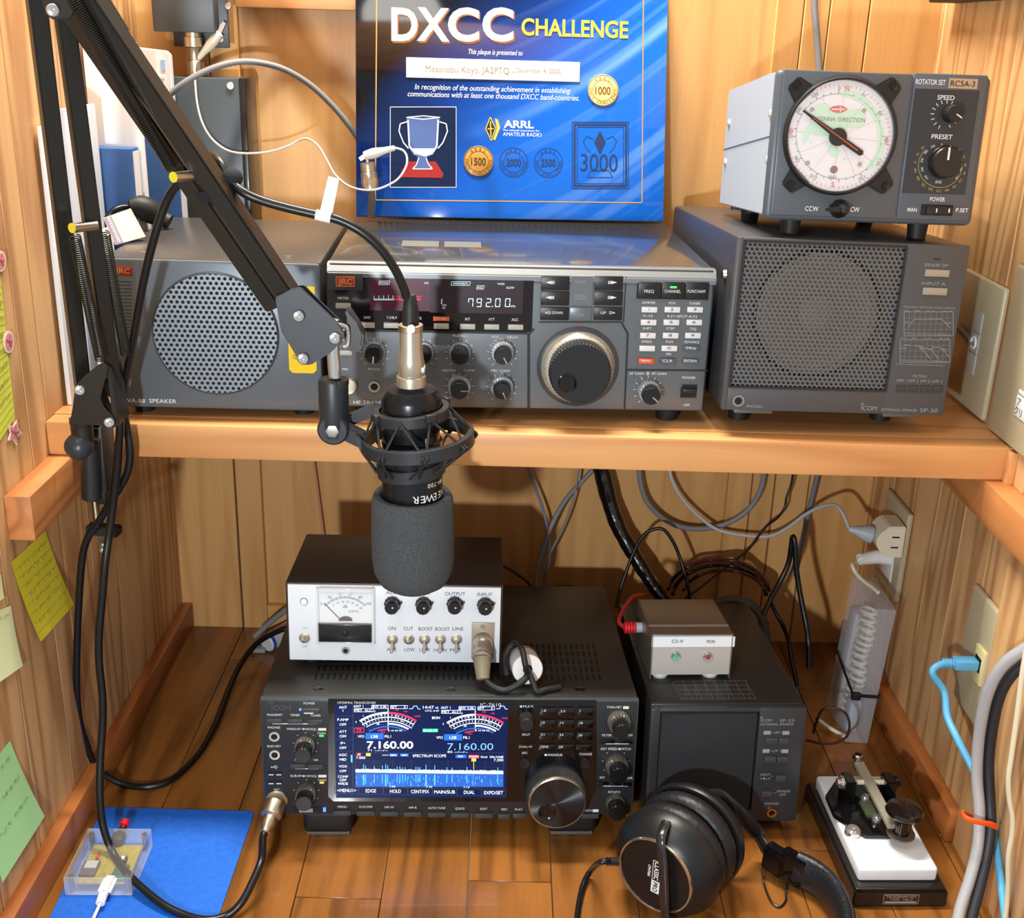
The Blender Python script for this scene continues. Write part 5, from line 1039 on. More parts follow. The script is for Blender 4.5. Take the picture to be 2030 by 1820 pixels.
mk_([(60.5, 984), (66, 978), (76, 978), (80, 986), (81.5, 1004), (82, 1060), (81, 1105), (77, 1130), (66, 1150), (46, 1162), (20, 1167), (0, 1168)], 'foam_windscreen', FOAM, seg=64)
mb = MB()
def onmic(th, y, rad): 
    p = A_ + mx * md(y); return p + Vector((math.sin(th), -math.cos(th), 0)) * rad
def mictext(st, th0, y, h, dth):
    kk = (aY(827, y, -.11) - aY(807, y, -.11)).length / 20; rad = 60.4 * kk
    for i, ch in enumerate(st):
        th = th0 - i * dth; p = onmic(th, y, rad); mb.text(ch, p, h * kk, xd=(-math.cos(th), -math.sin(th), 0), zd=(0, 0, -1))
mictext('NEEWER', 1.36, 969, 15, .235); mictext('NW-700', 1.30, 945, 9, .13)
mb.world(MC)._build('body_lettering', PRW, body)
mb = MB(); mb.box(onmic(.55, 868, .0222), onmic(.56, 852, .0231)); mb.world(MC)._build('body_mark', PRG, body)

# ================================================================== microphone cable with its plug
def fc(*pts): return [aY(*q) for q in pts]
CB = Dev('microphone_cable', 'black microphone cable with silver plug and white tag, strapped along the boom arm', 'cable', tuple(A_))
def cp(mb, name, m, par=None): return mb.world(CB).build(name, m, par or CB)
cp(MB().tube(fc((806, 590, -.112), (800, 570, -.114), (782, 532, -.118), (752, 490, -.122), (715, 458, -.124), (672, 436, -.124), (630, 426, -.124), (570, 412, -.124), (515, 396, -.124), (478, 378, -.124), (452, 352, -.118), (436, 322, -.112), (420, 308, -.100), (404, 316, -.088), (384, 338, -.080), (352, 366, -.076), (330, 400, -.072), (306, 470, -.068), (284, 560, -.060), (262, 680, -.044), (247, 760, -.030), (244, 812, -.024), (252, 850, -.022), (258, 895, -.022), (252, 938, -.022), (232, 975, -.020), (207, 1015, -.014), (190, 1044, -.012), (176, 1062, -.012), (164, 1100, -.012), (157, 1180, -.012), (153, 1270, -.008), (152, 1360, -.004), (158, 1430, .002), (176, 1490, .008)), .0033, 12, 8), 'cable', RUBG)
cp(MB().tube(fc((176, 1490, .008), (196, 1526, .012)) + [aZ(240, 1553, .0045), aZ(290, 1560, .0036), aZ(340, 1546, .0036), aZ(390, 1500, .0036), aZ(425, 1440, .004), aZ(450, 1375, .005), aZ(475, 1320, .010), aZ(510, 1275, .022), aZ(560, 1248, .030), aZ(600, 1240, .034)], .0033, 12, 8), 'cable', RUBG)
X0 = aY(814, 643, -.11)
def ck(prof, name, m, seg=32, kn=0, par=None):
    pr = []
    for r_, y in prof: kk = (aY(827, y, -.11) - aY(807, y, -.11)).length / 20; pr.append((r_ * kk, md(y)))
    return MB().lathe(pr, A_, mx, seg, kn).world(CB).build(name, m, par or CB)
pl = ck([(18, 648), (22, 650), (23, 658), (23, 690), (26, 715), (27, 738), (25, 741), (25, 743), (29, 745), (29.5, 748), (29.5, 764), (26, 766), (0, 766)], 'plug_shell', mat('plug_silver', '#bdb6a6', .3, .75))
ck([(23, 643), (24.5, 644), (24.5, 655), (23, 656)], 'clamp_band', NIK, par=pl); ck([(10, 584), (11.5, 586), (16, 612), (17, 646)], 'strain_relief', RUB)
p = aY(815, 652, -.122); cp(MB().lathe([(.0034, 0), (.003, .0012), (0, .0012)], p, (0, -1, 0), 14), 'band_screw', STL, pl); cp(MB().box(aY(834, 740, -.116), aY(844, 723, -.106), .0006), 'plug_latch', mat('latch_silver', '#c6c1b4', .4, .5), pl)
f_ = cp(MB().tube(fc((626, 425.5, -.124), (641, 429, -.124), (656, 432.5, -.124)), .0037, 14, 4), 'tag_wrap', WHT); cp(MB().prism([aY(634, 420, -.124), aY(658, 427, -.124), aY(672, 355, -.124), aY(651, 349, -.124)], (0, .0003, 0)), 'tag_flag', WHT, f_)
CD = Dev('microphone_lead', 'thick black cable hanging in a loop to the microphone socket of the screen transceiver', 'cable', (-.32, -.05, .3))
def dp(mb, name, m, par=None): return mb.world(CD).build(name, m, par or CD)
sx, sy = I.p2(0, 0); I.c = A(0, 0) + (3.98,)
mp_ = [I.M @ I.L(195, 895, 0), ]
ctr = mp_[0]; ndir = (I.M.to_3x3() @ Vector((0, -1, 0))).normalized(); pd = (ndir + Vector((-.22, 0, -.50))).normalized()
dp(MB().lathe([(.0088, .0035), (.0098, .004), (.0098, .016), (.0092, .017), (.0080, .0175), (.0066, .019), (.0064, .026), (.0052, .028), (.0048, .033), (.0036, .034)], ctr, pd, 30), 'plug_shell', NIK)
e_ = ctr + pd * .033
dp(MB().tube([e_ - pd * .004, e_ + pd * .006] + fc((518, 1705, -.122), (500, 1750, -.140)) + [aZ(478, 1790, .012), aZ(450, 1815, .0045), aZ(410, 1824, .0045), aZ(365, 1814, .0046)] + [aZ(318, 1790, .0075), aZ(262, 1742, .012)] + fc((226, 1695, -.098), (205, 1640, -.088), (198, 1580, -.080), (199, 1500, -.068), (203, 1440, -.060), (203, 1380, -.055), (197, 1320, -.052), (196, 1260, -.050), (202, 1190, -.046), (208, 1120, -.042), (216, 1060, -.036), (224, 1000, -.034), (231, 940, -.036), (236, 880, -.040), (238, 846, -.044), (236, 800, -.046)), .0034, 12, 8), 'cable', RUBG)
# ================================================================== things in the upper left corner
GC = mat('grey_coax', '#7b8084', .45); GC2 = mat('pale_grey_cord', '#b9bcbc', .5); BLC = mat('blue_grey_cord', '#6f7690', .5); WC = mat('white_lead', '#e4e3d8', .45)
def C(name, label, pts, r, m, cat='cable', group=None, seg=10, n=8): return cable(name, label, cat, [aY(*q) for q in pts], r, m, group, seg, n)
f5 = crop(280, 0, 3.79)
WB = Dev('lightning_arrester', 'dark grey metal box with a coax plug below, on the back wall, upper left', 'electrical box', tuple(aY(375, 62, .30)))
def wpart(mb, d, name, m, par=None, label=None): return mb.world(d).build(name, m, par or d, label)
DGM = mat('dark_grey_metal', '#4b5258', .42, .25); DGM2 = mat('bracket_metal', '#3e4246', .4, .3)
a, b = aY(304, 62, .29), aY(426, 62, .29); wpart(MB().box((a.x, .29, a.z), (b.x, YB - .006, a.z + .075), .001), WB, 'box', DGM)
c, d = aY(345, 92, .31), aY(455, 92, .31); wpart(MB().box((c.x, .310, c.z), (d.x, .3135, c.z + .085), .001), WB, 'bracket', DGM2); wpart(MB().box((b.x - .004, .3135, a.z + .02), (b.x, YB - .0003, a.z + .06)), WB, 'bracket_leg', DGM2)
pc = aY(383, 64, .302); wpart(MB().lathe([(.0085, .002), (.0085, -.004), (.0098, -.0045), (.0098, -.0135), (.0075, -.0145), (.0062, -.017), (.0062, -.026), (.0085, -.028), (.0085, -.041), (.006, -.042)], (pc.x, pc.y, a.z), (0, 0, 1), 24), WB, 'coax_plug', NIK)
for x, y in ((437, 78), (452, 12)): p = aY(x, y, .310); wpart(MB().lathe([(.0035, 0), (.003, .001), (0, .0012)], p, (0, -1, 0), 14), WB, 'screw', STL)
BX = Dev('matching_box', 'flat dark grey box standing on the shelf behind the left speaker', 'electrical box', tuple(aY(415, 420, .285)))
p0, p1 = aY(338, 152, .285), aY(486, 152, .285)
wpart(MB().box((p0.x, .285, ZS + .0003), (p1.x - .006, .332, p0.z), .0015), BX, 'case', mat('slate_case', '#474f56', .4, .25)); wpart(MB().box((p1.x - .007, .2842, ZS + .0006), (p1.x, .334, p0.z + .0006), .0015), BX, 'end_plate', BLKM)
wpart(MB().lathe([(.004, 0), (.0036, .0012), (0, .0012)], aY(457, 170, .285), (0, -1, 0), 14), BX, 'screw', STL)
C('coax_cable', 'grey coax cable arching over the dark box in the upper left towards the plaque', [(322, 206, .262), (345, 180, .262), (380, 155, .262), (425, 134, .265), (470, 123, .27), (512, 124, .275), (562, 137, .285), (612, 166, .295), (655, 205, .302), (690, 246, .308), (712, 280, .312), (735, 330, .315)], .0031, GC)
def clip(name, label, tip, back, Y, nose):
    d = Dev(name, label, 'clip', tuple(aY(*back, Y)), group='white alligator clips of the test lead'); A, B = aY(*tip, Y), aY(*back, Y); ax_ = A - B
    wpart(MB().lathe([(.0012, 0), (.0026, .001), (.0034, ax_.length * .35), (.0050, ax_.length * .6), (.0052, ax_.length * .75), (.0040, ax_.length), (0, ax_.length)], B, ax_, 20), d, 'boot', mat('white_vinyl', '#e6ead8', .42))
    N = aY(*nose, Y); wpart(MB().bar(A - ax_ * .05, N, .004, .0016, (0, -1, 0), .0004), d, 'jaw', STL); wpart(MB().bar(A - ax_ * .05, N + Vector((.002, 0, .002)), .0036, .0012, (0, -1, 0), .0003), d, 'jaw', STL); return d
clip('alligator_clip', 'white alligator clip hooked on the dark grey box in the upper left corner', (436, 66), (389, 121), .300, (441, 48))
clip('alligator_clip', 'white alligator clip hooked on the coax plug in front of the plaque', (722, 309), (784, 293), .246, (713, 316))
C('test_lead', 'thin white lead sagging between the two white alligator clips', [(389, 121, .298), (386, 135, .286), (387, 165, .280), (391, 205, .279), (401, 243, .278), (421, 276, .276), (451, 298, .274), (485, 304, .272), (532, 301, .268), (572, 289, .264), (598, 276, .262), (614, 277, .260), (632, 291, .256), (648, 318, .252), (664, 346, .248), (690, 368, .244), (722, 377, .240), (752, 374, .238), (785, 358, .238), (803, 335, .240), (807, 314, .243), (800, 299, .246), (784, 293, .246)], .00105, WC, seg=8)
CPX = Dev('coax_plug_cable', 'short grey coax cable with a nickel plug standing in front of the plaque', 'cable', tuple(aY(735, 432, .256)))
t0, t1 = aY(729, 322, .252), aY(735, 376, .252); ax_ = t1 - t0; L_ = ax_.length
wpart(MB().lathe([(.0012, -.012), (.002, -.0115), (.002, 0), (.0070, 0), (.0076, .002), (.0076, L_ * .36), (.0082, L_ * .38), (.0082, L_ * .62), (.0086, L_ * .64), (.0086, L_ * .97), (.0060, L_)], t0, ax_, 26), CPX, 'plug', NIK)
wpart(MB().tube([t1 - ax_ * .05] + [aY(737, 395, .252), aY(737, 415, .254)] + [Vector((aY(736, 430, .256).x, .256, .5268))], .0038, 12, 6), CPX, 'cable', GC)
# books and papers beside the left speaker
BKB = mat('blue_cloth_cover', '#2a4f86', .55, var=.12, vscale=40); PAP = mat('paper_white', '#dcdfe2', .6); PAPY = mat('paper_cream', '#d8d2b4', .6)
bk = Dev('binder', 'dark blue binder standing on the shelf behind the left speaker', 'binder', (-.37, .26, ZS), group='dark blue binders')
r0 = aY(350, 276, .2515); mb = MB(); mb.box((-.3985, .2515, ZS + .0003), (r0.x, .2735, r0.z), .0015); wpart(mb, bk, 'cover', BKB)
wpart(MB().box((-.3975, .2530, ZS + .001), (r0.x + .0004, .2720, r0.z - .003)), bk, 'pages', PAP)
bk = Dev('binder', 'dark blue binder wedged between the left wall and the left speaker', 'binder', (-.37, .16, ZS), group='dark blue binders')
r1 = aY(230, 294, .150); mb = MB(); mb.box((-.3985, .150, ZS + .0003), (-.3545, .170, r1.z), .0015); wpart(mb, bk, 'cover', BKB); wpart(MB().box((-.3975, .1515, ZS + .001), (-.3541, .1685, r1.z - .003)), bk, 'pages', PAP)
wf = Dev('file_folder', 'white file folder standing behind the blue binder, printed in pale blue', 'folder', (-.36, .28, ZS), group='white file folders')
tr = aY(336, 101, .2745)
mb = MB(); mb.prism([(-.3995, .2745, ZS + .0003), (tr.x + .001, .2745, ZS + .0003), (tr.x, .2745, tr.z - .004), (tr.x - .004, .2745, tr.z), (-.3995, .2745, tr.z + .004)], (0, .009, 0), .0008); wpart(mb, wf, 'cover', PAP)
for x0, y0, x1, y1, m_ in ((318, 118, 328, 140, '#8fb2dc'), (295, 150, 326, 156, '#c9d3dd'), (296, 170, 320, 173, '#ccd4da')):
    A, B = aY(x0, y0, .2742), aY(x1, y1, .2742); wpart(MB().box((A.x, .2739, B.z), (B.x, .2747, A.z)), wf, 'cover_print', mat('print_' + m_[1:], m_, .6))
wg = Dev('file_folder', 'tall white file folder with a red stripe, just behind the wedged blue binder', 'folder', (-.37, .18, ZS), group='white file folders'); za_ = aY(200, 82, .1715).z
wpart(MB().box((-.3985, .1715, ZS + .0003), (-.3520, .1830, za_), .0008), wg, 'cover', PAP); A, B = aY(183, 215, .1714), aY(188, 290, .1714); wpart(MB().box((A.x, .1711, B.z), (B.x, .172, A.z)), wg, 'red_stripe', mat('print_red', '#b8434a', .6)); A, B = aY(210, 120, .1714), aY(232, 170, .1714); wpart(MB().box((A.x, .1711, B.z), (B.x, .172, A.z)), wg, 'cover_print', mat('print_pale', '#c4cedd', .6))
for i, (x, m_, zt, st) in enumerate(((-.3975, PAP, .655, 'white paper folder nearest the left wall, on edge behind the boom arm'), (-.391, PAPY, .640, 'cream paper folder, second from the left wall behind the boom arm'), (-.385, mat('paper_grey', '#b9bfc9', .6), .668, 'pale grey folder, third from the left wall behind the boom arm'), (-.378, PAP, .560, 'white booklet on edge, lowest of the papers next to the left speaker'))):
    o = MB().box((x, .045 + .01 * i, ZS + .0003), (x + .0042, .148 - .004 * i, zt - .03), .0006).build('paper_folder', m_); tag(o, st, 'folder', 'papers on edge behind the boom arm')
# photo card and black plug on the left speaker
ct = [aY(205, 432, .092), aY(259, 413, .118), aY(289, 469, .100), aY(230, 500, .072)]; zt = S1.M.translation.z + S1H
PC = Dev('photo_card', 'small photo card with a sprocket-hole border propped up on the left speaker', 'card', (ct[3].x, ct[3].y, zt))
ct = [Vector((v.x, v.y, max(v.z, zt + .0006))) for v in ct]; nrm = (ct[1] - ct[0]).cross(ct[3] - ct[0]).normalized(); nrm = -nrm if nrm.y > 0 else nrm
wpart(MB().prism(ct, nrm * -.0004), PC, 'card', mat('card_picture', '#b7a187', .4, var=.35, vscale=45))
def q4(u, v): return ct[0].lerp(ct[1], u).lerp(ct[3].lerp(ct[2], u), v) + nrm * .0003
mb = MB(); mb.faces([q4(.02, .02), q4(.26, .02), q4(.26, .98), q4(.02, .98)], [(0, 1, 2, 3)]); wpart(mb, PC, 'film_border', mat('film_purple', '#5a5068', .4))
mb = MB()
for i in range(13): v = .04 + i * .072; a4 = [q4(.10, v), q4(.20, v), q4(.20, v + .036), q4(.10, v + .036)]; mb.faces([p + nrm * .0002 for p in a4], [(0, 1, 2, 3)])
wpart(mb, PC, 'sprocket_marks', PRW)
BP = Dev('black_plug', 'black cable plug lying on the left speaker behind the photo card', 'plug', (-.30, .19, zt))
wpart(MB().tube([aY(255, 410, .150), aY(278, 410, .155), aY(300, 420, .160), aY(318, 430, .165), aY(336, 440, .165)], lambda t: .0075 + .004 * math.sin(PI * min(1, t * 1.2)), 14, 6), BP, 'plug_body', RUB)
wpart(MB().tube([aY(258, 410, .150), aY(240, 411, .145), aY(225, 418, .140), aY(212, 432, .138), aY(206, 450, .138)], .0026, 10, 6), BP, 'cable', RUBG)

# ================================================================== right wall: plates, cables
PL = BEI
def wallplate(name, label, y0, y1, z0, z1, th=.006):
    d = Dev(name, label, 'wall plate', (XR, (y0 + y1) / 2, z0)); wpart(MB().box((XR - th, y0, z0), (XR - .0002, y1, z1), .0025, 3), d, 'cover', PL); return d
w1 = wallplate('wall_plate', 'beige wall plate with three inserts and a grey cable, right of the right speaker', .062, .158, .388, .510)
for i in range(3):
    z0 = .422 + i * .0195; wpart(MB().box((XR - .0072, .096, z0), (XR - .005, .1155, z0 + .0188), .0004), w1, 'insert', mat('grey_insert', '#a9aaa4', .4))
wpart(MB().ring((XR - .0075, .105, .451), (1, 0, 0), .0052, .0012, 24), w1, 'cable_grommet', WHT)
w2 = wallplate('wall_plate', 'plain beige wall plate with a white handwritten label at the right edge', -.060, .048, .386, .535)
yl = aX(2015, 800, XR - .006).y; zl_ = aX(2018, 802, XR - .006).z; lb = wpart(MB().box((XR - .0068, yl - .030, zl_ - .010), (XR - .0058, yl, zl_ + .008), .0003), w2, 'paper_label', mat('label_paper', '#dfe3e6', .6)); wpart(MB().box((XR - .0067, yl - .030, zl_ + .0095), (XR - .0058, yl - .001, zl_ + .013), .0003), w2, 'paper_label', mat('label_paper', '#dfe3e6', .6))
mb = MB()
for st, y, z, h in (('ア', yl - .003, zl_ + .0032, .0058), ('クリ', yl - .001, zl_ - .0048, .0058)): mb.text(st, (XR - .0071, y, z), h, xd=(0, -1, 0), zd=(0, 0, 1), al='l')
wpart(mb, w2, 'label_writing', PRD, lb)
C('grey_cable', 'grey cable coming out of the wall plate behind the right speaker', [(1942, 693, .100), (1925, 676, .115), (1905, 655, .14), (1890, 640, .17)], .0038, mat('mid_grey_cable', '#7d8186', .5))
C('grey_cable', 'thick grey cable running up the back wall behind the rotator box', [(1613, -40, .325), (1615, 20, .325), (1620, 80, .325), (1624, 140, .322), (1626, 200, .318), (1625, 300, .31), (1600, 400, .30)], .0036, GC)
C('grey_cable', 'grey cable hanging between the rotator box and the right wall', [(1905, 300, .24), (1930, 360, .21), (1943, 410, .19), (1950, 450, .18), (1948, 500, .18), (1935, 560, .19), (1915, 620, .20)], .0034, GC)
dk = Dev('wall_box', 'dark box on the right wall, only its lower edge showing at the upper right corner', 'electrical box', (XR, .15, .745)); zz_ = aX(1960, 8, XR - .02).z
wpart(MB().box((XR - .03, .0, zz_ + .004), (XR - .0002, .30, zz_ + .06), .002), dk, 'case', DARK)
# outlet
o1 = wallplate('power_outlet', 'tall beige outlet plate with plugs in it on the right wall under the shelf', .196, .272, .133, .238, .007)
wpart(MB().box((XR - .0085, .216, .147), (XR - .006, .248, .205), .0006), o1, 'socket_insert', WHT)
ad = Dev('plug_adapter', 'ivory three-way plug adapter in the beige outlet plate', 'adapter', (XR - .02, .21, .19))
mb = MB(); ya, za, zb = .190, .190, .226; xa_ = XR - .0087
mb.prism([(xa_, ya, za), (xa_, ya, zb), (xa_ - .018, ya, zb)] + [(xa_ - .018 - .012 * math.sin(PI * i / 8), ya, zb - (zb - za) * i / 8) for i in range(1, 8)] + [(xa_ - .018, ya, za)], (0, .034, 0), .0012); body_ = wpart(mb, ad, 'body', CRM)
for z in (.202, .214): wpart(MB().box((xa_ - .014, ya - .0003, z - .0008), (xa_ - .006, ya + .001, z + .0008)), ad, 'slot', DARK)
pc_ = Vector((xa_ - .030, .207, .209))
PG = Dev('mains_cable', 'pale grey power cord plugged into the ivory adapter, sagging along the back wall', 'cable', tuple(pc_))
wpart(MB().lathe([(.0095, 0), (.0098, .003), (.0085, .009), (.005, .018), (.0032, .026)], pc_, (-1, .15, .18), 20), PG, 'plug', mat('plug_grey', '#a8b3bd', .45))
fb = crop(960, 900, 2.819); q_ = [pc_ + Vector((-.024, .0035, .0043))]
wpart(MB().tube(q_ + [aY(*fb(*p), Y) for *p, Y in ((1980, 298, .235), (1900, 290, .26), (1800, 335, .28), (1690, 415, .295), (1590, 460, .305), (1450, 455, .312), (1310, 425, .318), (1210, 358, .322), (1110, 255, .326), (1055, 160, .328), (1036, 90, .330), (1030, 30, .330))], .0021, 10, 8), PG, 'cord', GC2)
WP = Dev('white_plug', 'white angled power plug in the outlet below the ivory adapter', 'plug', (XR - .02, .2, .165))
wpart(MB().tube([(XR - .0087, .222, .175), (XR - .022, .222, .176), (XR - .034, .220, .175), (XR - .045, .216, .175)], lambda t: .0088 - .0025 * t, 18, 5), WP, 'plug_body', WHT)
wpart(MB().tube([(XR - .044, .216, .177), (XR - .049, .214, .172)] + [aY(*crop(1560, 920, 3.138)(*p), Y) for *p, Y in ((405, 625, .20), (430, 680, .192), (480, 730, .180), (535, 770, .165), (568, 800, .155))], .0022, 10, 6), WP, 'cord', CRM)
# clear box with a power adapter, strapped with a black tie
TB = Dev('plastic_case', 'narrow translucent plastic case with a power adapter inside, standing against the right wall', 'case', (.3815, .160, 0), roll=2.8)
TX, TY, TZ = .0132, .038, .163
MLK = mat('milky_plastic', '#dfe2ea', .25, alpha=.30, coat=.3)
mb = MB(); mb.box((-TX, -TY, .0003), (TX, TY, TZ), .002)
mb.build('shell', MLK, TB)
mb = MB()
for i in range(15): mb.ring((0, .004 * math.sin(i), .020 + i * .0085), (.1, 0, 1), .0080, .0019, 18, 8)
mb.build('coiled_cord', mat('coil_cream', '#d6d3c6', .5), TB)
MB().box((-.010, .012, .01), (.010, .034, .13), .002).build('adapter', mat('adapter_white', '#c9cdd2', .5), TB)
MB().box((-.0105, -.028, .008), (.002, -.012, .045), .002).build('inner_plug', mat('plug_blue_grey', '#93a6bc', .45), TB)
o = Dev('cable_tie', 'black cable tie round the translucent plastic case', 'tie', (.3815, .160, .08), roll=2.8)
mb = MB(); pts = [Vector((-TX - .0008, -TY - .0008, .060)), Vector((TX + .0008, -TY - .0008, .060)), Vector((TX + .0008, TY + .0008, .072)), Vector((-TX - .0008, TY + .0008, .072))]
pts = [o.W(TB.M @ p) for p in pts]
for a4, b4 in zip(pts, pts[1:] + pts[:1]): mb.bar(a4, b4, .0036, .0012, (0, 0, 1)) if False else mb.bar(a4, b4, .0012, .0036, (0, 0, 1))
mb.build('strap', RUB, o); MB().box(pts[0] + Vector((-.002, -.004, -.004)), pts[0] + Vector((.007, .002, .004)), .0008).build('lock', RUB, o)
# network plate
o2 = wallplate('network_socket', 'beige wall plate with a network socket and a blue plug on the right wall', -.040, .018, .128, .246)
fO = crop(1560, 920, 3.138)
js = aX(*fO(1200, 1245), XR - .006); wpart(MB().box((XR - .0085, js.y - .011, js.z - .017), (XR - .005, js.y + .009, js.z + .017), .0006), o2, 'jack_frame', mat('jack_cream', '#d9cf9a', .4)); wpart(MB().box((XR - .0088, js.y - .007, js.z - .006), (XR - .006, js.y + .006, js.z + .008)), o2, 'jack_opening', DARK)
BLU = mat('sky_blue_cable', '#5aa9d6', .42)
LN = Dev('network_cable', 'sky blue network cable plugged into the beige network socket', 'cable', tuple(js))
wpart(MB().box((XR - .030, js.y - .006, js.z - .004), (XR - .0089, js.y + .006, js.z + .005), .001), LN, 'plug', BLU)
wpart(MB().tube([Vector((XR - .028, js.y, js.z)), Vector((XR - .040, js.y - .002, js.z + .001)), Vector((XR - .050, js.y - .006, js.z - .006))] + [aY(*q) for q in ((1872, 1372, -.035), (1878, 1420, -.050), (1898, 1465, -.070), (1922, 1512, -.083), (1945, 1560, -.095), (1966, 1625, -.108), (1978, 1700, -.130), (1988, 1780, -.155), (1996, 1850, -.178))], .0033, 12, 8), LN, 'cable', BLU)
mb = MB()
for i in range(5): mb.ring((XR - .031 - i * .0022, js.y - .0004, js.z + .0004), (1, 0, 0), .0040, .0008, 16, 6)
wpart(mb, LN, 'strain_relief', BLU)
C('grey_cable', 'thick pale grey cable in front of the right wall, tied with orange', [(2070, 1262, -.13), (2030, 1287, -.125), (1995, 1312, -.12), (1968, 1350, -.115), (1950, 1405, -.11), (1940, 1470, -.108), (1937, 1540, -.112), (1942, 1610, -.122), (1938, 1680, -.134), (1922, 1745, -.148), (1904, 1800, -.162), (1895, 1850, -.176)], .0048, mat('pale_grey_sheath', '#9fa1a6', .5), seg=14)
C('black_cable', 'thick black cable beside the pale grey one in front of the right wall', [(2075, 1288, -.125), (2036, 1312, -.12), (2004, 1340, -.115), (1982, 1380, -.11), (1968, 1440, -.107), (1960, 1510, -.108), (1962, 1580, -.116), (1964, 1640, -.127), (1956, 1700, -.138), (1942, 1760, -.152), (1926, 1820, -.167), (1920, 1860, -.178)], .0046, mat('black_sheath', '#24262c', .5), seg=14)
C('cream_cable', 'thin cream cable hanging at the right edge', [(2034, 1290, -.175), (2026, 1340, -.175), (2016, 1420, -.175), (2005, 1500, -.175), (1999, 1545, -.175), (2001, 1585, -.175), (2007, 1620, -.175), (2006, 1655, -.175), (1999, 1700, -.175), (1998, 1760, -.175), (1994, 1812, -.177), (1985, 1850, -.179)], .0020, mat('cream_sheath', '#d9d3b8', .5))
OT = Dev('twist_tie', 'orange twist tie round the grey and black cables at the right edge', 'tie', tuple(aY(1935, 1625, -.125))); OR_ = mat('orange_vinyl', '#ef5a1f', .45)
wpart(MB().tube([aY(1908, 1612, -.126), aY(1915, 1622, -.134), aY(1940, 1630, -.137), aY(1962, 1634, -.135), aY(1976, 1640, -.130)], .0026, 10, 5, flat=.5, up=(0, 0, 1)), OT, 'tie_front', OR_); wpart(MB().tube([aY(1908, 1610, -.126), aY(1930, 1621, -.112), aY(1955, 1624, -.114), aY(1972, 1621, -.120)], .0022, 10, 5, flat=.5, up=(0, 0, 1)), OT, 'tie_back', OR_)

# ================================================================== cable tangle under the shelf
YW = .330
def B(name, label, pts, r, m, **kw): return C(name, label, [fb(x, y) + (Y,) for x, y, Y in pts], r, m, **kw)
C('pink_wire', 'thin pink wire hanging down the back wall left of the microphone', [(618, 900, .337), (623, 930, .336), (630, 985, .335), (637, 1040, .334), (641, 1075, .332), (645, 1130, .325)], .0011, mat('pink_wire_sheath', '#c58a78', .5))
B('blue_grey_cable', 'blue-grey cable coming down behind the shelf right of the microphone', [(235, 30, .325), (250, 95, .325), (290, 200, .322), (325, 300, .318), (350, 400, .312), (365, 500, .306), (362, 600, .30), (330, 720, .30)], .0018, BLC)
B('coax_cable', 'grey coax cable hanging from the shelf to the back of the screen transceiver', [(640, 40, .33), (600, 95, .33), (540, 160, .326), (460, 250, .32), (395, 360, .312), (345, 480, .305), (315, 580, .30), (295, 670, .296), (290, 740, .29), (310, 790, .28)], .0029, GC)
B('thin_grey_cable', 'thin grey cable crossing the grey coax under the shelf', [(538, 30, .318), (528, 95, .318), (510, 200, .315), (475, 320, .31), (425, 440, .305), (370, 550, .30), (320, 640, .298), (280, 720, .295)], .0013, GC)
TAPE = mat('black_tape', '#0f1012', .2, coat=.4, bump=.8, bscale=120)
B('taped_bundle', 'thick cable bundle wrapped in shiny black tape under the shelf', [(640, 30, .320), (660, 110, .318), (700, 270, .314), (750, 410, .306), (810, 520, .298), (870, 620, .29), (930, 715, .282), (1000, 810, .27), (1070, 880, .26)], lambda t: .0105 - .0035 * t + .0003 * math.sin(t * 41) + .0002 * math.sin(t * 97), TAPE, seg=16)
B('coax_cable', 'thick grey coax hanging in a wide loop under the shelf', [(858, 30, .328), (866, 100, .328), (880, 190, .328), (915, 275, .328), (985, 350, .328), (1075, 400, .328), (1180, 418, .328), (1290, 408, .328), (1390, 372, .328), (1480, 305, .328), (1540, 210, .328), (1562, 120, .328), (1566, 40, .328)], .0032, GC, seg=12)
B('black_wire', 'thin black wire winding down from the shelf towards the silver box', [(1722, 60, .315), (1724, 120, .315), (1712, 180, .314), (1690, 240, .312), (1678, 300, .31), (1640, 355, .306), (1575, 405, .30), (1530, 460, .296), (1480, 530, .29), (1420, 580, .284), (1370, 620, .28), (1280, 690, .27), (1190, 760, .262), (1120, 810, .256)], .0014, RUBG)
B('black_wire', 'black wire arching above the taped bundle behind the silver box', [(738, 860, .25), (760, 760, .262), (800, 640, .27), (840, 540, .275), (890, 455, .278), (950, 420, .278), (1005, 425, .276), (1055, 490, .272), (1090, 570, .268), (1115, 650, .262), (1140, 740, .255), (1150, 830, .25)], .0020, RUBG)
MAR = mat('dark_red_sheath', '#4a1c1e', .4); REDW = mat('red_sheath', '#9c2a2c', .4)
def loop(cx, cy, rx, ry, Y, n=14, ph=0, a0=0, a1=360): return [fb(cx + rx * math.cos(R(a0 + (a1 - a0) * i / n + ph)), cy + ry * math.sin(R(a0 + (a1 - a0) * i / n + ph))) + (Y + .012 * math.sin(i * 1.3),) for i in range(n + 1)]
C('power_lead', 'red and black power lead coiled on the desktop behind the silver box, outer turn', loop(1310, 790, 285, 200, .285, a0=190, a1=352), .0024, MAR, group=None)
C('power_lead', 'black power lead coiled behind the silver box, inner turn', loop(1315, 800, 262, 180, .275, a0=185, a1=355), .0026, RUBG)
C('power_lead', 'dark red power lead coiled lowest behind the silver box', loop(1340, 800, 235, 150, .265, a0=195, a1=350), .0020, mat('brown_red_sheath', '#3a1a1a', .4))
B('grey_green_cable', 'thick grey-green cable arching at the back right corner of the silver box', [(1230, 870, .228), (1290, 835, .228), (1370, 815, .228), (1440, 820, .226), (1500, 850, .224), (1545, 905, .222), (1570, 980, .222), (1580, 1060, .222)], .0050, mat('olive_grey_sheath', '#57564c', .5), seg=12)
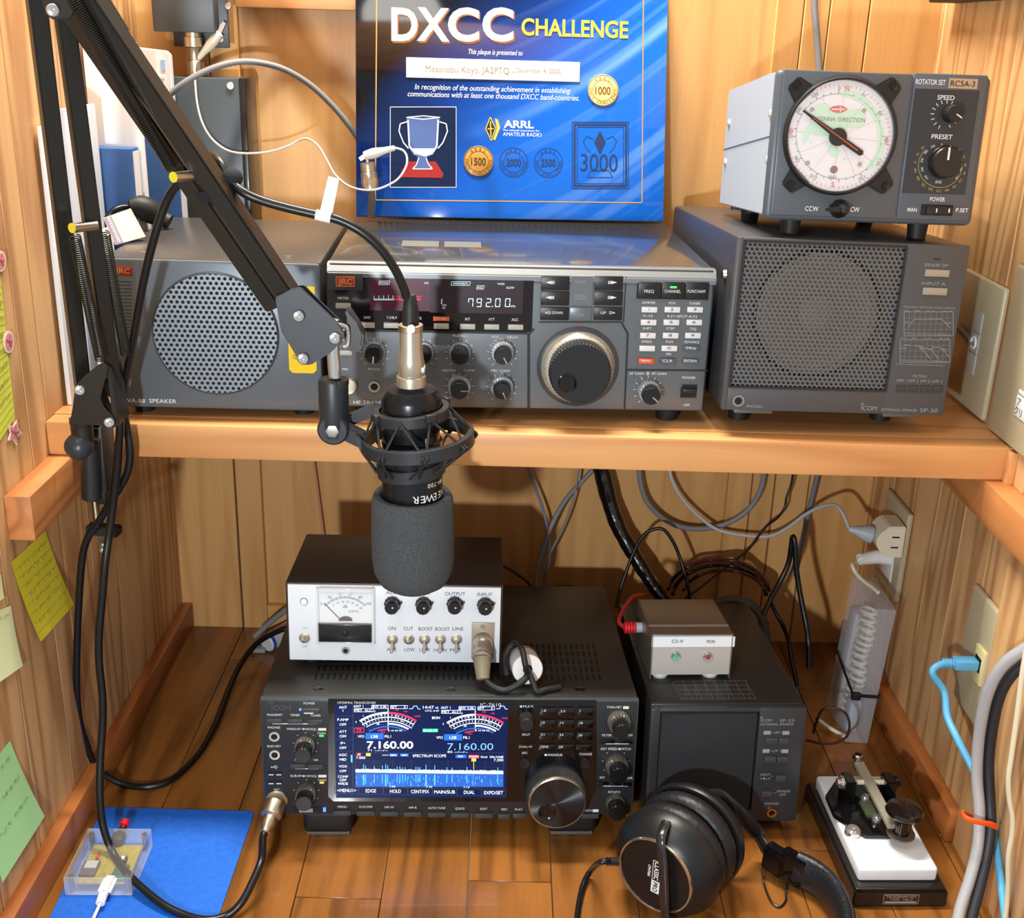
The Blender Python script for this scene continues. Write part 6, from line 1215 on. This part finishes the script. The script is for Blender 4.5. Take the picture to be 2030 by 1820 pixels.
B('red_wire', 'red wire arching over the grey-green cable behind the silver box', [(1250, 850, .235), (1340, 800, .236), (1420, 795, .235), (1490, 820, .234), (1545, 870, .232), (1590, 950, .230)], .0014, REDW)
B('red_wire', 'red wire lying along the back of the screen transceiver', [(90, 715, .225), (140, 742, .225), (220, 762, .228), (290, 790, .228), (350, 822, .226), (410, 850, .222), (440, 880, .215)], .0018, REDW)
B('black_wire', 'black wire lying behind the screen transceiver, above the red one', [(90, 620, .25), (150, 650, .25), (230, 705, .252), (300, 770, .25), (380, 745, .25), (480, 740, .25), (580, 765, .245), (640, 820, .238)], .0016, RUBG)
B('blue_grey_cable', 'blue-grey cable hanging at the right end of the back wall', [(1872, 40, .325), (1862, 115, .325), (1840, 210, .325), (1815, 310, .324), (1797, 400, .322), (1775, 490, .32), (1750, 570, .316), (1720, 680, .31)], .0030, mat('slate_sheath', '#6a7280', .5))
B('black_cable', 'black cable folded over into a sharp bend right of the silver box', [(1560, 900, .20), (1605, 800, .21), (1655, 710, .218), (1700, 610, .222), (1716, 520, .222), (1722, 470, .222), (1730, 468, .219), (1738, 520, .216), (1742, 620, .213), (1758, 740, .208), (1780, 860, .200), (1800, 960, .192), (1812, 1060, .185), (1815, 1200, .17)], .0030, RUBG)
B('black_cable', 'black cable standing behind the black loudspeaker, left of the translucent case', [(1600, 830, .235), (1630, 890, .225), (1670, 960, .215), (1700, 1040, .2), (1720, 1160, .185), (1750, 1300, .17)], .0024, RUBG)
B('brown_cable', 'thin dark brown cable looped in front of the translucent case', [(1852, 1500, .085)] + [(1840, 1560, .085), (1880, 1440, .08), (1940, 1420, .076), (2010, 1440, .072), (2040, 1500, .07), (2030, 1570, .07), (1980, 1610, .072), (1900, 1620, .08), (1800, 1600, .09)], .0013, mat('brown_sheath', '#3d2320', .45))
o = Dev('white_tail_plug', 'short white cord end with a metal tip beside the translucent case', 'cord', tuple(aZ(1640, 1450, .01)))
wpart(MB().tube([aZ(1624, 1428, .02), aZ(1640, 1440, .017), aZ(1660, 1452, .014), aZ(1680, 1462, .012)], .0022, 10, 5), o, 'cord', mat('cord_cream', '#cfcab2', .5)); wpart(MB().ball(aZ(1622, 1427, .02), .0032, 10), o, 'tip', STL)
# red strain relief and jack at the silver box
RS = Dev('red_plug', 'red ribbed cable plug in the left side of the silver box', 'plug', tuple(aY(1245, 1225, .085))); pr_ = V_.M @ Vector((-.0004, .052, .026)); dr = (V_.M.to_3x3() @ Vector((-1, -.05, 0)))
RD = mat('bright_red_plastic', '#d2222e', .4)
wpart(MB().lathe([(.0052, 0), (.0052, .006), (.003, .006)], pr_, dr, 18), RS, 'collar', mat('plug_grey', '#a8b3bd')); mb = MB()
for i in range(4): mb.ring(pr_ + dr * (.0078 + i * .0028), dr, .0048, .0012, 20, 8)
mb.cyl(pr_ + dr * .006, pr_ + dr * .0175, .0042, seg=16); wpart(mb, RS, 'strain_relief', RD); wpart(MB().tube([pr_ + dr * .017, pr_ + dr * .022 + Vector((0, .01, .002)), pr_ + dr * .015 + Vector((0, .03, .006)), pr_ + Vector((-.004, .05, .008)), pr_ + Vector((.01, .07, .0))], .0021, 10, 6), RS, 'cable', REDW)
# ferrite ring in a clear sleeve with the cable of the compressor looped through it
f1 = crop(980, 1180, 7.808); yk = -.016
fc_ = aZ(1046, 1331, .1625); FR = Dev('ferrite_core', 'round white ferrite core in a clear sleeve on the screen transceiver, a cable looped through', 'ferrite core', tuple(fc_))
fx = Vector((-.14, .93, -.22)).normalized(); rr_ = .0145
lowz = I.M @ Vector((I.W(fc_).x, I.W(fc_).y, IH)); fc_.z = lowz.z + rr_ + .0030
wpart(MB().lathe([(.0045, 0), (.0135, 0), (rr_ - .0005, .0006), (rr_ - .0005, .022), (.0045, .022), (.0045, 0)], fc_, fx, 40, cap=False), FR, 'core', WHT); wpart(MB().lathe([(rr_, .0002), (rr_ + .0003, .026), (rr_ - .002, .027)], fc_, fx, 40, cap=False), FR, 'sleeve', mat('clear_sleeve', '#ffffff', .05, alpha=.2, coat=1)); wpart(MB().cyl(fc_ + fx * .001, fc_ + fx * .0212, .0046, seg=24), FR, 'bore', DARK)
XC = Dev('compressor_cable', 'black cable with an olive plug from the white box, looped through the white ferrite core', 'cable', tuple(X.M @ X.L(1496, 800, -.01)))
X.c = (500, 1040, 3.274); pa = X.M @ (X.L(1496, 755, -.0035)); d0 = (X.M.to_3x3() @ Vector((-.02, -.93, -.36))).normalized()
wpart(MB().lathe([(.0088, 0), (.0092, .002), (.0092, .012), (.0086, .014), (.0086, .018), (.0092, .019), (.0088, .022), (.007, .023)], pa, d0, 28), XC, 'plug_shell', mat('plug_silver', '#bdb6a6')); OL = mat('olive_boot', '#857f68', .5)
d1 = (d0 + Vector((.10, .1, -.75))).normalized(); pb_ = pa + d0 * .020
wpart(MB().lathe([(.0082, 0), (.0080, .006), (.0068, .014), (.0060, .020), (.004, .021)], pb_, d1, 24), XC, 'boot', OL)
wpart(MB().box(pa + d0 * .006 + Vector((-.002, -.002, .008)), pa + d0 * .012 + Vector((.002, .001, .0115)), .0005), XC, 'latch', WHT)
pe = pb_ + d1 * .020; zt_ = lambda p: (I.M @ Vector((I.W(p).x, I.W(p).y, IH))).z
g1 = pe + d1 * .004 + Vector((.006, -.003, .001)); g2 = fc_ + Vector((-.020, -.016, -.006)); g2.z = zt_(g2) + .0040; g3 = fc_ + Vector((-.004, -.013, -.004))
wpart(MB().tube([pe - d1 * .004, g1, g2, g3, fc_ + Vector((.0, -.004, 0)), fc_ + fx * .008], .0030, 12, 6), XC, 'cable', RUB)
wpart(MB().tube([fc_ + fx * .006, fc_ + Vector((-.001, -.006, .003)), fc_ + Vector((-.003, -.009, .012)), fc_ + Vector((-.006, .002, .0200)), fc_ + Vector((-.012, .016, .019)), fc_ + Vector((-.021, .012, .006)), fc_ + Vector((-.019, -.003, -.006))], .0028, 12, 6), XC, 'cable', RUB)
g5 = fc_ + Vector((.009, -.016, -.01)); g5.z = zt_(g5) + .0033; g6 = fc_ + Vector((.030, -.006, -.01)); g6.z = zt_(g6) + .0032
wpart(MB().tube([fc_ + fx * .006, fc_ + Vector((.002, -.006, -.002)), fc_ + Vector((.005, -.011, -.007)), g5, g5 + Vector((.008, .004, 0)), g6], .0028, 12, 6), XC, 'cable', RUB)
# behind the white box: grey cable and a white plug lying on the desktop
C('coax_cable', 'grey cable rising from the desktop behind the white box', [(505, 1262, .27), (522, 1246, .27), (545, 1226, .268), (575, 1203, .262), (610, 1180, .25)], .0034, GC)
wq = Dev('white_adapter', 'white plastic adapter with a blue band lying behind the white box', 'adapter', tuple(aZ(545, 1270, .0)))
a4, b4 = aZ(528, 1276, .012), aZ(590, 1240, .012); wpart(MB().cyl(a4, b4, .011, .012, 20, .002), wq, 'body', mat('adapter_white', '#c9cdd2')); wpart(MB().cyl(a4 + (b4 - a4) * .03, a4 + (b4 - a4) * .10, .0116, seg=20), wq, 'blue_band', mat('band_blue', '#2f55a8', .5)); wpart(MB().box(a4 + Vector((-.020, -.004, -.0115)), a4 + Vector((-.001, .006, -.006)), .001), wq, 'metal_end', mat('card_grey', '#878c92'))

# ================================================================== sticky notes on the left wall
def note(label, pts, m, cat='note', name='sticky_note', X=XL + .0006, curl=.003, scr=0, sm=None, rules=0):
    P = [aX(x, y, X) for x, y in pts]; d = Dev(name, label, cat, tuple(P[0]), group='notes on the left wall')
    mb = MB(); n = 8; V = []
    for i in range(n + 1):
        for j in range(n + 1):
            u, v = i / n, j / n; p = P[0].lerp(P[1], u).lerp(P[3].lerp(P[2], u), v); V.append(p + Vector((curl * (v ** 2), 0, 0)))
    F = [(i * (n + 1) + j, (i + 1) * (n + 1) + j, (i + 1) * (n + 1) + j + 1, i * (n + 1) + j + 1) for i in range(n) for j in range(n)]
    mb.faces(V + [v + Vector((-.0002, 0, 0)) for v in V], F + [tuple(k + len(V) for k in f[::-1]) for f in F]); wpart(mb, d, 'paper', m)
    def uv(u, v): return P[0].lerp(P[1], u).lerp(P[3].lerp(P[2], u), v) + Vector((curl * v * v + .0004, 0, 0))
    if rules:
        mb = MB()
        for i in range(1, rules): v = i / rules; mb.bar(uv(.02, v), uv(.98, v), .0002, .0003, (1, 0, 0))
        wpart(mb, d, 'ruled_lines', mat('rule_line', '#a8a23a', .6))
    if scr:
        mb = MB(); rg = random.Random(len(label))
        for r_ in range(scr):
            u = .12
            while u < .85:
                v = .10 + r_ * .78 / max(1, scr); k_ = .035
                for s_ in range(3): mb.bar(uv(u + rg.random() * k_, v + rg.random() * .05), uv(u + rg.random() * k_, v + rg.random() * .05), .0003, .0005, (1, 0, 0))
                u += .06 + (.06 if rg.random() < .2 else 0)
        wpart(mb, d, 'handwriting', sm or mat('pencil', '#a7a04a', .6))
    return d
YN = mat('note_yellow', '#d6cf31', .7); PN = mat('note_pale_green', '#dfe8b4', .7); GN = mat('note_mint', '#a5d893', .7); LG = mat('note_lime', '#c3cc4a', .7)
note('ruled yellow sticky note full of handwriting on the left wall under the cleat', [(22, 1115), (90, 1052), (134, 1198), (67, 1272)], YN, scr=7, rules=9, curl=.006)
note('pale yellow-green sticky note at the left edge, partly out of the picture', [(-30, 1222), (22, 1200), (38, 1320), (-16, 1358)], PN, scr=1, curl=.003)
note('small pale note at the left edge above the yellow-green one', [(-20, 1150), (2, 1138), (6, 1185), (-14, 1200)], mat('note_pale', '#cdd9a0', .7), curl=.001)
note('mint green sticky note with faint writing at the lower left edge', [(-40, 1545), (20, 1468), (75, 1618), (-10, 1750)], GN, scr=3, curl=.006, sm=mat('pencil_green', '#7fa874', .6))
note('long ruled lime note on the left wall above the shelf cleat', [(-34, 520), (0, 536), (27, 828), (-12, 890)], LG, scr=8, rules=20, curl=.001)
PK = mat('pink_sticker', '#c98a92', .6); PKB = mat('sticker_cream', '#e3cdb8', .6)
def sticker(label, x, y, rx, ry, star=False):
    c = aX(x, y, XL + .0018); ey = (aX(x + 4, y, XL + .0018) - c) / 4; ez = (aX(x, y - 4, XL + .0018) - c) / 4; d = Dev('sticker', label, 'sticker', tuple(c), group='pink stickers on the left wall')
    def sh(f, n): return [c + ey * rx * f * math.cos(2 * PI * i / n) * ((.55 if i % 2 else 1.0) if star else 1) + ez * ry * f * math.sin(2 * PI * i / n) * ((.55 if i % 2 else 1.0) if star else 1) for i in range(n)]
    n = 10 if star else 28; wpart(MB().prism(sh(1, n), (-.0006, 0, 0)), d, 'backing', PKB); wpart(MB().prism([p + Vector((.0002, 0, 0)) for p in sh(.8, n)], (-.0003, 0, 0)), d, 'print', PK)
    mb = MB()
    for i in range(5): a_ = 2 * PI * i / 5 + .3; mb.bar(c + Vector((.0005, 0, 0)), c + ey * rx * .6 * math.cos(a_) + ez * ry * .6 * math.sin(a_) + Vector((.0005, 0, 0)), .0002, .0006, (1, 0, 0))
    wpart(mb, d, 'flower_lines', mat('sticker_red', '#9a3f4e', .6), None)
sticker('round pink sticker on the lime note, upper of the two', 2, 518, 10, 21); sticker('round pink sticker at the edge of the lime note, lower of the two', 18, 678, 10, 22); sticker('pink star-shaped sticker below the lime note', 29, 858, 15, 26, True)

# ================================================================== blue mat and the small clear gadget
BM_ = mat('blue_mat', '#1560c8', .6, var=.12, vscale=220)
mb = MB(); z = .0014; A4 = aZ(205, 1600, z); B4 = aZ(505, 1608, z); C4 = aZ(430, 1826, z); D4 = aZ(95, 1826, z); e1 = (C4 - B4) * .5; e2 = (D4 - A4) * .5
r = .004; mb.prism([A4 + (B4 - A4).normalized() * r, B4 - (B4 - A4).normalized() * r, B4 + (C4 - B4).normalized() * r, C4 + e1, D4 + e2, A4 + (D4 - A4).normalized() * r], (0, 0, -.0012)); tag(mb.build('blue_mat', BM_), 'flat blue plastic mat on the desktop in the lower left corner', 'mat')
G_ = Dev('circuit_box', 'small clear plastic box with a circuit board and red button, on the blue mat', 'gadget', tuple(aZ(129, 1775, .0016)), yaw=1.5)
GW, GD, GH = .0575, .0655, .0185
CLR = mat('clear_acrylic', '#eef2f6', .06, alpha=.15, coat=.8)
mb = MB()
mb.box((0, 0, 0), (GW, GD, .0012), .0003, 1); mb.box((0, 0, 0), (.0012, GD, GH), .0004, 1); mb.box((GW - .0012, 0, 0), (GW, GD, GH), .0004, 1); mb.box((0, 0, 0), (GW, .0012, GH), .0004, 1); mb.box((0, GD - .0012, 0), (GW, GD, GH), .0004, 1); mb.build('case', CLR, G_)
MB().box((.0008, .0008, GH - .0012), (GW - .0008, GD - .0008, GH), .0003, 1).build('lid', mat('clear_lid', '#ffffff', .05, alpha=.04, coat=.5), G_)
pb4 = MB().box((.008, .006, .0065), (GW - .006, GD - .010, .0078)).build('circuit_board', mat('olive_board', '#9b8e3d', .5, var=.2, vscale=300), G_)
MB().box((.0075, .0135, .0078), (.0215, .032, .0105), .0003).build('module', mat('module_grey', '#5b5358', .4), pb4); MB().box((.010, .022, .0105), (.0205, .031, .0112)).build('module_shield', mat('shield_silver', '#d3d6da', .3, .4), pb4)
MB().box((.036, .008, .0078), (.048, .028, .0095), .0003).build('usb_board', mat('board_green', '#39614f', .5), pb4); MB().box((.038, .030, .0078), (.044, .036, .012), .0005).build('push_switch', BLK, pb4); MB().cyl((.041, .033, .012), (.041, .033, .0135), .0016, seg=14).build('switch_cap', WHT, pb4); MB().ball((.017, .037, .0105), .0018, 12).build('red_lamp', mat('red_lamp', '#d8202c', .3), pb4)
for x in (.005, GW - .005):
    for y in (.005, GD - .006): MB().cyl((x, y, .0012), (x, y, GH - .0013), .0022, seg=12).build('standoff', STL, G_)
sw = MB().box((.024, GD - .012, .008), (.034, GD - .0014, .016), .0006).build('button_body', mat('button_grey', '#46484a', .4, .3), G_); MB().cyl((.029, GD - .0014, .0120), (.029, GD + .005, .0125), .0045, .004, 16).build('button_bushing', BLK, sw); MB().cyl((.029, GD + .004, .0125), (.029, GD + .012, .0130), .0014, seg=12).build('button_shaft', NIK, sw); MB().cyl((.029, GD + .0105, .0130), (.029, GD + .0165, .0136), .0040, seg=20, bev=.0006).build('button_cap', mat('button_red', '#c9141f', .35), sw)
UC = Dev('usb_cable', 'white usb cable plugged into the small clear plastic box', 'cable', tuple(aZ(205, 1770, .01)))
u0, u1, u2 = aZ(222, 1738, .0105), aZ(205, 1772, .0105), aZ(199, 1790, .009)
wpart(MB().bar(u0, u1, .0115, .0070, (0, 0, 1), .0025), UC, 'plug', WHT); mb = MB()
for i in range(4): mb.ring(u1.lerp(u2, .15 + i * .28), u2 - u1, .0030, .0011, 16, 8)
mb.cyl(u1, u2, .0026, seg=14); wpart(mb, UC, 'strain_relief', WHT); wpart(MB().tube([u2, aZ(192, 1806, .006), aZ(184, 1824, .0038), aZ(176, 1845, .0034)], .0014, 10, 5), UC, 'cord', WHT)

# ================================================================== telegraph key
TK = Dev('telegraph_key', 'telegraph key with black knob on a white marble slab and black base, right front corner', 'telegraph key', (.3082, -.1275, 0), yaw=2.0)
KB = mat('key_base_black', '#1a1716', .28, coat=.3); MARB = mat('white_marble', '#dfe3e6', .3, var=.05, vscale=30)
mb = MB(); mb.prism([(-.0, -.0, 0), (.0835, 0, 0), (.0835, .155, 0), (0, .155, 0)], (0, 0, .0165), .0015); mb.box((.002, .002, .016), (.0815, .153, .0185), .001); mb.build('base', KB, TK)
MB().box((.006, .011, .0183), (.0765, .146, .0325), .003, 3).build('marble_slab', MARB, TK)
TK.c = (1560, 1300, 3.5); zs = .0325
def kz(x, y, z): return TK.LZ(x, y, z)
mp2 = [(268, 965), (345, 852), (700, 852), (872, 1172), (838, 1245), (545, 1242), (325, 1098)]
mb = MB(); mb.prism([kz(x, y, zs + .0048) for x, y in mp2], (0, 0, -.0048), .0008); kp = mb.build('key_plate', BLKG, TK)
for x in (412, 690):
    a4 = kz(x, 985, zs + .0048); mb = MB(); mb.prism([a4 + Vector((-.005, -.008, 0)), a4 + Vector((.005, -.008, 0)), a4 + Vector((.005, .010, 0)), a4 + Vector((-.005, .010, 0))], (0, 0, .0225), .001); p4_ = mb.build('bearing_post', BLKG, TK); MB().lathe([(.0062, 0), (.0062, .003), (.0035, .0035), (.0035, .006), (0, .006)], a4 + Vector((-.005 if x < 500 else .005, .001, .017)), (-1 if x < 500 else 1, 0, 0), 18).build('bearing_screw', CHR if x < 500 else BLKG, p4_)
a4 = kz(412, 985, zs + .0048) + Vector((.005, .001, .017)); b4 = kz(690, 985, zs + .0048) + Vector((-.005, .001, .017)); MB().cyl(a4, b4, .0026, seg=16).build('axle', mat('axle_ivory', '#cbc6ae', .4), TK)
mz = (a4.z + .001); l0, l1 = kz(498, 745, mz + .002), kz(735, 1190, mz - .004)
lv = MB().bar(l0, l1, .0095, .0050, (0, 0, 1), .0008).build('lever', mat('lever_steel', '#b5b1a3', .4, .5), TK)
MB().lathe([(.0052, 0), (.0048, .003), (.003, .0045), (.003, -.012), (0, -.012)], l0 + Vector((0, .004, .003)), (0, 0, 1), 18, cap=False).build('lever_screw', STL, lv)
kc = l1 + Vector((.0085, .001, .0)); MB().lathe([(.0125, -.008), (.0125, -.0065), (0, -.0065)], kc, (0, 0, 1), 30).build('knob_skirt', mat('skirt_brown', '#5a4a42', .35, coat=.4), TK)
MB().lathe([(.0072, -.0064), (.0066, .002), (.0062, .008), (.010, .0105), (.0152, .0135), (.0168, .0165), (.0155, .0198), (.0100, .0215), (0, .0218)], kc, (0, 0, 1), 36).build('knob', mat('bakelite_black', '#15100e', .12, coat=.6), TK)
MB().bar(kz(540, 1010, zs + .006), kz(600, 1120, zs + .006), .012, .004, (0, 0, 1), .001).build('spring_bracket', mat('bracket_green', '#5b6650', .4, .4), TK)
for x, y in ((620, 1145), (540, 1005)): MB().lathe([(.0042, 0), (.0042, .004), (.003, .006), (0, .006)], kz(x, y, zs + .0048), (0, 0, 1), 16).build('contact_screw', CHR, TK)
MB().lathe([(.0075, 0), (.0072, .004), (.0050, .0062), (.0030, .0062), (.0028, .004), (0, .004)], kz(455, 1232, zs), (0, 0, 1), 22).build('terminal_nut', CHR, TK)
np_ = MB().box((.026, -.0005, .004), (.058, .0008, .0145), .0002).build('name_plate', mat('name_plate_dark', '#3a2a24', .35, .2), TK)
mb = MB(); mb.text('TELEGRAPH KEY', (.042, -.0007, .0122), .0024, .027); mb.text('TYPE   HK-3', (.042, -.0007, .0091), .0022, .020); mb.bar((.028, -.0006, .0062), (.056, -.0006, .0062), .0014, .0002, (0, 1, 0)); 
for z in (.0044, .0141): mb.bar((.0265, -.0006, z), (.0575, -.0006, z), .0003, .0002, (0, 1, 0))
for x in (.0265, .0575): mb.bar((x, -.0006, .0044), (x, -.0006, .0141), .0003, .0002, (0, 1, 0))
mb._build('plate_lettering', mat('plate_silver_print', '#a39a8e', .4), np_)

# ================================================================== headphones lying in front of the black loudspeaker
HP = Dev('headphones', 'black closed headphones lying on the desktop in front of the black loudspeaker', 'headphones', (.17, -.11, 0))
HB = mat('headphone_black', '#121417', .38); HPD = mat('ear_pad_leather', '#15171b', .45, bump=.5, bscale=220); CU = mat('cup_ring_silver', '#b9b4ab', .2, .9)
hx = Vector((.58, .80, -.015)).normalized(); F0 = aY(1297, 1751, -.152); F0.z = .0500
def hl(prof, name, m, par=None, seg=56, o=0, kn=0, c=None): return MB().lathe([(r_ * 1.13, (h_ + o) * 1.18) for r_, h_ in prof], c or F0, hx, seg, kn).world(HP).build(name, m, par or HP)
cup = hl([(0, .0012), (.0285, .0012), (.0290, .0000), (.0300, .0004), (.0335, .0032), (.0400, .0105), (.0428, .0165), (.0432, .0200), (.0420, .0215), (.020, .0215)], 'ear_cup', HB)
hl([(.0286, .0005), (.0290, -.0008), (.0302, -.0008), (.0306, .0010)], 'cup_ring', CU, cup); hl([(0, -.0002), (.0284, -.0002), (.0288, .001)], 'cup_badge', mat('badge_black', '#101012', .35), cup)
def pad(o, r_, t, name='ear_pad', par=None):
    n = 12; return hl([(r_ - t * .9, 0)] + [(r_ - t * .5 + t * .5 * math.sin(PI * i / n) , t * (1 - math.cos(PI * i / n)) / 1.0 * .62) for i in range(n + 1)] + [(r_ - t * .9, t * 1.24)], name, HPD, par, 84, o, .012)
pad(.0218, .0418, .0120); pad(.0396, .0418, .0120)
c2_ = .0545
cup2 = hl([(.020, .0), (.0420, .0), (.0432, .0020), (.0428, .0055), (.0400, .0110), (.0335, .0180), (.0290, .0212), (0, .0212)], 'ear_cup', HB, o=c2_)
hu = Vector((0, 0, 1)); hu = (hu - hx * hu.dot(hx)).normalized(); hr = hx.cross(hu)
# lettering on the badge, reading downwards
bx_ = (hr * -1) if hr.x > 0 else hr
xd_ = (-hu * .98 + Vector((0, 0, 0))).normalized(); zd_ = hx.cross(xd_).normalized(); zd_ = zd_ if zd_.x > 0 else -zd_
cA = F0 - hx * .0008
mb = MB(); tc_ = cA + zd_ * .0015; mb.text('CLASSIC', tc_ - hu * -.0055, .0042, .0175, xd=xd_, zd=zd_, bold=.02); mb.bar(tc_ + zd_ * .0036 + hu * .0150, tc_ + zd_ * .0036 - hu * .0165, .0005, .0002, hx); mb.bar(tc_ - zd_ * .0036 + hu * .0150, tc_ - zd_ * .0036 - hu * .0165, .0005, .0002, hx); mb.bar(tc_ + zd_ * .0036 + hu * .0150, tc_ - zd_ * .0036 + hu * .0150, .0005, .0002, hx)
mb.text('CPH7000', tc_ - zd_ * .0068 + hu * .003, .0024, .0115, xd=xd_, zd=zd_, bold=.02)
lt = mb.world(HP)._build('badge_lettering', PRW, cup)
mb = MB(); q0 = tc_ - hu * .0045; q1 = tc_ - hu * .0165; mb.faces([q0 + zd_ * .0036, q1 + zd_ * .0036, q1 - zd_ * .0036, q0 - zd_ * .0036], [(0, 1, 2, 3)]); mb.world(HP)._build('badge_block', PRW, cup)
mb = MB(); mb.text('PRO', tc_ - hu * .0105 - hx * .0003, .0042, .0095, xd=xd_, zd=zd_, bold=.02); mb.world(HP)._build('badge_lettering', mat('black_print', '#1e1c1c'), cup)
yk_ = [F0 + hx * .012 + hu * .047, F0 - hx * .004 + hu * .041 + zd_ * .004, F0 - hx * .0075 + hu * .022 + zd_ * .0095, F0 - hx * .0080 + zd_ * .0130, F0 - hx * .0075 - hu * .022 + zd_ * .0155, F0 - hx * .004 - hu * .040 + zd_ * .0170, F0 + hx * .010 - hu * .046 + zd_ * .015]
yk_ = [Vector((p.x, p.y, max(p.z, .0045))) for p in yk_]
MB().tube(yk_, .0042, 12, 8, flat=.45, up=tuple(zd_)).world(HP).build('yoke', mat('yoke_gunmetal', '#4a4c50', .2, .85), HP)
F2 = F0 + hx * (c2_ + .021) * 1.18
arm = [F2 + hu * .034 - hx * .012, F2 + hx * .004 + hu * .030 + zd_ * .010, F2 + hx * .010 + hu * .018 + zd_ * .026] + [aZ(1500, 1652, .032), aZ(1515, 1678, .026), aZ(1540, 1704, .022)]
MB().tube(arm, .0075, 14, 8, flat=.45, up=tuple(hu)).world(HP).build('headband_arm', HB, HP)
for (xa4, ya4, za4, xb4, yb4, zb4, w4) in ((1518, 1692, .022, 1556, 1716, .021, .026), (1548, 1706, .021, 1600, 1736, .019, .030)): MB().bar(aZ(xa4, ya4, za4), aZ(xb4, yb4, zb4), .013, w4, (0, 0, 1), .002).world(HP).build('slider_block', BLKG, HP)
MB().tube([aZ(1580, 1722, .0195), aZ(1612, 1738, .0195), aZ(1642, 1762, .0195), aZ(1664, 1796, .0195), aZ(1676, 1838, .0195), aZ(1670, 1880, .0195), aZ(1640, 1920, .0195)], .0180, 20, 8, flat=.5, up=(0, 0, 1)).world(HP).build('headband', mat('headband_leather', '#191b20', .4, bump=.6, bscale=260), HP)
mb = MB(); bp_ = spline([aZ(1596, 1706, .037), aZ(1626, 1722, .037), aZ(1658, 1748, .037), aZ(1682, 1786, .037), aZ(1692, 1835, .037)], 9)
for a4, b4 in list(zip(bp_, bp_[1:]))[::1]: mb.bar(a4 + Vector((.001, 0, 0)), a4.lerp(b4, .55) + Vector((.001, 0, .0)), .0009, .0012, (0, 0, 1))
mb.world(HP)._build('stitching', mat('stitch_grey', '#3c3f45', .6), HP)
MB().tube([aZ(1510, 1722, .010), aZ(1514, 1750, .003), aZ(1528, 1786, .0018), aZ(1545, 1798, .0016), aZ(1558, 1784, .0018), aZ(1556, 1762, .005), aZ(1558, 1744, .012)], .0009, 8, 8).world(HP).build('link_wire', RUBG, HP)
hc = aY(1226, 1708, -.150); MB().tube([hc, aY(1210, 1707, -.150), aY(1190, 1710, -.151), aZ(1172, 1725, .012), aZ(1157, 1752, .005), aZ(1148, 1790, .0032), aZ(1143, 1830, .0031), aZ(1140, 1870, .0031)], .0026, 12, 8).world(HP).build('cable', RUBG, HP)
mb = MB()
for i in range(6): mb.ring(aY(1226 - i * 4.5, 1708, -.150), (1, 0, 0), .0030, .0007, 14, 6)
mb.world(HP)._build('strain_relief', RUB, HP)
